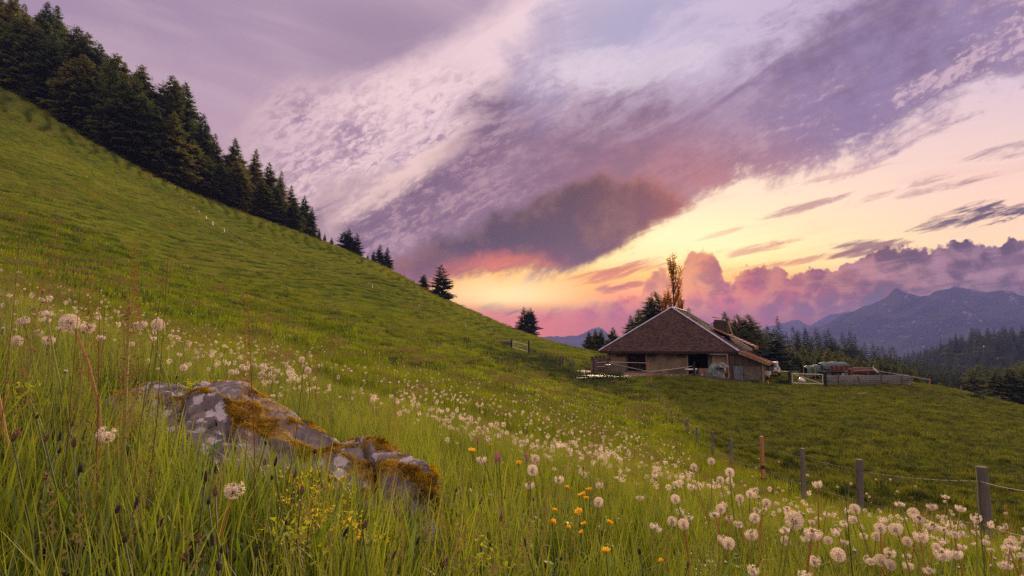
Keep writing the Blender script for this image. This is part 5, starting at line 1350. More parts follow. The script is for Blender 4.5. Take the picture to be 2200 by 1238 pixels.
for lay in range(3):
    for k, h in enumerate(hs):
        if lay == 2 and k > 2: continue
        o = bpy.data.objects.new('steel_rail', rm); link(o); o.location = A0 + Vector((g.uniform(-.1, .35), 0.1 + 0.22 * lay, h + g.uniform(-.02, .02) + (0.05 if k == 4 and lay else 0)))
        o.rotation_euler = (g.uniform(-.05, .05), -math.asin(u.z) + g.uniform(-.003, .003), rzr)
        tag(o, f'{lbr[k]} long grey steel rail in the {("front", "middle", "rear")[lay]} layer of the rail stack', 'rail', 'steel rails stacked right of the gate')
for i, (px, top, px2, Y, m_) in enumerate(((1801, 804, 1801, 61.9, M_WOOD), (1843, 807, 1849, 61.6, M_WOOD), (1893, 805, 1893, 61.6, M_WOOD), (1937, 807, 1938, 61.3, M_WOOD), (1957, 822, 1947, 61.1, M_PALEW), (1907, 808, 1906, 63.2, M_WOOD))):
    p = ground(px2, Y); q = at(px, top, Y); r = 0.075
    o = MB().tube([(0, 0, -0.3), q - p], r, 6).build('stake', m_, None); o.location = p
    tag(o, ('leftmost upright stake holding the rail stack', 'stake leaning left against the rail stack', 'upright stake in the middle of the rail stack', 'upright stake near the right end of the rails', 'pale slanting brace at the right end of the rails', 'short stake behind the rail stack')[i], 'stake')
lp = MB().box((0, 0, 0.06), (1.5, .14, .05)).build('loose_plank', M_PALEW, None); lp.location = ground(1846, 54, 0.05); lp.rotation_euler = (0, -0.08, 0.15); tag(lp, 'loose pale plank lying in the pasture below the rails', 'plank')
tw = empty('tape_line', ground(1997, 61), 0, 'white tape running from the wagon past the cow to the orange post', 'tape')
w0 = Vector(tw.location)
MB().tube([at(1673, 797, 70) - w0, at(1697, 799, 63.5) - w0], 0.02, 4).build('tape', M_ROPE, tw)
MB().tube([at(1816, 798, 66) - w0, at(1845, 796, 64) - w0, at(1874, 795, 62.5) - w0, at(1935, 805, 61.5) - w0, at(1997, 816, 61) - w0], 0.022, 4).build('tape', M_ROPE, tw)
MB().tube([at(1996, 818, 61) - w0, at(1986, 828, 61.5) - w0], 0.03, 5).build('brace', M_WOOD, tw)

# ------------------------------------------------------------------ cow (one continuous body)
def skin_body(name, verts, edges, radii, mat, parent, root=0, sub=2):
    me = bpy.data.meshes.new(name); me.from_pydata(verts, edges, []); me.materials.append(mat)
    o = bpy.data.objects.new(name, me); link(o, parent)
    sk = o.modifiers.new('skin', 'SKIN'); sk.use_smooth_shade = True
    for i, r in enumerate(radii):
        v = me.skin_vertices[0].data[i]; v.radius = r if hasattr(r, '__len__') else (r, r); v.use_root = (i == root)
    ss = o.modifiers.new('sub', 'SUBSURF'); ss.levels = sub; ss.render_levels = sub
    return o
def cow_mat():
    m, t, b, out = new_mat('cow_hide'); p = obj_pos(t); sp = t.nodes.new('ShaderNodeSeparateXYZ'); t.links.new(p.s, sp.inputs[0])
    n = noise(t, p, 1.6, 3, 0.5); x = N(t, sp.outputs[0]); z = N(t, sp.outputs[2])
    white = (x + (n - 0.5) * 0.4).sm(1.10, 1.2).max((z + (n - 0.5) * 0.5).sm(0.72, 0.55))
    c = mix(t, white, (0.085, 0.028, 0.016, 1), (0.42, 0.34, 0.28, 1)); t.links.new(c.s, b.inputs['Base Color']); b.inputs['Roughness'].default_value = 0.75
    return m
def cow(px, Y, rz, s):
    o = empty('cow', ground(px, Y, 0), rz, 'brown cow with a white face standing beyond the rail stack', 'cow'); o.scale = (s, s, s)
    v = [(0, 0, 1.12), (-.45, 0, 1.15), (-.85, 0, 1.18), (.45, 0, 1.12), (.8, 0, 1.2), (1.05, -.05, 1.32), (1.25, -.22, 1.36), (1.33, -.42, 1.22), (1.38, -.58, 1.05),
         (-.85, -.22, .95), (-.92, -.24, .55), (-.88, -.24, .28), (-.86, -.24, .03), (-.85, .22, .95), (-.98, .24, .55), (-.92, .24, .28), (-.9, .24, .03),
         (.62, -.2, .85), (.64, -.2, .45), (.62, -.2, .22), (.63, -.2, .03), (.66, .2, .85), (.72, .2, .45), (.66, .2, .22), (.67, .2, .03), (-1.02, 0, 1.32), (-1.12, 0, .95), (-1.1, 0, .6)]
    e = [(0, 1), (1, 2), (0, 3), (3, 4), (4, 5), (5, 6), (6, 7), (7, 8), (2, 9), (9, 10), (10, 11), (11, 12), (2, 13), (13, 14), (14, 15), (15, 16), (4, 17), (17, 18), (18, 19), (19, 20), (4, 21), (21, 22), (22, 23), (23, 24), (2, 25), (25, 26), (26, 27)]
    r = [(.36, .40), (.36, .40), (.30, .32), (.33, .38), (.26, .34), (.16, .2), (.15, .16), (.12, .13), (.09, .09), .15, .075, .06, .06, .15, .075, .06, .06, .12, .07, .05, .055, .12, .07, .05, .055, .06, .03, .05]
    b = skin_body('body', v, e, r, cow_mat(), o)
    for sd_ in (-1, 1):
        MB().tube([(1.25 + .05 * sd_, -.22 + .12 * sd_, 1.48), (1.27 + .14 * sd_, -.22 + .24 * sd_, 1.58), (1.27 + .14 * sd_, -.22 + .27 * sd_, 1.7)], [.03, .022, .006], 6).build('horn', M_BONE, o, True)
        MB().add([(1.22 + .06 * sd_, -.24 + .12 * sd_, 1.42), (1.26 + .24 * sd_, -.2 + .30 * sd_, 1.42), (1.24 + .16 * sd_, -.2 + .22 * sd_, 1.32), (1.2 + .1 * sd_, -.14 + .16 * sd_, 1.40)], [(0, 1, 2), (0, 2, 3), (0, 3, 1), (1, 3, 2)]).build('ear', b.data.materials[0], o)
        MB().lathe([(.005, -.03), (.025, -.01), (.025, .01), (.005, .03)], (1.31 + .09 * sd_, -.36 + .02 * sd_, 1.32), 8).build('eye', M_RUB, o, True)
    MB().lathe([(.02, -.07), (.07, -.03), (.07, .02), (.02, .05)], (1.39, -.63, 1.02), 8).build('muzzle', M_BONE, o, True)
cow(1848, 65.0, math.radians(-4), 1.15)
# bush behind the gate
def bush(name, loc, r, h, n, mat, label, cat='bush', group=None, seed=0):
    g = np.random.default_rng(seed); d = g.normal(size=(n, 3)); d[:, 2] = np.abs(d[:, 2]); d /= np.linalg.norm(d, axis=1)[:, None]
    c = d * g.uniform(0.4, 1, (n, 1)) * [r, r, h]; V = (c[:, None, :] + g.normal(size=(n, 3, 3)) * 0.07).reshape(-1, 3)
    o = empty(name, loc, 0, label, cat, group)
    np_obj('foliage', V, [np.arange(n * 3).reshape(-1, 3)], mat, o)
    st = MB()
    for k in range(6):
        a = k * 1.05; st.tube([(0, 0, -0.1), (math.cos(a) * r * .3, math.sin(a) * r * .3, h * .5), (math.cos(a) * r * .6, math.sin(a) * r * .6, h * .85)], [.03, .02, .006], 5)
    st.build('stem', M_BARK, o); return o
M_BUSH = leafy('bush_leaves', [(0.022, 0.038, 0.014), (0.045, 0.065, 0.022)], 0.35, 0.6, 0.3, 1.0)
bush('bush', ground(1683, 65), 0.95, 0.62, 900, M_BUSH, 'low round dark bush left of the galvanised gate', seed=1)
bush('nettle_clump', ground(1618, 67.3), 1.0, 0.45, 500, M_BUSH, 'dark weeds growing along the foot of the lean-to wall', 'plant', seed=2)
bush('bush', ground(2095, 58), 1.0, 0.5, 500, M_BUSH, 'tuft of weeds on the brow between two fence posts', seed=3)

# ------------------------------------------------------------------ boulder
def rock_material():
    m, t, b, out = new_mat('lichened_rock'); p = geo_pos(t)
    n = noise(t, p, 3.0, 6, 0.65); n2 = noise(t, p, 12.0, 6, 0.7, 0.3); n3 = noise(t, p, 4.5, 3, 0.5, 0.6)
    c = ramp(t, n * 0.5 + n2 * 0.5, [(0.3, (0.040, 0.034, 0.036, 1)), (0.5, (0.125, 0.102, 0.104, 1)), (0.7, (0.25, 0.20, 0.19, 1))])
    c = mix(t, n3.sm(0.62, 0.72) * 0.5, c, (0.28, 0.15, 0.11, 1))
    v = voro(t, p, 13.0); n4 = noise(t, p, 2.2, 2, 0.5)
    n5 = noise(t, p, 22.0, 5, 0.75)
    lich = (v + (n5 - 0.5) * 1.1).sm(0.42, 0.30) * n4.sm(0.38, 0.50)
    c = mix(t, lich * 0.9, c, (0.44, 0.40, 0.45, 1))
    c = mix(t, (n2 + (n - 0.5)).sm(0.36, 0.28) * 0.8, c, (0.03, 0.024, 0.026, 1))
    mo = (attr(t, 'moss') + (n2 - 0.5) * 1.7 + (n - 0.5) * 1.2).sm(0.45, 0.60)
    mc = ramp(t, noise(t, p, 30.0, 4, 0.7), [(0.35, (0.10, 0.055, 0.006, 1)), (0.55, (0.26, 0.15, 0.012, 1)), (0.75, (0.38, 0.25, 0.02, 1))])
    c = mix(t, mo, c, mc)
    t.links.new(c.s, b.inputs['Base Color']); b.inputs['Roughness'].default_value = 0.85
    bump(t, b, n2 * 0.6 + n5 * 0.5, 1.0, 0.03)
    return m
RT = [(285, 850, 3.35), (310, 826, 3.28), (345, 818, 3.25), (380, 820, 3.2), (430, 829, 3.1), (470, 826, 3.02), (500, 817, 3.0), (535, 822, 2.95), (556, 838, 2.92), (575, 855, 2.87), (600, 868, 2.8), (640, 884, 2.75), (665, 905, 2.7), (700, 925, 2.65), (760, 937, 2.55), (830, 952, 2.45), (890, 980, 2.3), (930, 1015, 2.2), (962, 1055, 2.1)]
def build_rock():
    ns, nt = 260, 120
    s = np.linspace(0, 1, ns); ks = np.linspace(0, 1, len(RT))
    T = np.array([at(*q) for q in RT]); top = np.stack([np.interp(s, ks, T[:, i]) for i in range(3)], 1)
    zt_s = top[:, 2].copy()
    g0 = height(top[:, 0], top[:, 1])
    depth = np.interp(s, [0, .1, .5, .85, 1], [0.7, 1.0, 1.05, 0.75, 0.45])
    V = np.zeros((ns, nt, 3)); moss = np.zeros((ns, nt))
    tt = np.linspace(0, 1, nt)
    endk = np.clip(np.minimum(s / 0.03, (1 - s) / 0.04), 0, 1) ** 0.6
    for i in range(ns):
        fx, fy = top[i, 0] + 0.16 * depth[i], top[i, 1] - depth[i]
        gf = gz(fx, fy) - 0.10
        for j, t in enumerate(tt):
            if t < 0.2:
                k = t / 0.2; x = top[i, 0] - 0.02; y = top[i, 1] + 0.35 * (1 - k) ** 0.8; z = (g0[i] - 0.15) * (1 - k) ** 1.5 + zt_s[i] * (1 - (1 - k) ** 1.5)
            else:
                k = (t - 0.2) / 0.8
                x = top[i, 0] + 0.16 * depth[i] * k; y = top[i, 1] - depth[i] * k
                led = 0.30 + 0.10 * math.sin(3 * s[i] + 1)               # a ledge splits the slab
                drop = 0.16 * k / led if k < led else 0.16 + 0.16 * min(1, (k - led) / 0.05) + (1 - 0.32) * max(0, (k - led - 0.05) / (0.95 - led)) ** 1.15
                z = zt_s[i] + (gf - zt_s[i]) * min(1, drop)
                mw = math.exp(-((k - led + 0.03) / 0.05) ** 2) * (0.75 + 0.5 * math.sin(s[i] * 23) * math.sin(s[i] * 9)) + math.exp(-(k / 0.05) ** 2) * 0.35
                moss[i, j] = mw
            z = z * endk[i] + (gz(x, y) - 0.12) * (1 - endk[i])
            V[i, j] = (x, y, z)
    X, Y = V[..., 0], V[..., 1]
    n1 = fbm(X * 2.2 + 3, Y * 3.2 + 5, 4); n2 = fbm(X * 9, Y * 11, 4, 0.6)
    amp = np.sin(np.linspace(0, math.pi, nt))[None, :] ** 0.6
    V[..., 2] += (0.08 * n1 + 0.045 * n2 + 0.035 * fbm(X * 22, Y * 26, 4, 0.65)) * amp + 0.055 * np.round(n1 * 6) / 6 * amp - 0.012
    crack = np.abs(fbm(X * 1.7 + Y * 0.9 + 40, Y * 2.6, 3)); V[..., 2] -= 0.06 * np.exp(-(crack / 0.012) ** 2) * amp
    for c0, ang in ((-1.35, .5), (-0.86, -.35), (-0.55, .6)):      # breaks across the slab
        q = X - c0 + (Y - 2.3) * ang + 0.08 * fbm(X * 6, Y * 6, 3)
        V[..., 2] -= 0.07 * np.exp(-(q / 0.011) ** 2) * amp; V[..., 2] += 0.022 * np.tanh(q / 0.02) * np.exp(-np.abs(q) / 0.25) * amp
    V[..., 1] += 0.08 * n2 * amp
    # right-hand shoulder is mostly overgrown
    moss += 0.8 * np.exp(-((s[:, None] - 0.80) / 0.09) ** 2) * (fbm(X * 5, Y * 5, 3) + 0.35)
    moss += 0.55 * np.exp(-((s[:, None] - 0.55) / 0.12) ** 2) * np.exp(-((tt[None, :] - 0.36) / 0.12) ** 2)
    moss += 0.4 * (fbm(X * 4 + 7, Y * 4, 3) > 0.16) * (tt[None, :] < 0.5)
    idx = np.arange(ns * nt).reshape(ns, nt)
    F = np.stack([idx[:-1, :-1].ravel(), idx[1:, :-1].ravel(), idx[1:, 1:].ravel(), idx[:-1, 1:].ravel()], 1)
    base = Vector(V[ns // 2, nt // 2]); base.z = gz(base.x, base.y)
    o = empty('boulder', base, 0, 'long low boulder slab with white lichen and orange green moss in the tall grass', 'boulder')
    P = V.reshape(-1, 3) - np.array(base)
    np_obj('rock', P, [F], rock_material(), o, smooth=True, attrs=dict(moss=moss.ravel()))
    # moss cushions as fine upright fibres
    g = np.random.default_rng(6); w = np.clip(moss * 0.9 + 2.0 * (fbm(X * 11, Y * 11, 4)), 0, 1) ** 2
    w[:, :16] = 0; w = (w > 0.30) * w
    pr = w.ravel() / w.sum(); pk = g.choice(len(pr), 15000, p=pr)
    c = P[pk] + g.normal(size=(15000, 3)) * [0.006, 0.006, 0.002]; h = g.uniform(0.004, 0.014, 15000)
    a = g.uniform(0, 6.28, 15000); d = np.stack([np.cos(a), np.sin(a), a * 0], 1) * 0.004
    ln = g.normal(size=(15000, 3)) * 0.006; ln[:, 2] = h
    Vm = np.stack([c - d, c + d, c + ln], 1).reshape(-1, 3)
    M_MOSS = leafy('moss_fibres', [(0.12, 0.070, 0.006), (0.28, 0.17, 0.014), (0.42, 0.28, 0.022)], 0.4, 0.8, 0.9, 9.0)
    mo = np_obj('moss', Vm, [np.arange(45000).reshape(-1, 3)], M_MOSS, o); mo['kind'] = 'stuff'
    return V
ROCKV = build_rock()
_rx = ROCKV[:, :, 0]; _ry0 = ROCKV[:, :, 1].min(1); _ry1 = ROCKV[:, :, 1].max(1); _rxc = ROCKV[:, :, 0].mean(1)
def on_rock(X, Y, pad=0.0):
    lo = np.interp(X, _rxc, _ry0, left=99, right=99) + 0.30 + pad; hi = np.interp(X, _rxc, _ry1, left=-99, right=-99) - 0.2 - pad
    return (Y > lo) & (Y < hi)

# ------------------------------------------------------------------ grass
GCOL = [(0.030, 0.070, 0.008), (0.086, 0.148, 0.012), (0.165, 0.228, 0.020), (0.270, 0.300, 0.034)]
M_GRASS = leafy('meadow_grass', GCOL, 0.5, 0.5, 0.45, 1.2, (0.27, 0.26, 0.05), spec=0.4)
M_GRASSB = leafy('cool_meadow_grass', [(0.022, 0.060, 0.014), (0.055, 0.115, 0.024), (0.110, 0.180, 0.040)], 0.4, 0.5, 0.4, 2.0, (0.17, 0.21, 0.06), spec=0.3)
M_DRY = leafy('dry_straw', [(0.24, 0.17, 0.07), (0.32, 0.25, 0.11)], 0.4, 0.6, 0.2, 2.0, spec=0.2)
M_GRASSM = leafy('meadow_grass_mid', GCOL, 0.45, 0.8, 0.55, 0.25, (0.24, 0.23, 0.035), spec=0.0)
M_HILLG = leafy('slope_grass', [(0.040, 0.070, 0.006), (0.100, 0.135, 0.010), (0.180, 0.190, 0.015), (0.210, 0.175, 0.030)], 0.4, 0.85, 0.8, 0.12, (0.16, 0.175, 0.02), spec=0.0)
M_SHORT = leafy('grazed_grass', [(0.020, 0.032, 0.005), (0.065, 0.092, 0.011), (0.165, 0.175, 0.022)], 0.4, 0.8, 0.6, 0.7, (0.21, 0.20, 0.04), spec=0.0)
M_SEED = leafy('seed_heads', [(0.16, 0.11, 0.045), (0.17, 0.15, 0.05), (0.20, 0.13, 0.06)], 0.4, 0.7, 0.5, 0.4)
M_DKGR = leafy('rough_tufts', [(0.030, 0.045, 0.014), (0.055, 0.070, 0.020)], 0.3, 0.7, 0.5, 0.5)
def blades(n, R, h0, h1, w, lean, seed, segs=3, up_w=1.0, curl=0.5, drift=(0.12, 0)):
    g = np.random.default_rng(seed)
    a = g.uniform(0, 6.283, n); r = R * np.sqrt(g.random(n)); O = np.stack([np.cos(a) * r, np.sin(a) * r, np.zeros(n)], 1)
    h = g.uniform(h0, h1, n); la = g.uniform(0, 6.283, n); lm = np.abs(g.normal(size=n)) * lean
    L = np.stack([np.cos(la) * lm + drift[0], np.sin(la) * lm + drift[1]], 1)
    fa = g.uniform(0, 6.283, n); S = np.stack([np.cos(fa), np.sin(fa), np.zeros(n)], 1); ww = w * g.uniform(0.6, 1.4, n)
    rows = []; tips = []
    for i in range(segs + 1):
        t = i / segs
        c = O.copy(); c[:, :2] += L * (h * (t ** 1.8))[:, None] ; c[:, 2] += h * (t - curl * np.minimum(1, lm) * t ** 3 * 0.6) - (0.05 if i == 0 else 0)
        wt = ww * (1 - t ** 1.5) * 0.5 + 0.0004
        if i < segs:
            rows += [c - S * wt[:, None], c + S * wt[:, None]]; tips += [np.full(n, t)] * 2
        else: rows.append(c); tips.append(np.full(n, 1.0))
    k = len(rows); V = np.stack(rows, 1).reshape(-1, 3); tip = np.stack(tips, 1).ravel()
    b = np.arange(n)[:, None] * k; F4 = np.concatenate([b + [2 * i, 2 * i + 1, 2 * i + 3, 2 * i + 2] for i in range(segs - 1)]) if segs > 1 else np.zeros((0, 4), int)
    F3 = b + [2 * segs - 2, 2 * segs - 1, 2 * segs]
    return V, F4, F3, tip
def blade_mesh(name, mat, *a, **k):
    V, F4, F3, tip = blades(*a, **k); return np_mesh(name, V, [F4, F3], (mat,), attrs=dict(tip=tip))
def seed_mesh(name, n, R, h0, h1, seed, mat=None, stem_w=0.0016, grain=0.010):
    g = np.random.default_rng(seed); V = []; F = []
    for i in range(n):
        a = g.random() * 6.28; x, y = R * math.cos(a) * g.random(), R * math.sin(a) * g.random(); h = g.uniform(h0, h1); lx, ly = g.normal() * 0.08 + 0.05, g.normal() * 0.08
        b = len(V); V += [(x - stem_w, y, -0.03), (x + stem_w, y, -0.03), (x + lx * h + stem_w * .5, y + ly * h, h)]; F.append((b, b + 1, b + 2))
        for q in range(26):
            t = 0.72 + 0.28 * q / 26; cx_, cy_, cz_ = x + lx * h * t, y + ly * h * t, h * t
            d = g.normal(size=3); d /= np.linalg.norm(d); d[2] = abs(d[2]) * 0.6; sp_ = grain * 2.0 * (1 - abs(q / 13 - 1) * 0.6)
            b = len(V); p = np.array([cx_, cy_, cz_]) + d * sp_; e = g.normal(size=3) * grain * 0.4
            V += [tuple(p - e), tuple(p + e), tuple(p + d * grain + [0, 0, grain * 0.8])]; F.append((b, b + 1, b + 2))
    return np_mesh(name, V, [F], (mat or M_SEED,), attrs=dict(tip=[0.0] * len(V)))
def leafy_plant_mesh(name, n, R, size, seed, mat):
    g = np.random.default_rng(seed); V = []; F = []
    for i in range(n):
        a = g.random() * 6.28; rr = R * math.sqrt(g.random()); c = np.array([math.cos(a) * rr, math.sin(a) * rr, g.uniform(0.02, 0.12)])
        s = size * g.uniform(.6, 1.2); u = g.normal(size=3); u[2] *= .3; u /= np.linalg.norm(u); v = np.cross(u, [0, 0, 1]); v /= np.linalg.norm(v); v[2] += g.normal() * .3
        b = len(V); V.append(tuple(c + [0, 0, -.15 * s]))
        for k in range(7):
            an = 6.283 * k / 7; V.append(tuple(c + (u * math.cos(an) + v * math.sin(an)) * s * (0.9 + 0.2 * (k % 2))))
        F += [(b, b + 1 + k, b + 1 + (k + 1) % 7) for k in range(7)]
    return np_mesh(name, V, [F], (mat,), attrs=dict(tip=[0.0] * len(V)))
G_NEAR = [blade_mesh('blade_tuft', M_GRASS, 30, 0.07, 0.14, 0.36, 0.0042, 0.20, 1, 4), blade_mesh('blade_tuft', M_GRASS, 26, 0.09, 0.10, 0.30, 0.0055, 0.32, 2, 4), blade_mesh('blade_tuft', M_GRASS, 36, 0.08, 0.12, 0.34, 0.0028, 0.26, 3, 4),
          blade_mesh('blade_tuft', M_GRASS, 12, 0.05, 0.16, 0.32, 0.0085, 0.34, 4, 5), seed_mesh('seed_tuft', 7, 0.10, 0.30, 0.46, 5, grain=0.005), leafy_plant_mesh('leaf_tuft', 30, 0.11, 0.024, 6, M_GRASSB), blade_mesh('blade_tuft', M_GRASSB, 20, 0.08, 0.10, 0.26, 0.0075, 0.42, 7, 5), blade_mesh('blade_tuft', M_DRY, 5, 0.10, 0.18, 0.34, 0.0022, 0.35, 8, 4)]
G_MID = [blade_mesh('blade_tuft', M_GRASSM, 46, 0.20, 0.14, 0.34, 0.008, 0.25, 11, 3), blade_mesh('blade_tuft', M_GRASSM, 46, 0.22, 0.10, 0.28, 0.010, 0.35, 12, 3), seed_mesh('seed_tuft', 12, 0.25, 0.26, 0.42, 13, stem_w=0.003, grain=0.010), blade_mesh('blade_tuft', M_DKGR, 40, 0.16, 0.14, 0.32, 0.009, 0.30, 14, 3)]
G_FAR = [blade_mesh('blade_tuft', M_GRASSM, 60, 0.5, 0.12, 0.30, 0.020, 0.25, 21, 2), blade_mesh('blade_tuft', M_GRASSM, 60, 0.5, 0.10, 0.24, 0.022, 0.4, 22, 2), seed_mesh('seed_tuft', 16, 0.6, 0.25, 0.40, 23, stem_w=0.006, grain=0.022), blade_mesh('blade_tuft', M_DKGR, 46, 0.30, 0.16, 0.36, 0.020, 0.35, 24, 2)]
G_HILL = [blade_mesh('blade_tuft', M_HILLG, 60, 0.8, 0.08, 0.18, 0.036, 0.3, 31, 1), blade_mesh('blade_tuft', M_HILLG, 60, 0.8, 0.06, 0.15, 0.040, 0.5, 32, 1), blade_mesh('blade_tuft', M_HILLG, 40, 0.4, 0.12, 0.24, 0.034, 0.4, 33, 1)]
G_SHORT = [blade_mesh('blade_tuft', M_SHORT, 44, 0.14, 0.04, 0.11, 0.009, 0.5, 41, 2), blade_mesh('blade_tuft', M_SHORT, 40, 0.10, 0.05, 0.15, 0.009, 0.4, 42, 2), blade_mesh('blade_tuft', M_DKGR, 34, 0.10, 0.05, 0.13, 0.009, 0.45, 43, 2)]
G_SHORTF = [blade_mesh('blade_tuft', M_SHORT, 44, 0.35, 0.05, 0.13, 0.022, 0.5, 51, 1), blade_mesh('blade_tuft', M_SHORT, 40, 0.26, 0.06, 0.18, 0.024, 0.4, 52, 1), blade_mesh('blade_tuft', M_DKGR, 34, 0.26, 0.05, 0.14, 0.022, 0.45, 53, 1)]
def sample_area(r0, r1, dens, tmax=1.0, tmin=None):
    tmin = -tmax if tmin is None else tmin
    n = int((tmax - tmin) * (r1 * r1 - r0 * r0) / 2 * dens)
    r = np.sqrt(RNG.uniform(r0 * r0, r1 * r1, n)); th = RNG.uniform(tmin, tmax, n)
    return r * np.sin(th), r * np.cos(th)
def pasture_w(X, Y): return (X > fence_x(np.clip(Y, 0, 70)) + 0.15)
def blocked(X, Y):
    a, b = barn_local(X, Y)
    inb = (a > -18) & (a < 3.3) & (b > 0.3) & (b < 21)
    yard_ = (a > -22) & (a < -5) & (b > -11 - 0.15 * (a + 22)) & (b < 1)
    return inb | yard_
def normals(X, Y, e=0.4):
    zx = (base_height(X + e, Y) - base_height(X - e, Y)) / (2 * e); zy = (base_height(X, Y + e) - base_height(X, Y - e)) / (2 * e); return zx, zy
def place(name, X, Y, kinds, probs, smin, smax, label, sink=0.0, hvar=None, maxr=None):
    Z = height(X, Y) - sink; n = len(X)
    s = RNG.uniform(smin, smax, n); hz_ = np.ones(n) if hvar is None else hvar
    zx, zy = normals(X, Y)
    rot = np.zeros((n, 3)); rot[:, 2] = RNG.uniform(-0.5, 0.5, n) if False else RNG.uniform(0, 6.283, n)
    scl = np.stack([s, s, s * hz_], 1)
    idx = RNG.choice(len(kinds), n, p=np.array(probs) / sum(probs))
    scatter(name, np.stack([X, Y, Z], 1), rot, scl, idx, kinds, label)
# tall meadow, four distance bands
for (r0, r1, dens, kinds, probs, s0, s1, tm) in [
        (0.55, 3.2, 210, G_NEAR, [4.5, 3, 4, 2.4, .5, 3.2, 3, .7], 0.75, 1.15, 1.15),
        (3.2, 8.5, 120, G_NEAR, [5, 4, 4, 1, .6, 1, 2, .6], 0.75, 1.15, 1.0),
        (8.5, 22, 26, G_MID, [5, 4, .55, 1.4], 0.8, 1.2, 0.95),
        (22, 62, 6.5, G_FAR, [5, 4, .5, 1.2], 0.8, 1.25, 0.9)]:
    X, Y = sample_area(r0, r1, dens, tm)
    keep = ~pasture_w(X, Y) & ~blocked(X, Y) & ~on_rock(X, Y)
    if r0 < 1: keep &= (Y > 0.62)
    pn = fbm(X * 0.35, Y * 0.35, 3)
    keep &= (pn > -0.33)
    if r0 > 20:
        _h, _p, _hl, _r, ter_ = detail(X, Y, base_height(X, Y)); keep &= (ter_ > 0.48) | (RNG.random(len(X)) < 0.22) | (_hl < .3)
    X, Y = X[keep], Y[keep]
    hv = 1 + 0.7 * fbm(X * 0.5, Y * 0.5, 2)
    if r0 < 8: hv = hv * np.where(on_rock(X, np.minimum(Y + 0.55, 2.9 + 0 * Y), -0.15) & (X > -1.75) & (X < -0.15), 0.92, 1.0)
    a_, b_ = barn_local(X, Y)
    hv = hv * np.where((a_ > -25) & (a_ < -3) & (b_ > -21) & (b_ < 0), 0.4, 1.0)
    place('grass', X, Y, kinds, probs, s0, s1, 'tall uncut meadow grass', hvar=hv)
# slope
X, Y = sample_area(62, 165, 1.3, 0.30, -0.85)
_h, _p, _hl, _r, ter_ = detail(X, Y, base_height(X, Y))
keep = ~blocked(X, Y) & ((ter_ > 0.55) | (RNG.random(len(X)) < 0.10) | (_hl < .3)); X, Y = X[keep], Y[keep]
place('grass', X, Y, G_HILL, [4, 4, 2], 0.8, 1.3, 'short grass covering the left slope')
# grazed side
X, Y = sample_area(3.0, 24, 34, 1.0, 0.05)
keep = pasture_w(X, Y); X, Y = X[keep], Y[keep]
place('grass', X, Y, G_SHORT, [4, 4, 2], 0.8, 1.5, 'short cropped pasture grass', hvar=1 + 1.2 * fbm(X * 0.9, Y * 0.9, 2))
X, Y = sample_area(24, 100, 4.2, 0.95, 0.12)
a, b = barn_local(X, Y)
mudk = (a > -12) & (a < 2.5) & (b > -14) & (b < 0) & (RNG.random(len(X)) < 0.88)
keep = pasture_w(X, Y) & ~blocked(X, Y) & ~mudk; X, Y = X[keep], Y[keep]
place('grass', X, Y, G_SHORTF, [4, 4, 2.4], 0.8, 1.5, 'short cropped pasture grass', hvar=1 + 1.2 * fbm(X * 0.6, Y * 0.6, 2))
# dark rushes on the rough patch below the small gate
X = RNG.normal(6.5, 5.0, 900); Y = RNG.normal(66, 10, 900); keep = ~blocked(X, Y) & (X < 12)
place('rushes', X[keep], Y[keep], [G_FAR[3]], [1], 1.2, 2.4, 'dark rushes and rough tufts below the small gate')

n_ = 620; th_ = RNG.uniform(-0.72, 0.05, n_); r_u = np.exp(RNG.uniform(math.log(22), math.log(110), n_)); X = r_u * np.sin(th_); Y = r_u * np.cos(th_)
keep = (fbm(X * 0.07 + 5, Y * 0.07, 3) > 0.02) & ~blocked(X, Y)
place('rushes', X[keep], Y[keep], [G_FAR[3]], [1], 0.7, 1.7, 'dark coarse tufts scattered in patches over the left slope')
# ------------------------------------------------------------------ dandelions
M_STEMY = leafy('dandelion_stem_yellow', [(0.22, 0.25, 0.045), (0.34, 0.33, 0.08)], 0.4, 0.45, 0.1, 1.0)
M_STEMR = leafy('dandelion_stem_red', [(0.36, 0.19, 0.07), (0.42, 0.27, 0.09)], 0.4, 0.45, 0.1, 1.0)
M_PAPP = leafy('dandelion_down', [(0.58, 0.48, 0.41), (0.74, 0.63, 0.55)], 0.5, 0.9, 0.1, 1.0, spec=0.1)
M_BRACT = leafy('dandelion_bracts', [(0.05, 0.075, 0.03), (0.08, 0.09, 0.04)], 0.2, 0.7, 0.1, 1.0)
M_CORE = simple('dandelion_core', (0.16, 0.09, 0.07), (0.08, 0.05, 0.04), 200.0, 0.8, 0.0)
M_CAP = simple('dandelion_bald_head', (0.72, 0.62, 0.54), (0.50, 0.40, 0.32), 200.0, 0.8, 0.0)
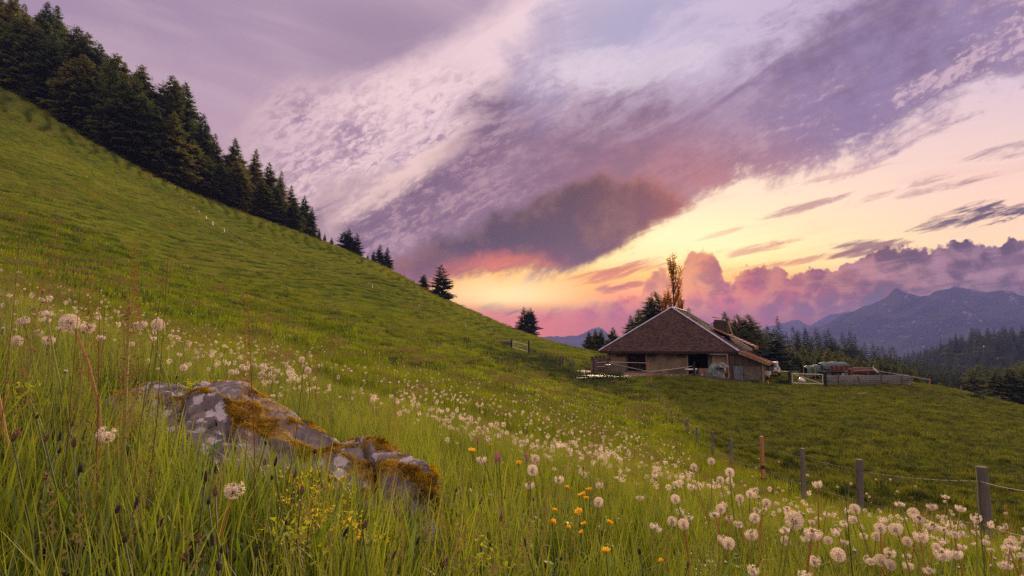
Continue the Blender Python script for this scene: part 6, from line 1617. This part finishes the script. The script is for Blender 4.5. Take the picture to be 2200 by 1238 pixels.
def seeds_mesh(nseed, zlo, zhi, seed, r0=0.0055, r1=0.0215, keep=1.0):
    """ball of stalked parachutes; zlo..zhi: band of the sphere that still carries seeds"""
    g = np.random.default_rng(seed); V = []; F = []; ga = 2.39996
    for i in range(nseed):
        z = 1 - 2 * (i + .5) / nseed
        if z < zlo or z > zhi or g.random() > keep: continue
        r = math.sqrt(1 - z * z); d = np.array([r * math.cos(ga * i), r * math.sin(ga * i), z]); d += g.normal(size=3) * .05; d /= np.linalg.norm(d)
        R = r1 * g.uniform(.93, 1.05); a = np.cross(d, [0.3, 0.5, 0.8]); a /= np.linalg.norm(a); b = np.cross(d, a)
        p = d * R; q = d * r0; bs = len(V)
        V += [tuple(q + a * .0005), tuple(q - a * .0005), tuple(p * 0.80)]; F.append((bs, bs + 1, bs + 2))
        # parachute: six hair rays
        for k in range(6):
            an = 1.047 * k + g.random() * .4; e = a * math.cos(an) + b * math.sin(an); s_ = np.cross(d, e)
            bs = len(V); tip = p * 0.80 + e * .0062 + d * .0040
            V += [tuple(p * 0.80 - s_ * .0003), tuple(p * 0.80 + s_ * .0003), tuple(tip + s_ * .0009), tuple(tip - s_ * .0009)]; F.append((bs, bs + 1, bs + 2, bs + 3))
    F3 = [f for f in F if len(f) == 3]; F4 = [f for f in F if len(f) == 4]
    me = np_mesh('seed_ball', V, [F4, F3], (M_PAPP,))
    return me
def core_mesh(r=0.0062, mat=None):
    return MB().lathe([(r * .35, -r * .9), (r * .95, -r * .5), (r, 0), (r * .85, r * .5), (r * .4, r * .85)], n=9).mesh('receptacle', mat or M_CORE, True)
def bract_mesh(seed):
    g = np.random.default_rng(seed); V = []; F = []
    for k in range(11):
        a = 6.283 * k / 11; c, s_ = math.cos(a), math.sin(a); w = .0016; dn = g.uniform(.006, .012)
        b = len(V); V += [(c * .004 - s_ * w, s_ * .004 + c * w, -.004), (c * .004 + s_ * w, s_ * .004 - c * w, -.004), (c * .009, s_ * .009, -.004 - dn)]; F.append((b, b + 1, b + 2))
    return np_mesh('bracts', V, [F], (M_BRACT,))
BALLS = [seeds_mesh(66, -0.97, 1, 1), seeds_mesh(76, -0.97, 1, 2), seeds_mesh(100, -0.95, 0.15, 3), seeds_mesh(100, -0.9, 0.35, 4, keep=.8), seeds_mesh(120, -0.6, 0.05, 5, keep=.7), seeds_mesh(110, -1, 0.5, 6, keep=.45)]
CORE = core_mesh(0.0078); BALD = core_mesh(0.0068, M_CAP); BRACT = bract_mesh(1)
STEMS = {}
def stem_mesh(lean, seed, mat, hh=.3):
    """unit-height curved stem"""
    q_ = .30 / max(.15, round(hh, 1)); key = (lean, seed, mat.name, q_)
    if key not in STEMS:
        g = random.Random(seed); b = g.uniform(-.08, .08); c = g.uniform(-.06, .06)
        pts = [(lean * (t ** 1.4) + b * math.sin(t * 3.1), c * math.sin(t * 3.1), t) for t in (0, .2, .4, .6, .8, 1.0)]
        STEMS[key] = (MB().tube(pts, [v_ * q_ for v_ in (.0135, .0125, .0115, .0108, .0102, .0100)], 6).mesh('stem', mat, True), lean)
    return STEMS[key]
# squash: stem radius is kept by scaling only z and lean
def solve_Y(px, py, h, y0=0.85, y1=60):
    """distance at which the sight line passes h above the ground"""
    Ys = np.exp(np.linspace(math.log(y0), math.log(y1), 260)); d = ray(px, py)
    P = np.array([[d.x / d.y * y, y, d.z / d.y * y] for y in Ys]); dz = P[:, 2] - height(P[:, 0], P[:, 1]) - h
    k = np.where((dz[:-1] > 0) & (dz[1:] <= 0))[0]
    if len(k) == 0: return None
    i = k[0]; t = dz[i] / (dz[i] - dz[i + 1]); return float(Ys[i] + t * (Ys[i + 1] - Ys[i]))
DG = random.Random(21)
def place_words(px, py):
    if px < 240: return 'at the left edge'
    if px < 500: return 'behind the boulder\'s left end' if py < 860 else 'in the grass in front of the boulder'
    if px < 700: return 'in the cluster above the boulder' if py < 900 else 'in front of the boulder'
    if px < 1050: return 'beyond the boulder\'s right end'
    if px < 1300: return 'in the meadow below the barn' if py < 1040 else 'among the orange flowers'
    if px < 1500: return 'left of the thin grey fence posts' if py < 1060 else 'below the flower band\'s middle'
    if px < 1680: return 'in front of the orange fence post' if py < 1090 else 'low below the orange post'
    if px < 1800: return 'just right of the orange post' if py < 1090 else 'low right of the orange post'
    if px < 1950: return 'around the second nearest post' if py < 1110 else 'low before the second nearest post'
    if px < 2090: return 'left of the nearest post' if py < 1120 else 'low and left of the nearest post'
    return 'at the foot of the nearest post' if py < 1150 else 'in the lower right corner'
KW = {0: 'full round', 1: 'full round', 2: 'half blown', 3: 'half blown', 4: 'flat skirted', 5: 'ragged sparse', 6: 'bald headed'}
def dandelion(px, py, kind, dia=None, h=None, tall=False):
    h = h or DG.uniform(.24, .36); Y = solve_Y(px, py, h)
    if dia:
        Y1 = solve_Y(px, py, .54); Yw = 54.0 / dia
        if Y1 is not None: Y = max(Yw, Y1) if Y is None else min(max(Yw, Y1), max(Y, Y1))
        elif Y is None: Y = Yw
    if Y is None: return None
    d = ray(px, py); p = d * (Y / d.y)
    want = dia / F_PX * Y * (2200 / 2200) if dia else None
    sc = min(1.12, max(0.70, (want or .043) / .043))
    x, y = p.x, p.y; lean = DG.choice([-.28, -.12, 0.0, .10, .22])
    bx = x - lean * h; zb = gz(bx, y); hh = p.z - zb
    if hh < .08 or hh > .7: return None
    if bool(on_rock(np.array([bx]), np.array([y]))[0]): return None
    mat = M_STEMR if DG.random() < .2 else M_STEMY
    sm_, ln = stem_mesh(lean, DG.randrange(4), mat, hh)
    size = ('large' if Y < 1.9 else 'medium' if Y < 3.4 else 'small')
    lw = {-.28: 'leaning left', -.12: 'tilted left', 0.0: 'upright', .10: 'tilted right', .22: 'leaning right'}[lean]
    lab = f"{size} {KW[kind]} dandelion on {lw} {'reddish' if mat is M_STEMR else 'yellow'} stem {place_words(px, py)}"
    o = empty('dandelion', (bx, y, zb - .01), 0, lab, 'dandelion', 'dandelions gone to seed in the meadow')
    s = bpy.data.objects.new('stem', sm_); link(s, o); k = 1.0 + 0.0 * Y
    s.scale = (hh, hh, hh)
    # keep the stem about 4 mm thick
    s.scale = (hh, hh, hh + .01)
    tipp = Vector((lean * hh, 0, hh))
    hd = [('receptacle', BALD if kind >= 4 else CORE)] + ([('bracts', BRACT)]) + ([('seed_ball', BALLS[kind])] if kind < 6 else [])
    tilt = (DG.uniform(-.3, .3), DG.uniform(-.3, .3), DG.uniform(0, 6))
    for nm, me in hd:
        c = bpy.data.objects.new(nm, me); link(c, o); c.location = tipp; c.rotation_euler = tilt; c.scale = (sc, sc, sc)
    return (Y)
LST = [(1690, 1110, 0, 36), (1801, 1186, 1, 38), (1566, 1161, 0, 25), (1614, 1141, 3, 27), (1468, 1120, 1, 22), (1444, 1114, 0, 20), (1452, 1068, 1, 19), (1580, 1011, 0, 19), (1521, 988, 1, 15), (1557, 1028, 0, 16), (1572, 1030, 1, 14), (1600, 1067, 0, 17), (1614, 1058, 1, 16), (1644, 1077, 0, 18),
 (1886, 1130, 0, 22), (1936, 1132, 1, 25), (1861, 1089, 0, 21), (1949, 1159, 1, 19), (2147, 1164, 0, 24), (1978, 1145, 3, 28), (1986, 1108, 2, 23), (1998, 1098, 0, 22), (1984, 1082, 2, 20), (2046, 1086, 2, 20), (1728, 1020, 0, 19), (1745, 1035, 3, 22), (1682, 1130, 4, 24), (1729, 1137, 2, 30), (1770, 1139, 3, 28),
 (1483, 1104, 4, 19), (1590, 1120, 4, 20), (1993, 1124, 2, 24), (2078, 1139, 4, 24), (2005, 1182, 3, 30), (2032, 1180, 2, 28), (2000, 1217, 4, 24), (1623, 1216, 5, 22), (1730, 1228, 5, 26), (1906, 1182, 5, 22), (2150, 1205, 4, 26), (2183, 1167, 4, 26), (2087, 1107, 5, 20), (2031, 1062, 4, 30), (1960, 1077, 4, 20), (1632, 1065, 6, 14), (1750, 1197, 5, 24), (1640, 1100, 6, 14), (1502, 1000, 0, 14),
 (21, 648, 2, 38), (50, 685, 4, 22), (62, 683, 3, 22), (172, 685, 1, 38), (190, 697, 3, 28), (128, 665, 4, 26), (92, 620, 6, 18), (88, 643, 6, 16), (258, 668, 3, 20), (272, 675, 6, 14), (340, 690, 2, 26), (313, 692, 1, 26), (380, 743, 0, 22), (656, 770, 0, 14), (656, 793, 1, 15), (232, 922, 5, 38), (505, 1040, 5, 40), (112, 680, 4, 22), (145, 790, 6, 14), (30, 672, 6, 16), (8, 700, 6, 18), (348, 680, 6, 14), (390, 732, 6, 12), (215, 720, 4, 18), (75, 672, 6, 16), (130, 700, 4, 20)]
n_d = 0
for q in LST:
    if dandelion(q[0], q[1], q[2], q[3], DG.uniform(.28, .36)): n_d += 1
def band(px): return np.interp(px, [950, 1050, 1200, 1350, 1500, 1650, 1800, 2000, 2200], [905, 945, 985, 1010, 1020, 1045, 1085, 1115, 1150])
tries = 0
while n_d < 300 and tries < 1500:
    tries += 1
    u = DG.random()
    if u < .78:
        px = DG.uniform(1000, 2215) if DG.random() < .35 else DG.uniform(1450, 2215); py = float(band(px)) + DG.gauss(18, 40)
    elif u < .88: px, py = DG.uniform(0, 480), None; py = np.interp(px, [0, 200, 480], [690, 700, 790]) + DG.gauss(0, 30)
    else: px, py = DG.gauss(600, 50), DG.gauss(788, 12)
    k = DG.choices([0, 1, 2, 3, 4, 5, 6], [2, 2, 2.4, 2.4, 2.2, 2.4, 4.5])[0]
    if dandelion(px, py, k): n_d += 1
# the countless rest, smaller and further off
def far_dandelions():
    g = np.random.default_rng(8)
    def one(kind):
        mb = MB(); mb.tube([(0, 0, -.02), (.01, 0, .28)], .004, 4); me1 = mb
        return me1
    ico = []
    for k in range(3):
        n = 60; d = g.normal(size=(n, 3)); d /= np.linalg.norm(d, axis=1)[:, None]
        if k == 1: d[:, 2] = -np.abs(d[:, 2]) * .7
        r = .021; c = d * r * .85; V = (c[:, None, :] + g.normal(size=(n, 3, 3)) * .0045).reshape(-1, 3) + [0.01, 0, .29]
        F = np.arange(n * 3).reshape(-1, 3)
        st = [(-.002, 0, -.02), (.002, 0, -.02), (.012, 0, .28), (.008, 0, .28)]
        V2 = np.vstack([V, st]); me = np_mesh('seed_head', V2, [F, [(n * 3, n * 3 + 1, n * 3 + 2, n * 3 + 3)]], (M_PAPP, M_STEMY), mi=[0] * n + [1]); ico.append(me)
    px = np.concatenate([g.uniform(850, 1480, 700), g.uniform(-50, 1300, 1100), g.normal(600, 60, 110), g.uniform(250, 900, 150), g.uniform(950, 2300, 330), g.uniform(0, 500, 90), g.uniform(1100, 1480, 900)])
    Y = np.concatenate([np.exp(g.uniform(math.log(5), math.log(16), 700)), np.exp(g.uniform(math.log(8), math.log(50), 1100)), g.uniform(3.5, 6, 110), np.exp(g.uniform(math.log(4), math.log(12), 150)), g.uniform(3.4, 6.5, 330), g.uniform(3.4, 8.0, 90), g.uniform(12, 52, 900)])
    X = (px - CX) / F_PX * Y
    keep = ~pasture_w(X, Y) & ~blocked(X, Y) & ~on_rock(X, Y) & ((fbm(X * .5, Y * .5, 3) > -0.08) | (RNG.random(len(X)) < .3))
    X, Y = X[keep], Y[keep]; n = len(X); Z = height(X, Y)
    s = g.uniform(.62, 1.0, n); rot = np.zeros((n, 3)); rot[:, 0] = g.normal(size=n) * .12; rot[:, 1] = g.normal(size=n) * .12; rot[:, 2] = g.uniform(0, 6.28, n)
    scatter('dandelion_swarm', np.stack([X, Y, Z], 1), rot, np.stack([s, s, s * g.uniform(1.0, 1.45, n)], 1), g.integers(0, 3, n), ico, 'countless small dandelion clocks dotting the far meadow')
far_dandelions()

# ------------------------------------------------------------------ other meadow plants
def plant_at(px, py, h, y0=0.8):
    Y = solve_Y(px, py, h, y0)
    if Y is None: return None
    d = ray(px, py); p = d * (Y / d.y); zb = gz(p.x, p.y); return p, zb, p.z - zb, Y
# ribwort plantain heads
M_PHEAD = simple('plantain_head', (0.055, 0.036, 0.026), (0.022, 0.018, 0.014), 300.0, 0.8, 0.3)
M_PHEADB = simple('plantain_head_brown', (0.17, 0.085, 0.055), (0.08, 0.04, 0.026), 300.0, 0.8, 0.3)
M_STEMG = leafy('thin_green_stem', [(0.06, 0.085, 0.022), (0.09, 0.10, 0.03)], 0.2, 0.5, 0.1, 1.0)
def head_mesh(mat, L=.022, r=.0052, seed=0, name='flower_head'):
    g = np.random.default_rng(seed); mb = MB(); mb.lathe([(r * .4, 0), (r * .95, L * .2), (r, L * .5), (r * .7, L * .8), (r * .2, L)], n=8)
    for k in range(46):
        t = g.random(); a = g.random() * 6.28; rr = r * (1.0 - .5 * max(0, t - .6) / .4); p = Vector((rr * math.cos(a), rr * math.sin(a), L * t)); o_ = Vector((math.cos(a), math.sin(a), .6)) * .0028
        s_ = Vector((-math.sin(a), math.cos(a), 0)) * .0011; mb.add([p - s_, p + s_, p + o_], [(0, 1, 2)])
    return mb.mesh(name, mat, False)
PH = [head_mesh(M_PHEAD, .018, .005, 1), head_mesh(M_PHEADB, .026, .0058, 2), head_mesh(M_PHEAD, .030, .0045, 3)]
thin = {}
def thin_stem(lean, k):
    if (lean, k) not in thin:
        thin[(lean, k)] = MB().tube([(lean * t ** 1.5 + .03 * math.sin(3 * t + k), .02 * math.sin(4 * t + k), t) for t in (0, .25, .5, .75, 1.0)], [.0055, .005, .0048, .0046, .0044], 5).mesh('stem', M_STEMG, True)
    return thin[(lean, k)]
PL = [(81, 896), (44, 943), (136, 886), (155, 913), (100, 945), (146, 943), (134, 971), (161, 958), (169, 1017), (193, 1010), (107, 1026), (467, 915), (576, 953), (574, 997), (601, 999), (589, 1029), (633, 1023), (455, 1031), (461, 1080), (466, 1064), (346, 1130), (285, 1158), (436, 1162), (466, 1170), (478, 1183), (408, 1199), (566, 1193), (474, 1223), (650, 1058), (654, 1179), (633, 1125), (784, 1134), (739, 1148), (682, 972), (985, 1055), (205, 650), (220, 690), (24, 1170), (310, 1090), (250, 1100), (860, 1120), (905, 1165), (1000, 1130), (1080, 1120), (1130, 1170), (1210, 1200), (960, 1215), (845, 1200), (380, 812), (1035, 1080), (1300, 1150), (1380, 1190), (1480, 1215), (1255, 1010), (1150, 1075)]
pw = lambda px, py: ('above the boulder\'s left end' if py < 880 and px < 420 else 'at the left edge' if px < 120 else 'left of the boulder' if px < 260 else 'in the left foreground grass' if px < 400 and py > 1080 else 'before the left half of the boulder' if px < 480 else 'beside the broad upright leaves' if px < 560 else 'near the yellow vetch' if px < 760 else 'before the boulder\'s right end' if px < 980 else 'left of the orange flowers' if px < 1180 else 'among the orange flowers' if px < 1320 else 'below the dandelion band')
for i, (px, py) in enumerate(PL):
    r_ = plant_at(px, py, DG.uniform(.22, .34))
    if not r_: continue
    p, zb, hh, Y = r_; lean = DG.choice([-.15, 0.0, .12, .25]); k = i % 3
    bx = p.x - lean * hh
    if hh < .06 or bool(on_rock(np.array([bx]), np.array([p.y]))[0]): continue
    zb = gz(bx, p.y); hh = p.z - zb
    lab = f"{('short dark', 'fluffy brown', 'long blackish')[k]} plantain head on {({-.15: 'left leaning', 0.0: 'straight', .12: 'slightly tilted', .25: 'right leaning'})[lean]} stem {pw(px, py)}"
    o = empty('plantain', (bx, p.y, zb), 0, lab, 'plantain', 'plantain heads in the foreground grass')
    s = bpy.data.objects.new('stem', thin_stem(lean, i % 4)); link(s, o); s.scale = (hh, hh * .8, hh)
    c = bpy.data.objects.new('flower_head', PH[k]); link(c, o); c.location = (lean * hh + .03 * hh * math.sin(3 + i % 4), .016 * hh * math.sin(4 + i % 4), hh - .003); c.rotation_euler = (DG.uniform(-.3, .3), DG.uniform(-.2, .5), 0); sc = DG.uniform(.55, .85); c.scale = (sc, sc, sc)
# yellow orange blooms
M_YEL2 = leafy('globeflower_petals', [(0.80, 0.46, 0.02), (0.85, 0.55, 0.03)], 0.35, 0.5, 0.1, 1.0)
def petals(name, n, r, mat, cup=0.9, w=.5):
    V = []; F = []
    for ring, (rr, zz) in enumerate(((r, 0), (r * .72, .003))):
        for k in range(n):
            a = 6.283 * (k + .5 * ring) / n; c, s_ = math.cos(a), math.sin(a); b = len(V)
            V += [(0, 0, zz), (c * rr * .6 - s_ * rr * w, s_ * rr * .6 + c * rr * w, zz + rr * .25 * cup), (c * rr * .95, s_ * rr * .95, zz + rr * cup), (c * rr * .6 + s_ * rr * w, s_ * rr * .6 - c * rr * w, zz + rr * .25 * cup)]; F.append((b, b + 1, b + 2, b + 3))
    return np_mesh(name, V, [F], (mat,))
PET = petals('blossom', 7, .0135, M_YEL2)
YL = [(1013, 968), (1195, 1095), (1193, 1120), (1222, 1132), (1243, 1097), (1260, 1123), (1313, 1122), (1252, 1143), (1300, 1180), (1424, 1203), (1420, 1010), (1219, 1047), (1251, 1062), (1262, 1070), (1270, 1053), (408, 752), (1700, 1100), (1056, 955), (1117, 996)]
for i, (px, py) in enumerate(YL):
    r_ = plant_at(px, py, DG.uniform(.22, .30))
    if not r_: continue
    p, zb, hh, Y = r_
    where = 'alone behind the boulder' if px < 500 else 'left of the main group' if px < 1100 else ('at the top of the group' if py < 1075 else 'in the middle of the group' if py < 1130 else 'low in the group') if px < 1350 else 'apart on the right'
    o = empty('orange_flower', (p.x, p.y, zb), 0, f"{('wide open', 'half closed', 'nodding', 'small')[i % 4]} orange yellow flower {where} in the meadow grass", 'flower', 'orange yellow flowers scattered in the meadow')
    s = bpy.data.objects.new('stem', thin_stem(0.0, i % 4)); link(s, o); s.scale = (hh, hh, hh)
    c = bpy.data.objects.new('blossom', PET); link(c, o); c.location = (.03 * hh * math.sin(3 + i % 4), .02 * hh * math.sin(4 + i % 4), hh - .006); c.rotation_euler = (DG.uniform(-.4, .6), DG.uniform(-.5, .5), DG.uniform(0, 6)); sc = (1.2, .8, .9, .7)[i % 4] * min(1.5, max(.9, Y / 2)); c.scale = (sc, sc, sc * (.8 if i % 4 == 0 else 1.3))
# pink bistort spikes
M_PINK = leafy('bistort_pink', [(0.42, 0.16, 0.24), (0.52, 0.25, 0.32)], 0.4, 0.7, 0.1, 1.0)
PKM = head_mesh(M_PINK, .045, .0055, 9)
for i, (px, py) in enumerate([(1065, 985), (1076, 983), (1136, 982), (1144, 1003), (1025, 948), (945, 850)]):
    r_ = plant_at(px, py, .34)
    if not r_: continue
    p, zb, hh, Y = r_; o = empty('pink_flower_spike', (p.x, p.y, zb), 0, ('left of two neighbouring pink flower spikes', 'right of two neighbouring pink flower spikes', 'thin pink flower spike beside dandelion clocks', 'pink flower spike lowest in the meadow', 'pink flower spike above the paired ones', 'single pink flower in the meadow beyond the boulder')[i], 'flower', 'pink flower spikes')
    s = bpy.data.objects.new('stem', thin_stem(0.0, i % 4)); link(s, o); s.scale = (hh, hh, hh); c = bpy.data.objects.new('flower_head', PKM); link(c, o); c.location = (.03 * hh * math.sin(3 + i % 4), 0, hh - .02)
# yellow vetch in front of the boulder
M_VET = leafy('vetch_yellow', [(0.72, 0.50, 0.02), (0.80, 0.62, 0.04)], 0.4, 0.6, 0.2, 1.0)
M_LIME = leafy('lime_flowers', [(0.34, 0.38, 0.03), (0.42, 0.44, 0.05)], 0.4, 0.6, 0.2, 1.0)
def spray(name_, mat, n, R, h, seed, size):
    g = np.random.default_rng(seed); st = MB(); V = []
    for i in range(n):
        a = g.random() * 6.28; r = R * math.sqrt(g.random()); hh = h * g.uniform(.6, 1.1); tip_ = Vector((r * math.cos(a), r * math.sin(a), hh))
        st.tube([(tip_.x * .2, tip_.y * .2, -.02), (tip_.x * .7, tip_.y * .7, hh * .55), tip_], [.0016, .0013, .001], 4)
        for q in range(7):
            c = np.array(tip_) + g.normal(size=3) * [.010, .010, .007]; tri = g.normal(size=(3, 3)) * size + c; V += [tuple(x) for x in tri]
    return st.mesh('stem', M_STEMG), np_mesh('blossoms', V, [np.arange(len(V)).reshape(-1, 3)], (mat,))
VK = [spray('v', M_VET, 11, .08, .18, s_, .0040) for s_ in (1, 2, 3)]; LK = [spray('l', M_LIME, 14, .06, .20, s_, .005) for s_ in (4, 5)]
for i, (px, py) in enumerate([(622, 1010), (655, 1005), (690, 1012), (720, 1012), (648, 1035), (672, 1062), (655, 1085), (690, 1095), (705, 1040), (625, 1060), (770, 1100), (800, 1105), (668, 1105)]):
    r_ = plant_at(px, py + 6, .20, .9)
    if not r_: continue
    p, zb, hh, Y = r_; w_ = ('topmost left', 'topmost', 'upper right', 'rightmost upper', 'upper middle', 'middle', 'lower middle', 'lower right', 'right hand', 'leftmost', 'small outlying', 'farthest right outlying', 'lowest')[i]
    o = empty('yellow_vetch', (p.x, p.y, zb), DG.uniform(0, 6), f'{w_} clump of the yellow vetch patch before the boulder', 'flower', 'yellow vetch in front of the boulder')
    for nm, me in zip(('stem', 'blossoms'), VK[i % 3]): c = bpy.data.objects.new(nm, me); link(c, o); c.scale = (1, 1, hh / .2)
for i, (px, py) in enumerate([(432, 830), (418, 838), (64, 842), (395, 828), (640, 1150), (1040, 1175)]):
    r_ = plant_at(px, py, .22, .9)
    if not r_: continue
    p, zb, hh, Y = r_; o = empty('lime_flower', (p.x, p.y, zb), DG.uniform(0, 6), ('right lime green flower clump behind the boulder', 'middle lime green flower clump behind the boulder', 'lime green flower clump at the left edge', 'left lime green flower clump behind the boulder', 'lime green flower clump below the vetch', 'lime green flower clump near the lower frame')[i], 'flower', 'lime green flowers')
    for nm, me in zip(('stem', 'blossoms'), LK[i % 2]): c = bpy.data.objects.new(nm, me); link(c, o); c.scale = (1, 1, hh / .2)
# broad upright leaves
M_LEAF = leafy('broad_leaf', [(0.11, 0.18, 0.022), (0.19, 0.25, 0.03)], 0.5, 0.45, 0.2, 1.0, spec=0.35)
def leaf_mesh(L, w, bend, seed):
    n = 9; V = []; tips = []
    for i in range(n):
        t = i / (n - 1); c = Vector((bend * t ** 2 * L, 0, L * (t - .25 * abs(bend) * t ** 2))); hw = w * math.sin(math.pi * min(1, .12 + .88 * t)) ** .8 * (1 - .2 * t) * .5 if i < n - 1 else .0005
        V += [c + Vector((0, -hw, hw * .25)), c + Vector((0, 0, -hw * .1)), c + Vector((0, hw, hw * .25))]; tips += [t * .5] * 3
    F = [(3 * i + j, 3 * i + j + 1, 3 * i + j + 4, 3 * i + j + 3) for i in range(n - 1) for j in (0, 1)]
    return np_mesh('leaf', V, [F], (M_LEAF,), smooth=True, attrs=dict(tip=tips))
LV = [leaf_mesh(.26, .024, .25, 1), leaf_mesh(.22, .03, .5, 2), leaf_mesh(.30, .020, .15, 3)]
for i, (px, Y) in enumerate([(470, 1.45), (505, 1.6), (400, 1.35), (330, 1.3), (520, 1.25), (430, 1.18), (620, 1.4), (240, 1.3), (180, 1.2), (1015, 1.5), (1500, 1.7), (1750, 1.9), (1300, 1.6), (60, 1.15), (560, 1.75), (700, 1.5), (860, 1.45)]):
    p = ground(px, Y); o = empty('broad_leaved_plant', p, DG.uniform(0, 6), f"rosette of {('long upright', 'wide arching', 'narrow pointed')[i % 3]} bright green leaves {pw(px, 1150) if px < 1320 else 'below the dandelion band'}", 'plant', 'broad leaved plants in the foreground')
    for k in range(6):
        c = bpy.data.objects.new('leaf', LV[(i + k) % 3]); link(c, o); c.rotation_euler = (0, DG.uniform(.1, .6), k * 1.05 + DG.uniform(-.3, .3)); s_ = DG.uniform(.7, 1.15); c.scale = (s_, s_, s_)
# red sorrel stalks close to the lens
M_SOR = leafy('sorrel_red', [(0.20, 0.085, 0.045), (0.27, 0.14, 0.065)], 0.4, 0.7, 0.2, 1.0)
def sorrel(n, h, seed):
    g = np.random.default_rng(seed); V = []
    for k in range(n):
        t = .48 + .52 * g.random(); a = g.random() * 6.28; r = (.006 + .030 * g.random()) * (1.25 - t); c = np.array([r * math.cos(a), r * math.sin(a), h * t + r * .6]); V += [tuple(x) for x in (g.normal(size=(3, 3)) * .0027 + c)]
    return np_mesh('seed_spike', V, [np.arange(len(V)).reshape(-1, 3)], (M_SOR,)), MB().tube([(0, 0, -.02), (.01, 0, h * .5), (0, 0, h)], [.0013, .0010, .0005], 4).mesh('stem', M_SOR)
SR = [sorrel(360, 1.0, 1), sorrel(260, 1.0, 2), sorrel(430, 1.0, 3)]
for i, (px, py, Y) in enumerate([(575, 632, 1.35), (538, 690, 1.45), (842, 850, 1.6), (34, 352, .95), (14, 430, .9), (340, 530, 1.2), (180, 575, 1.15), (312, 585, 1.2), (1160, 1035, 1.7), (1655, 1085, 1.7), (2133, 1075, 2.0), (690, 985, 1.5), (232, 640, 1.3), (612, 660, 1.6), (265, 620, 1.1), (880, 770, 2.0), (470, 985, 1.2), (700, 760, 1.9)]):
    q = at(px, py, Y); zb = gz(q.x, q.y); h = q.z - zb
    if bool(on_rock(np.array([q.x]), np.array([q.y]))[0]): continue
    o = empty('sorrel_stalk', (q.x, q.y, zb), DG.uniform(0, 6), f"{('tall', 'thin', 'dense')[i % 3]} rust red sorrel stalk {('rising before the slope left of centre', 'beside the tall one left of centre', 'standing before the right end of the boulder', 'at the left edge reaching over the slope', 'close to the left frame', 'faint against the slope above the boulder', 'against the slope at the left', 'between the left clocks and the slope', 'in the dandelion meadow below the barn', 'below the orange fence post', 'in front of the nearest fence post', 'over the yellow vetch', 'among the left dandelions', 'right of the tall one left of centre', 'left behind the dandelion clocks', 'above the right end of the boulder', 'before the left half of the boulder', 'over the meadow beyond the boulder')[i]}", 'sorrel', 'red sorrel stalks')
    for nm, me in zip(('seed_spike', 'stem'), SR[i % 3]): c = bpy.data.objects.new(nm, me); link(c, o); c.scale = (min(1, h * 1.3), min(1, h * 1.3), h); c.rotation_euler = (DG.uniform(-.05, .05), DG.uniform(-.12, .12), 0)
# dark tall stems at the right
for i, (px, py, Y) in enumerate([(1806, 940, 1.9), (2095, 1040, 2.2), (278, 642, 1.2)]):
    q = at(px, py, Y); zb = gz(q.x, q.y); h = q.z - zb
    o = MB().tube([(0.03 * h, 0, -.02), (0.01, 0, h * .5), (0, 0, h)], [.0022, .002, .001] if i < 2 else [.0045, .0042, .0035], 6).build('tall_stem', M_STEMG if i < 2 else M_STEMY, None, True); o.location = (q.x, q.y, zb)
    tag(o, ('tall bare green stem rising left of the last but one fence post', 'tall bare green stem just left of the nearest post', 'headless yellow dandelion stem among the left clocks')[i], 'stem')

# ------------------------------------------------------------------ tell look-alikes apart by their order from the left
by = {}
for o in SC.objects:
    if o.get('label') and o.get('category'): by.setdefault(o['label'], []).append(o)
for lb, os_ in by.items():
    if len(os_) < 2: continue
    os_.sort(key=lambda o: proj(o.location)[0])
    for k, o in enumerate(os_):
        pre = 'leftmost' if k == 0 else 'rightmost' if k == len(os_) - 1 else ORD[k] + ' leftmost'
        if len((pre + ' ' + lb).split()) <= 16: o['label'] = pre + ' ' + lb
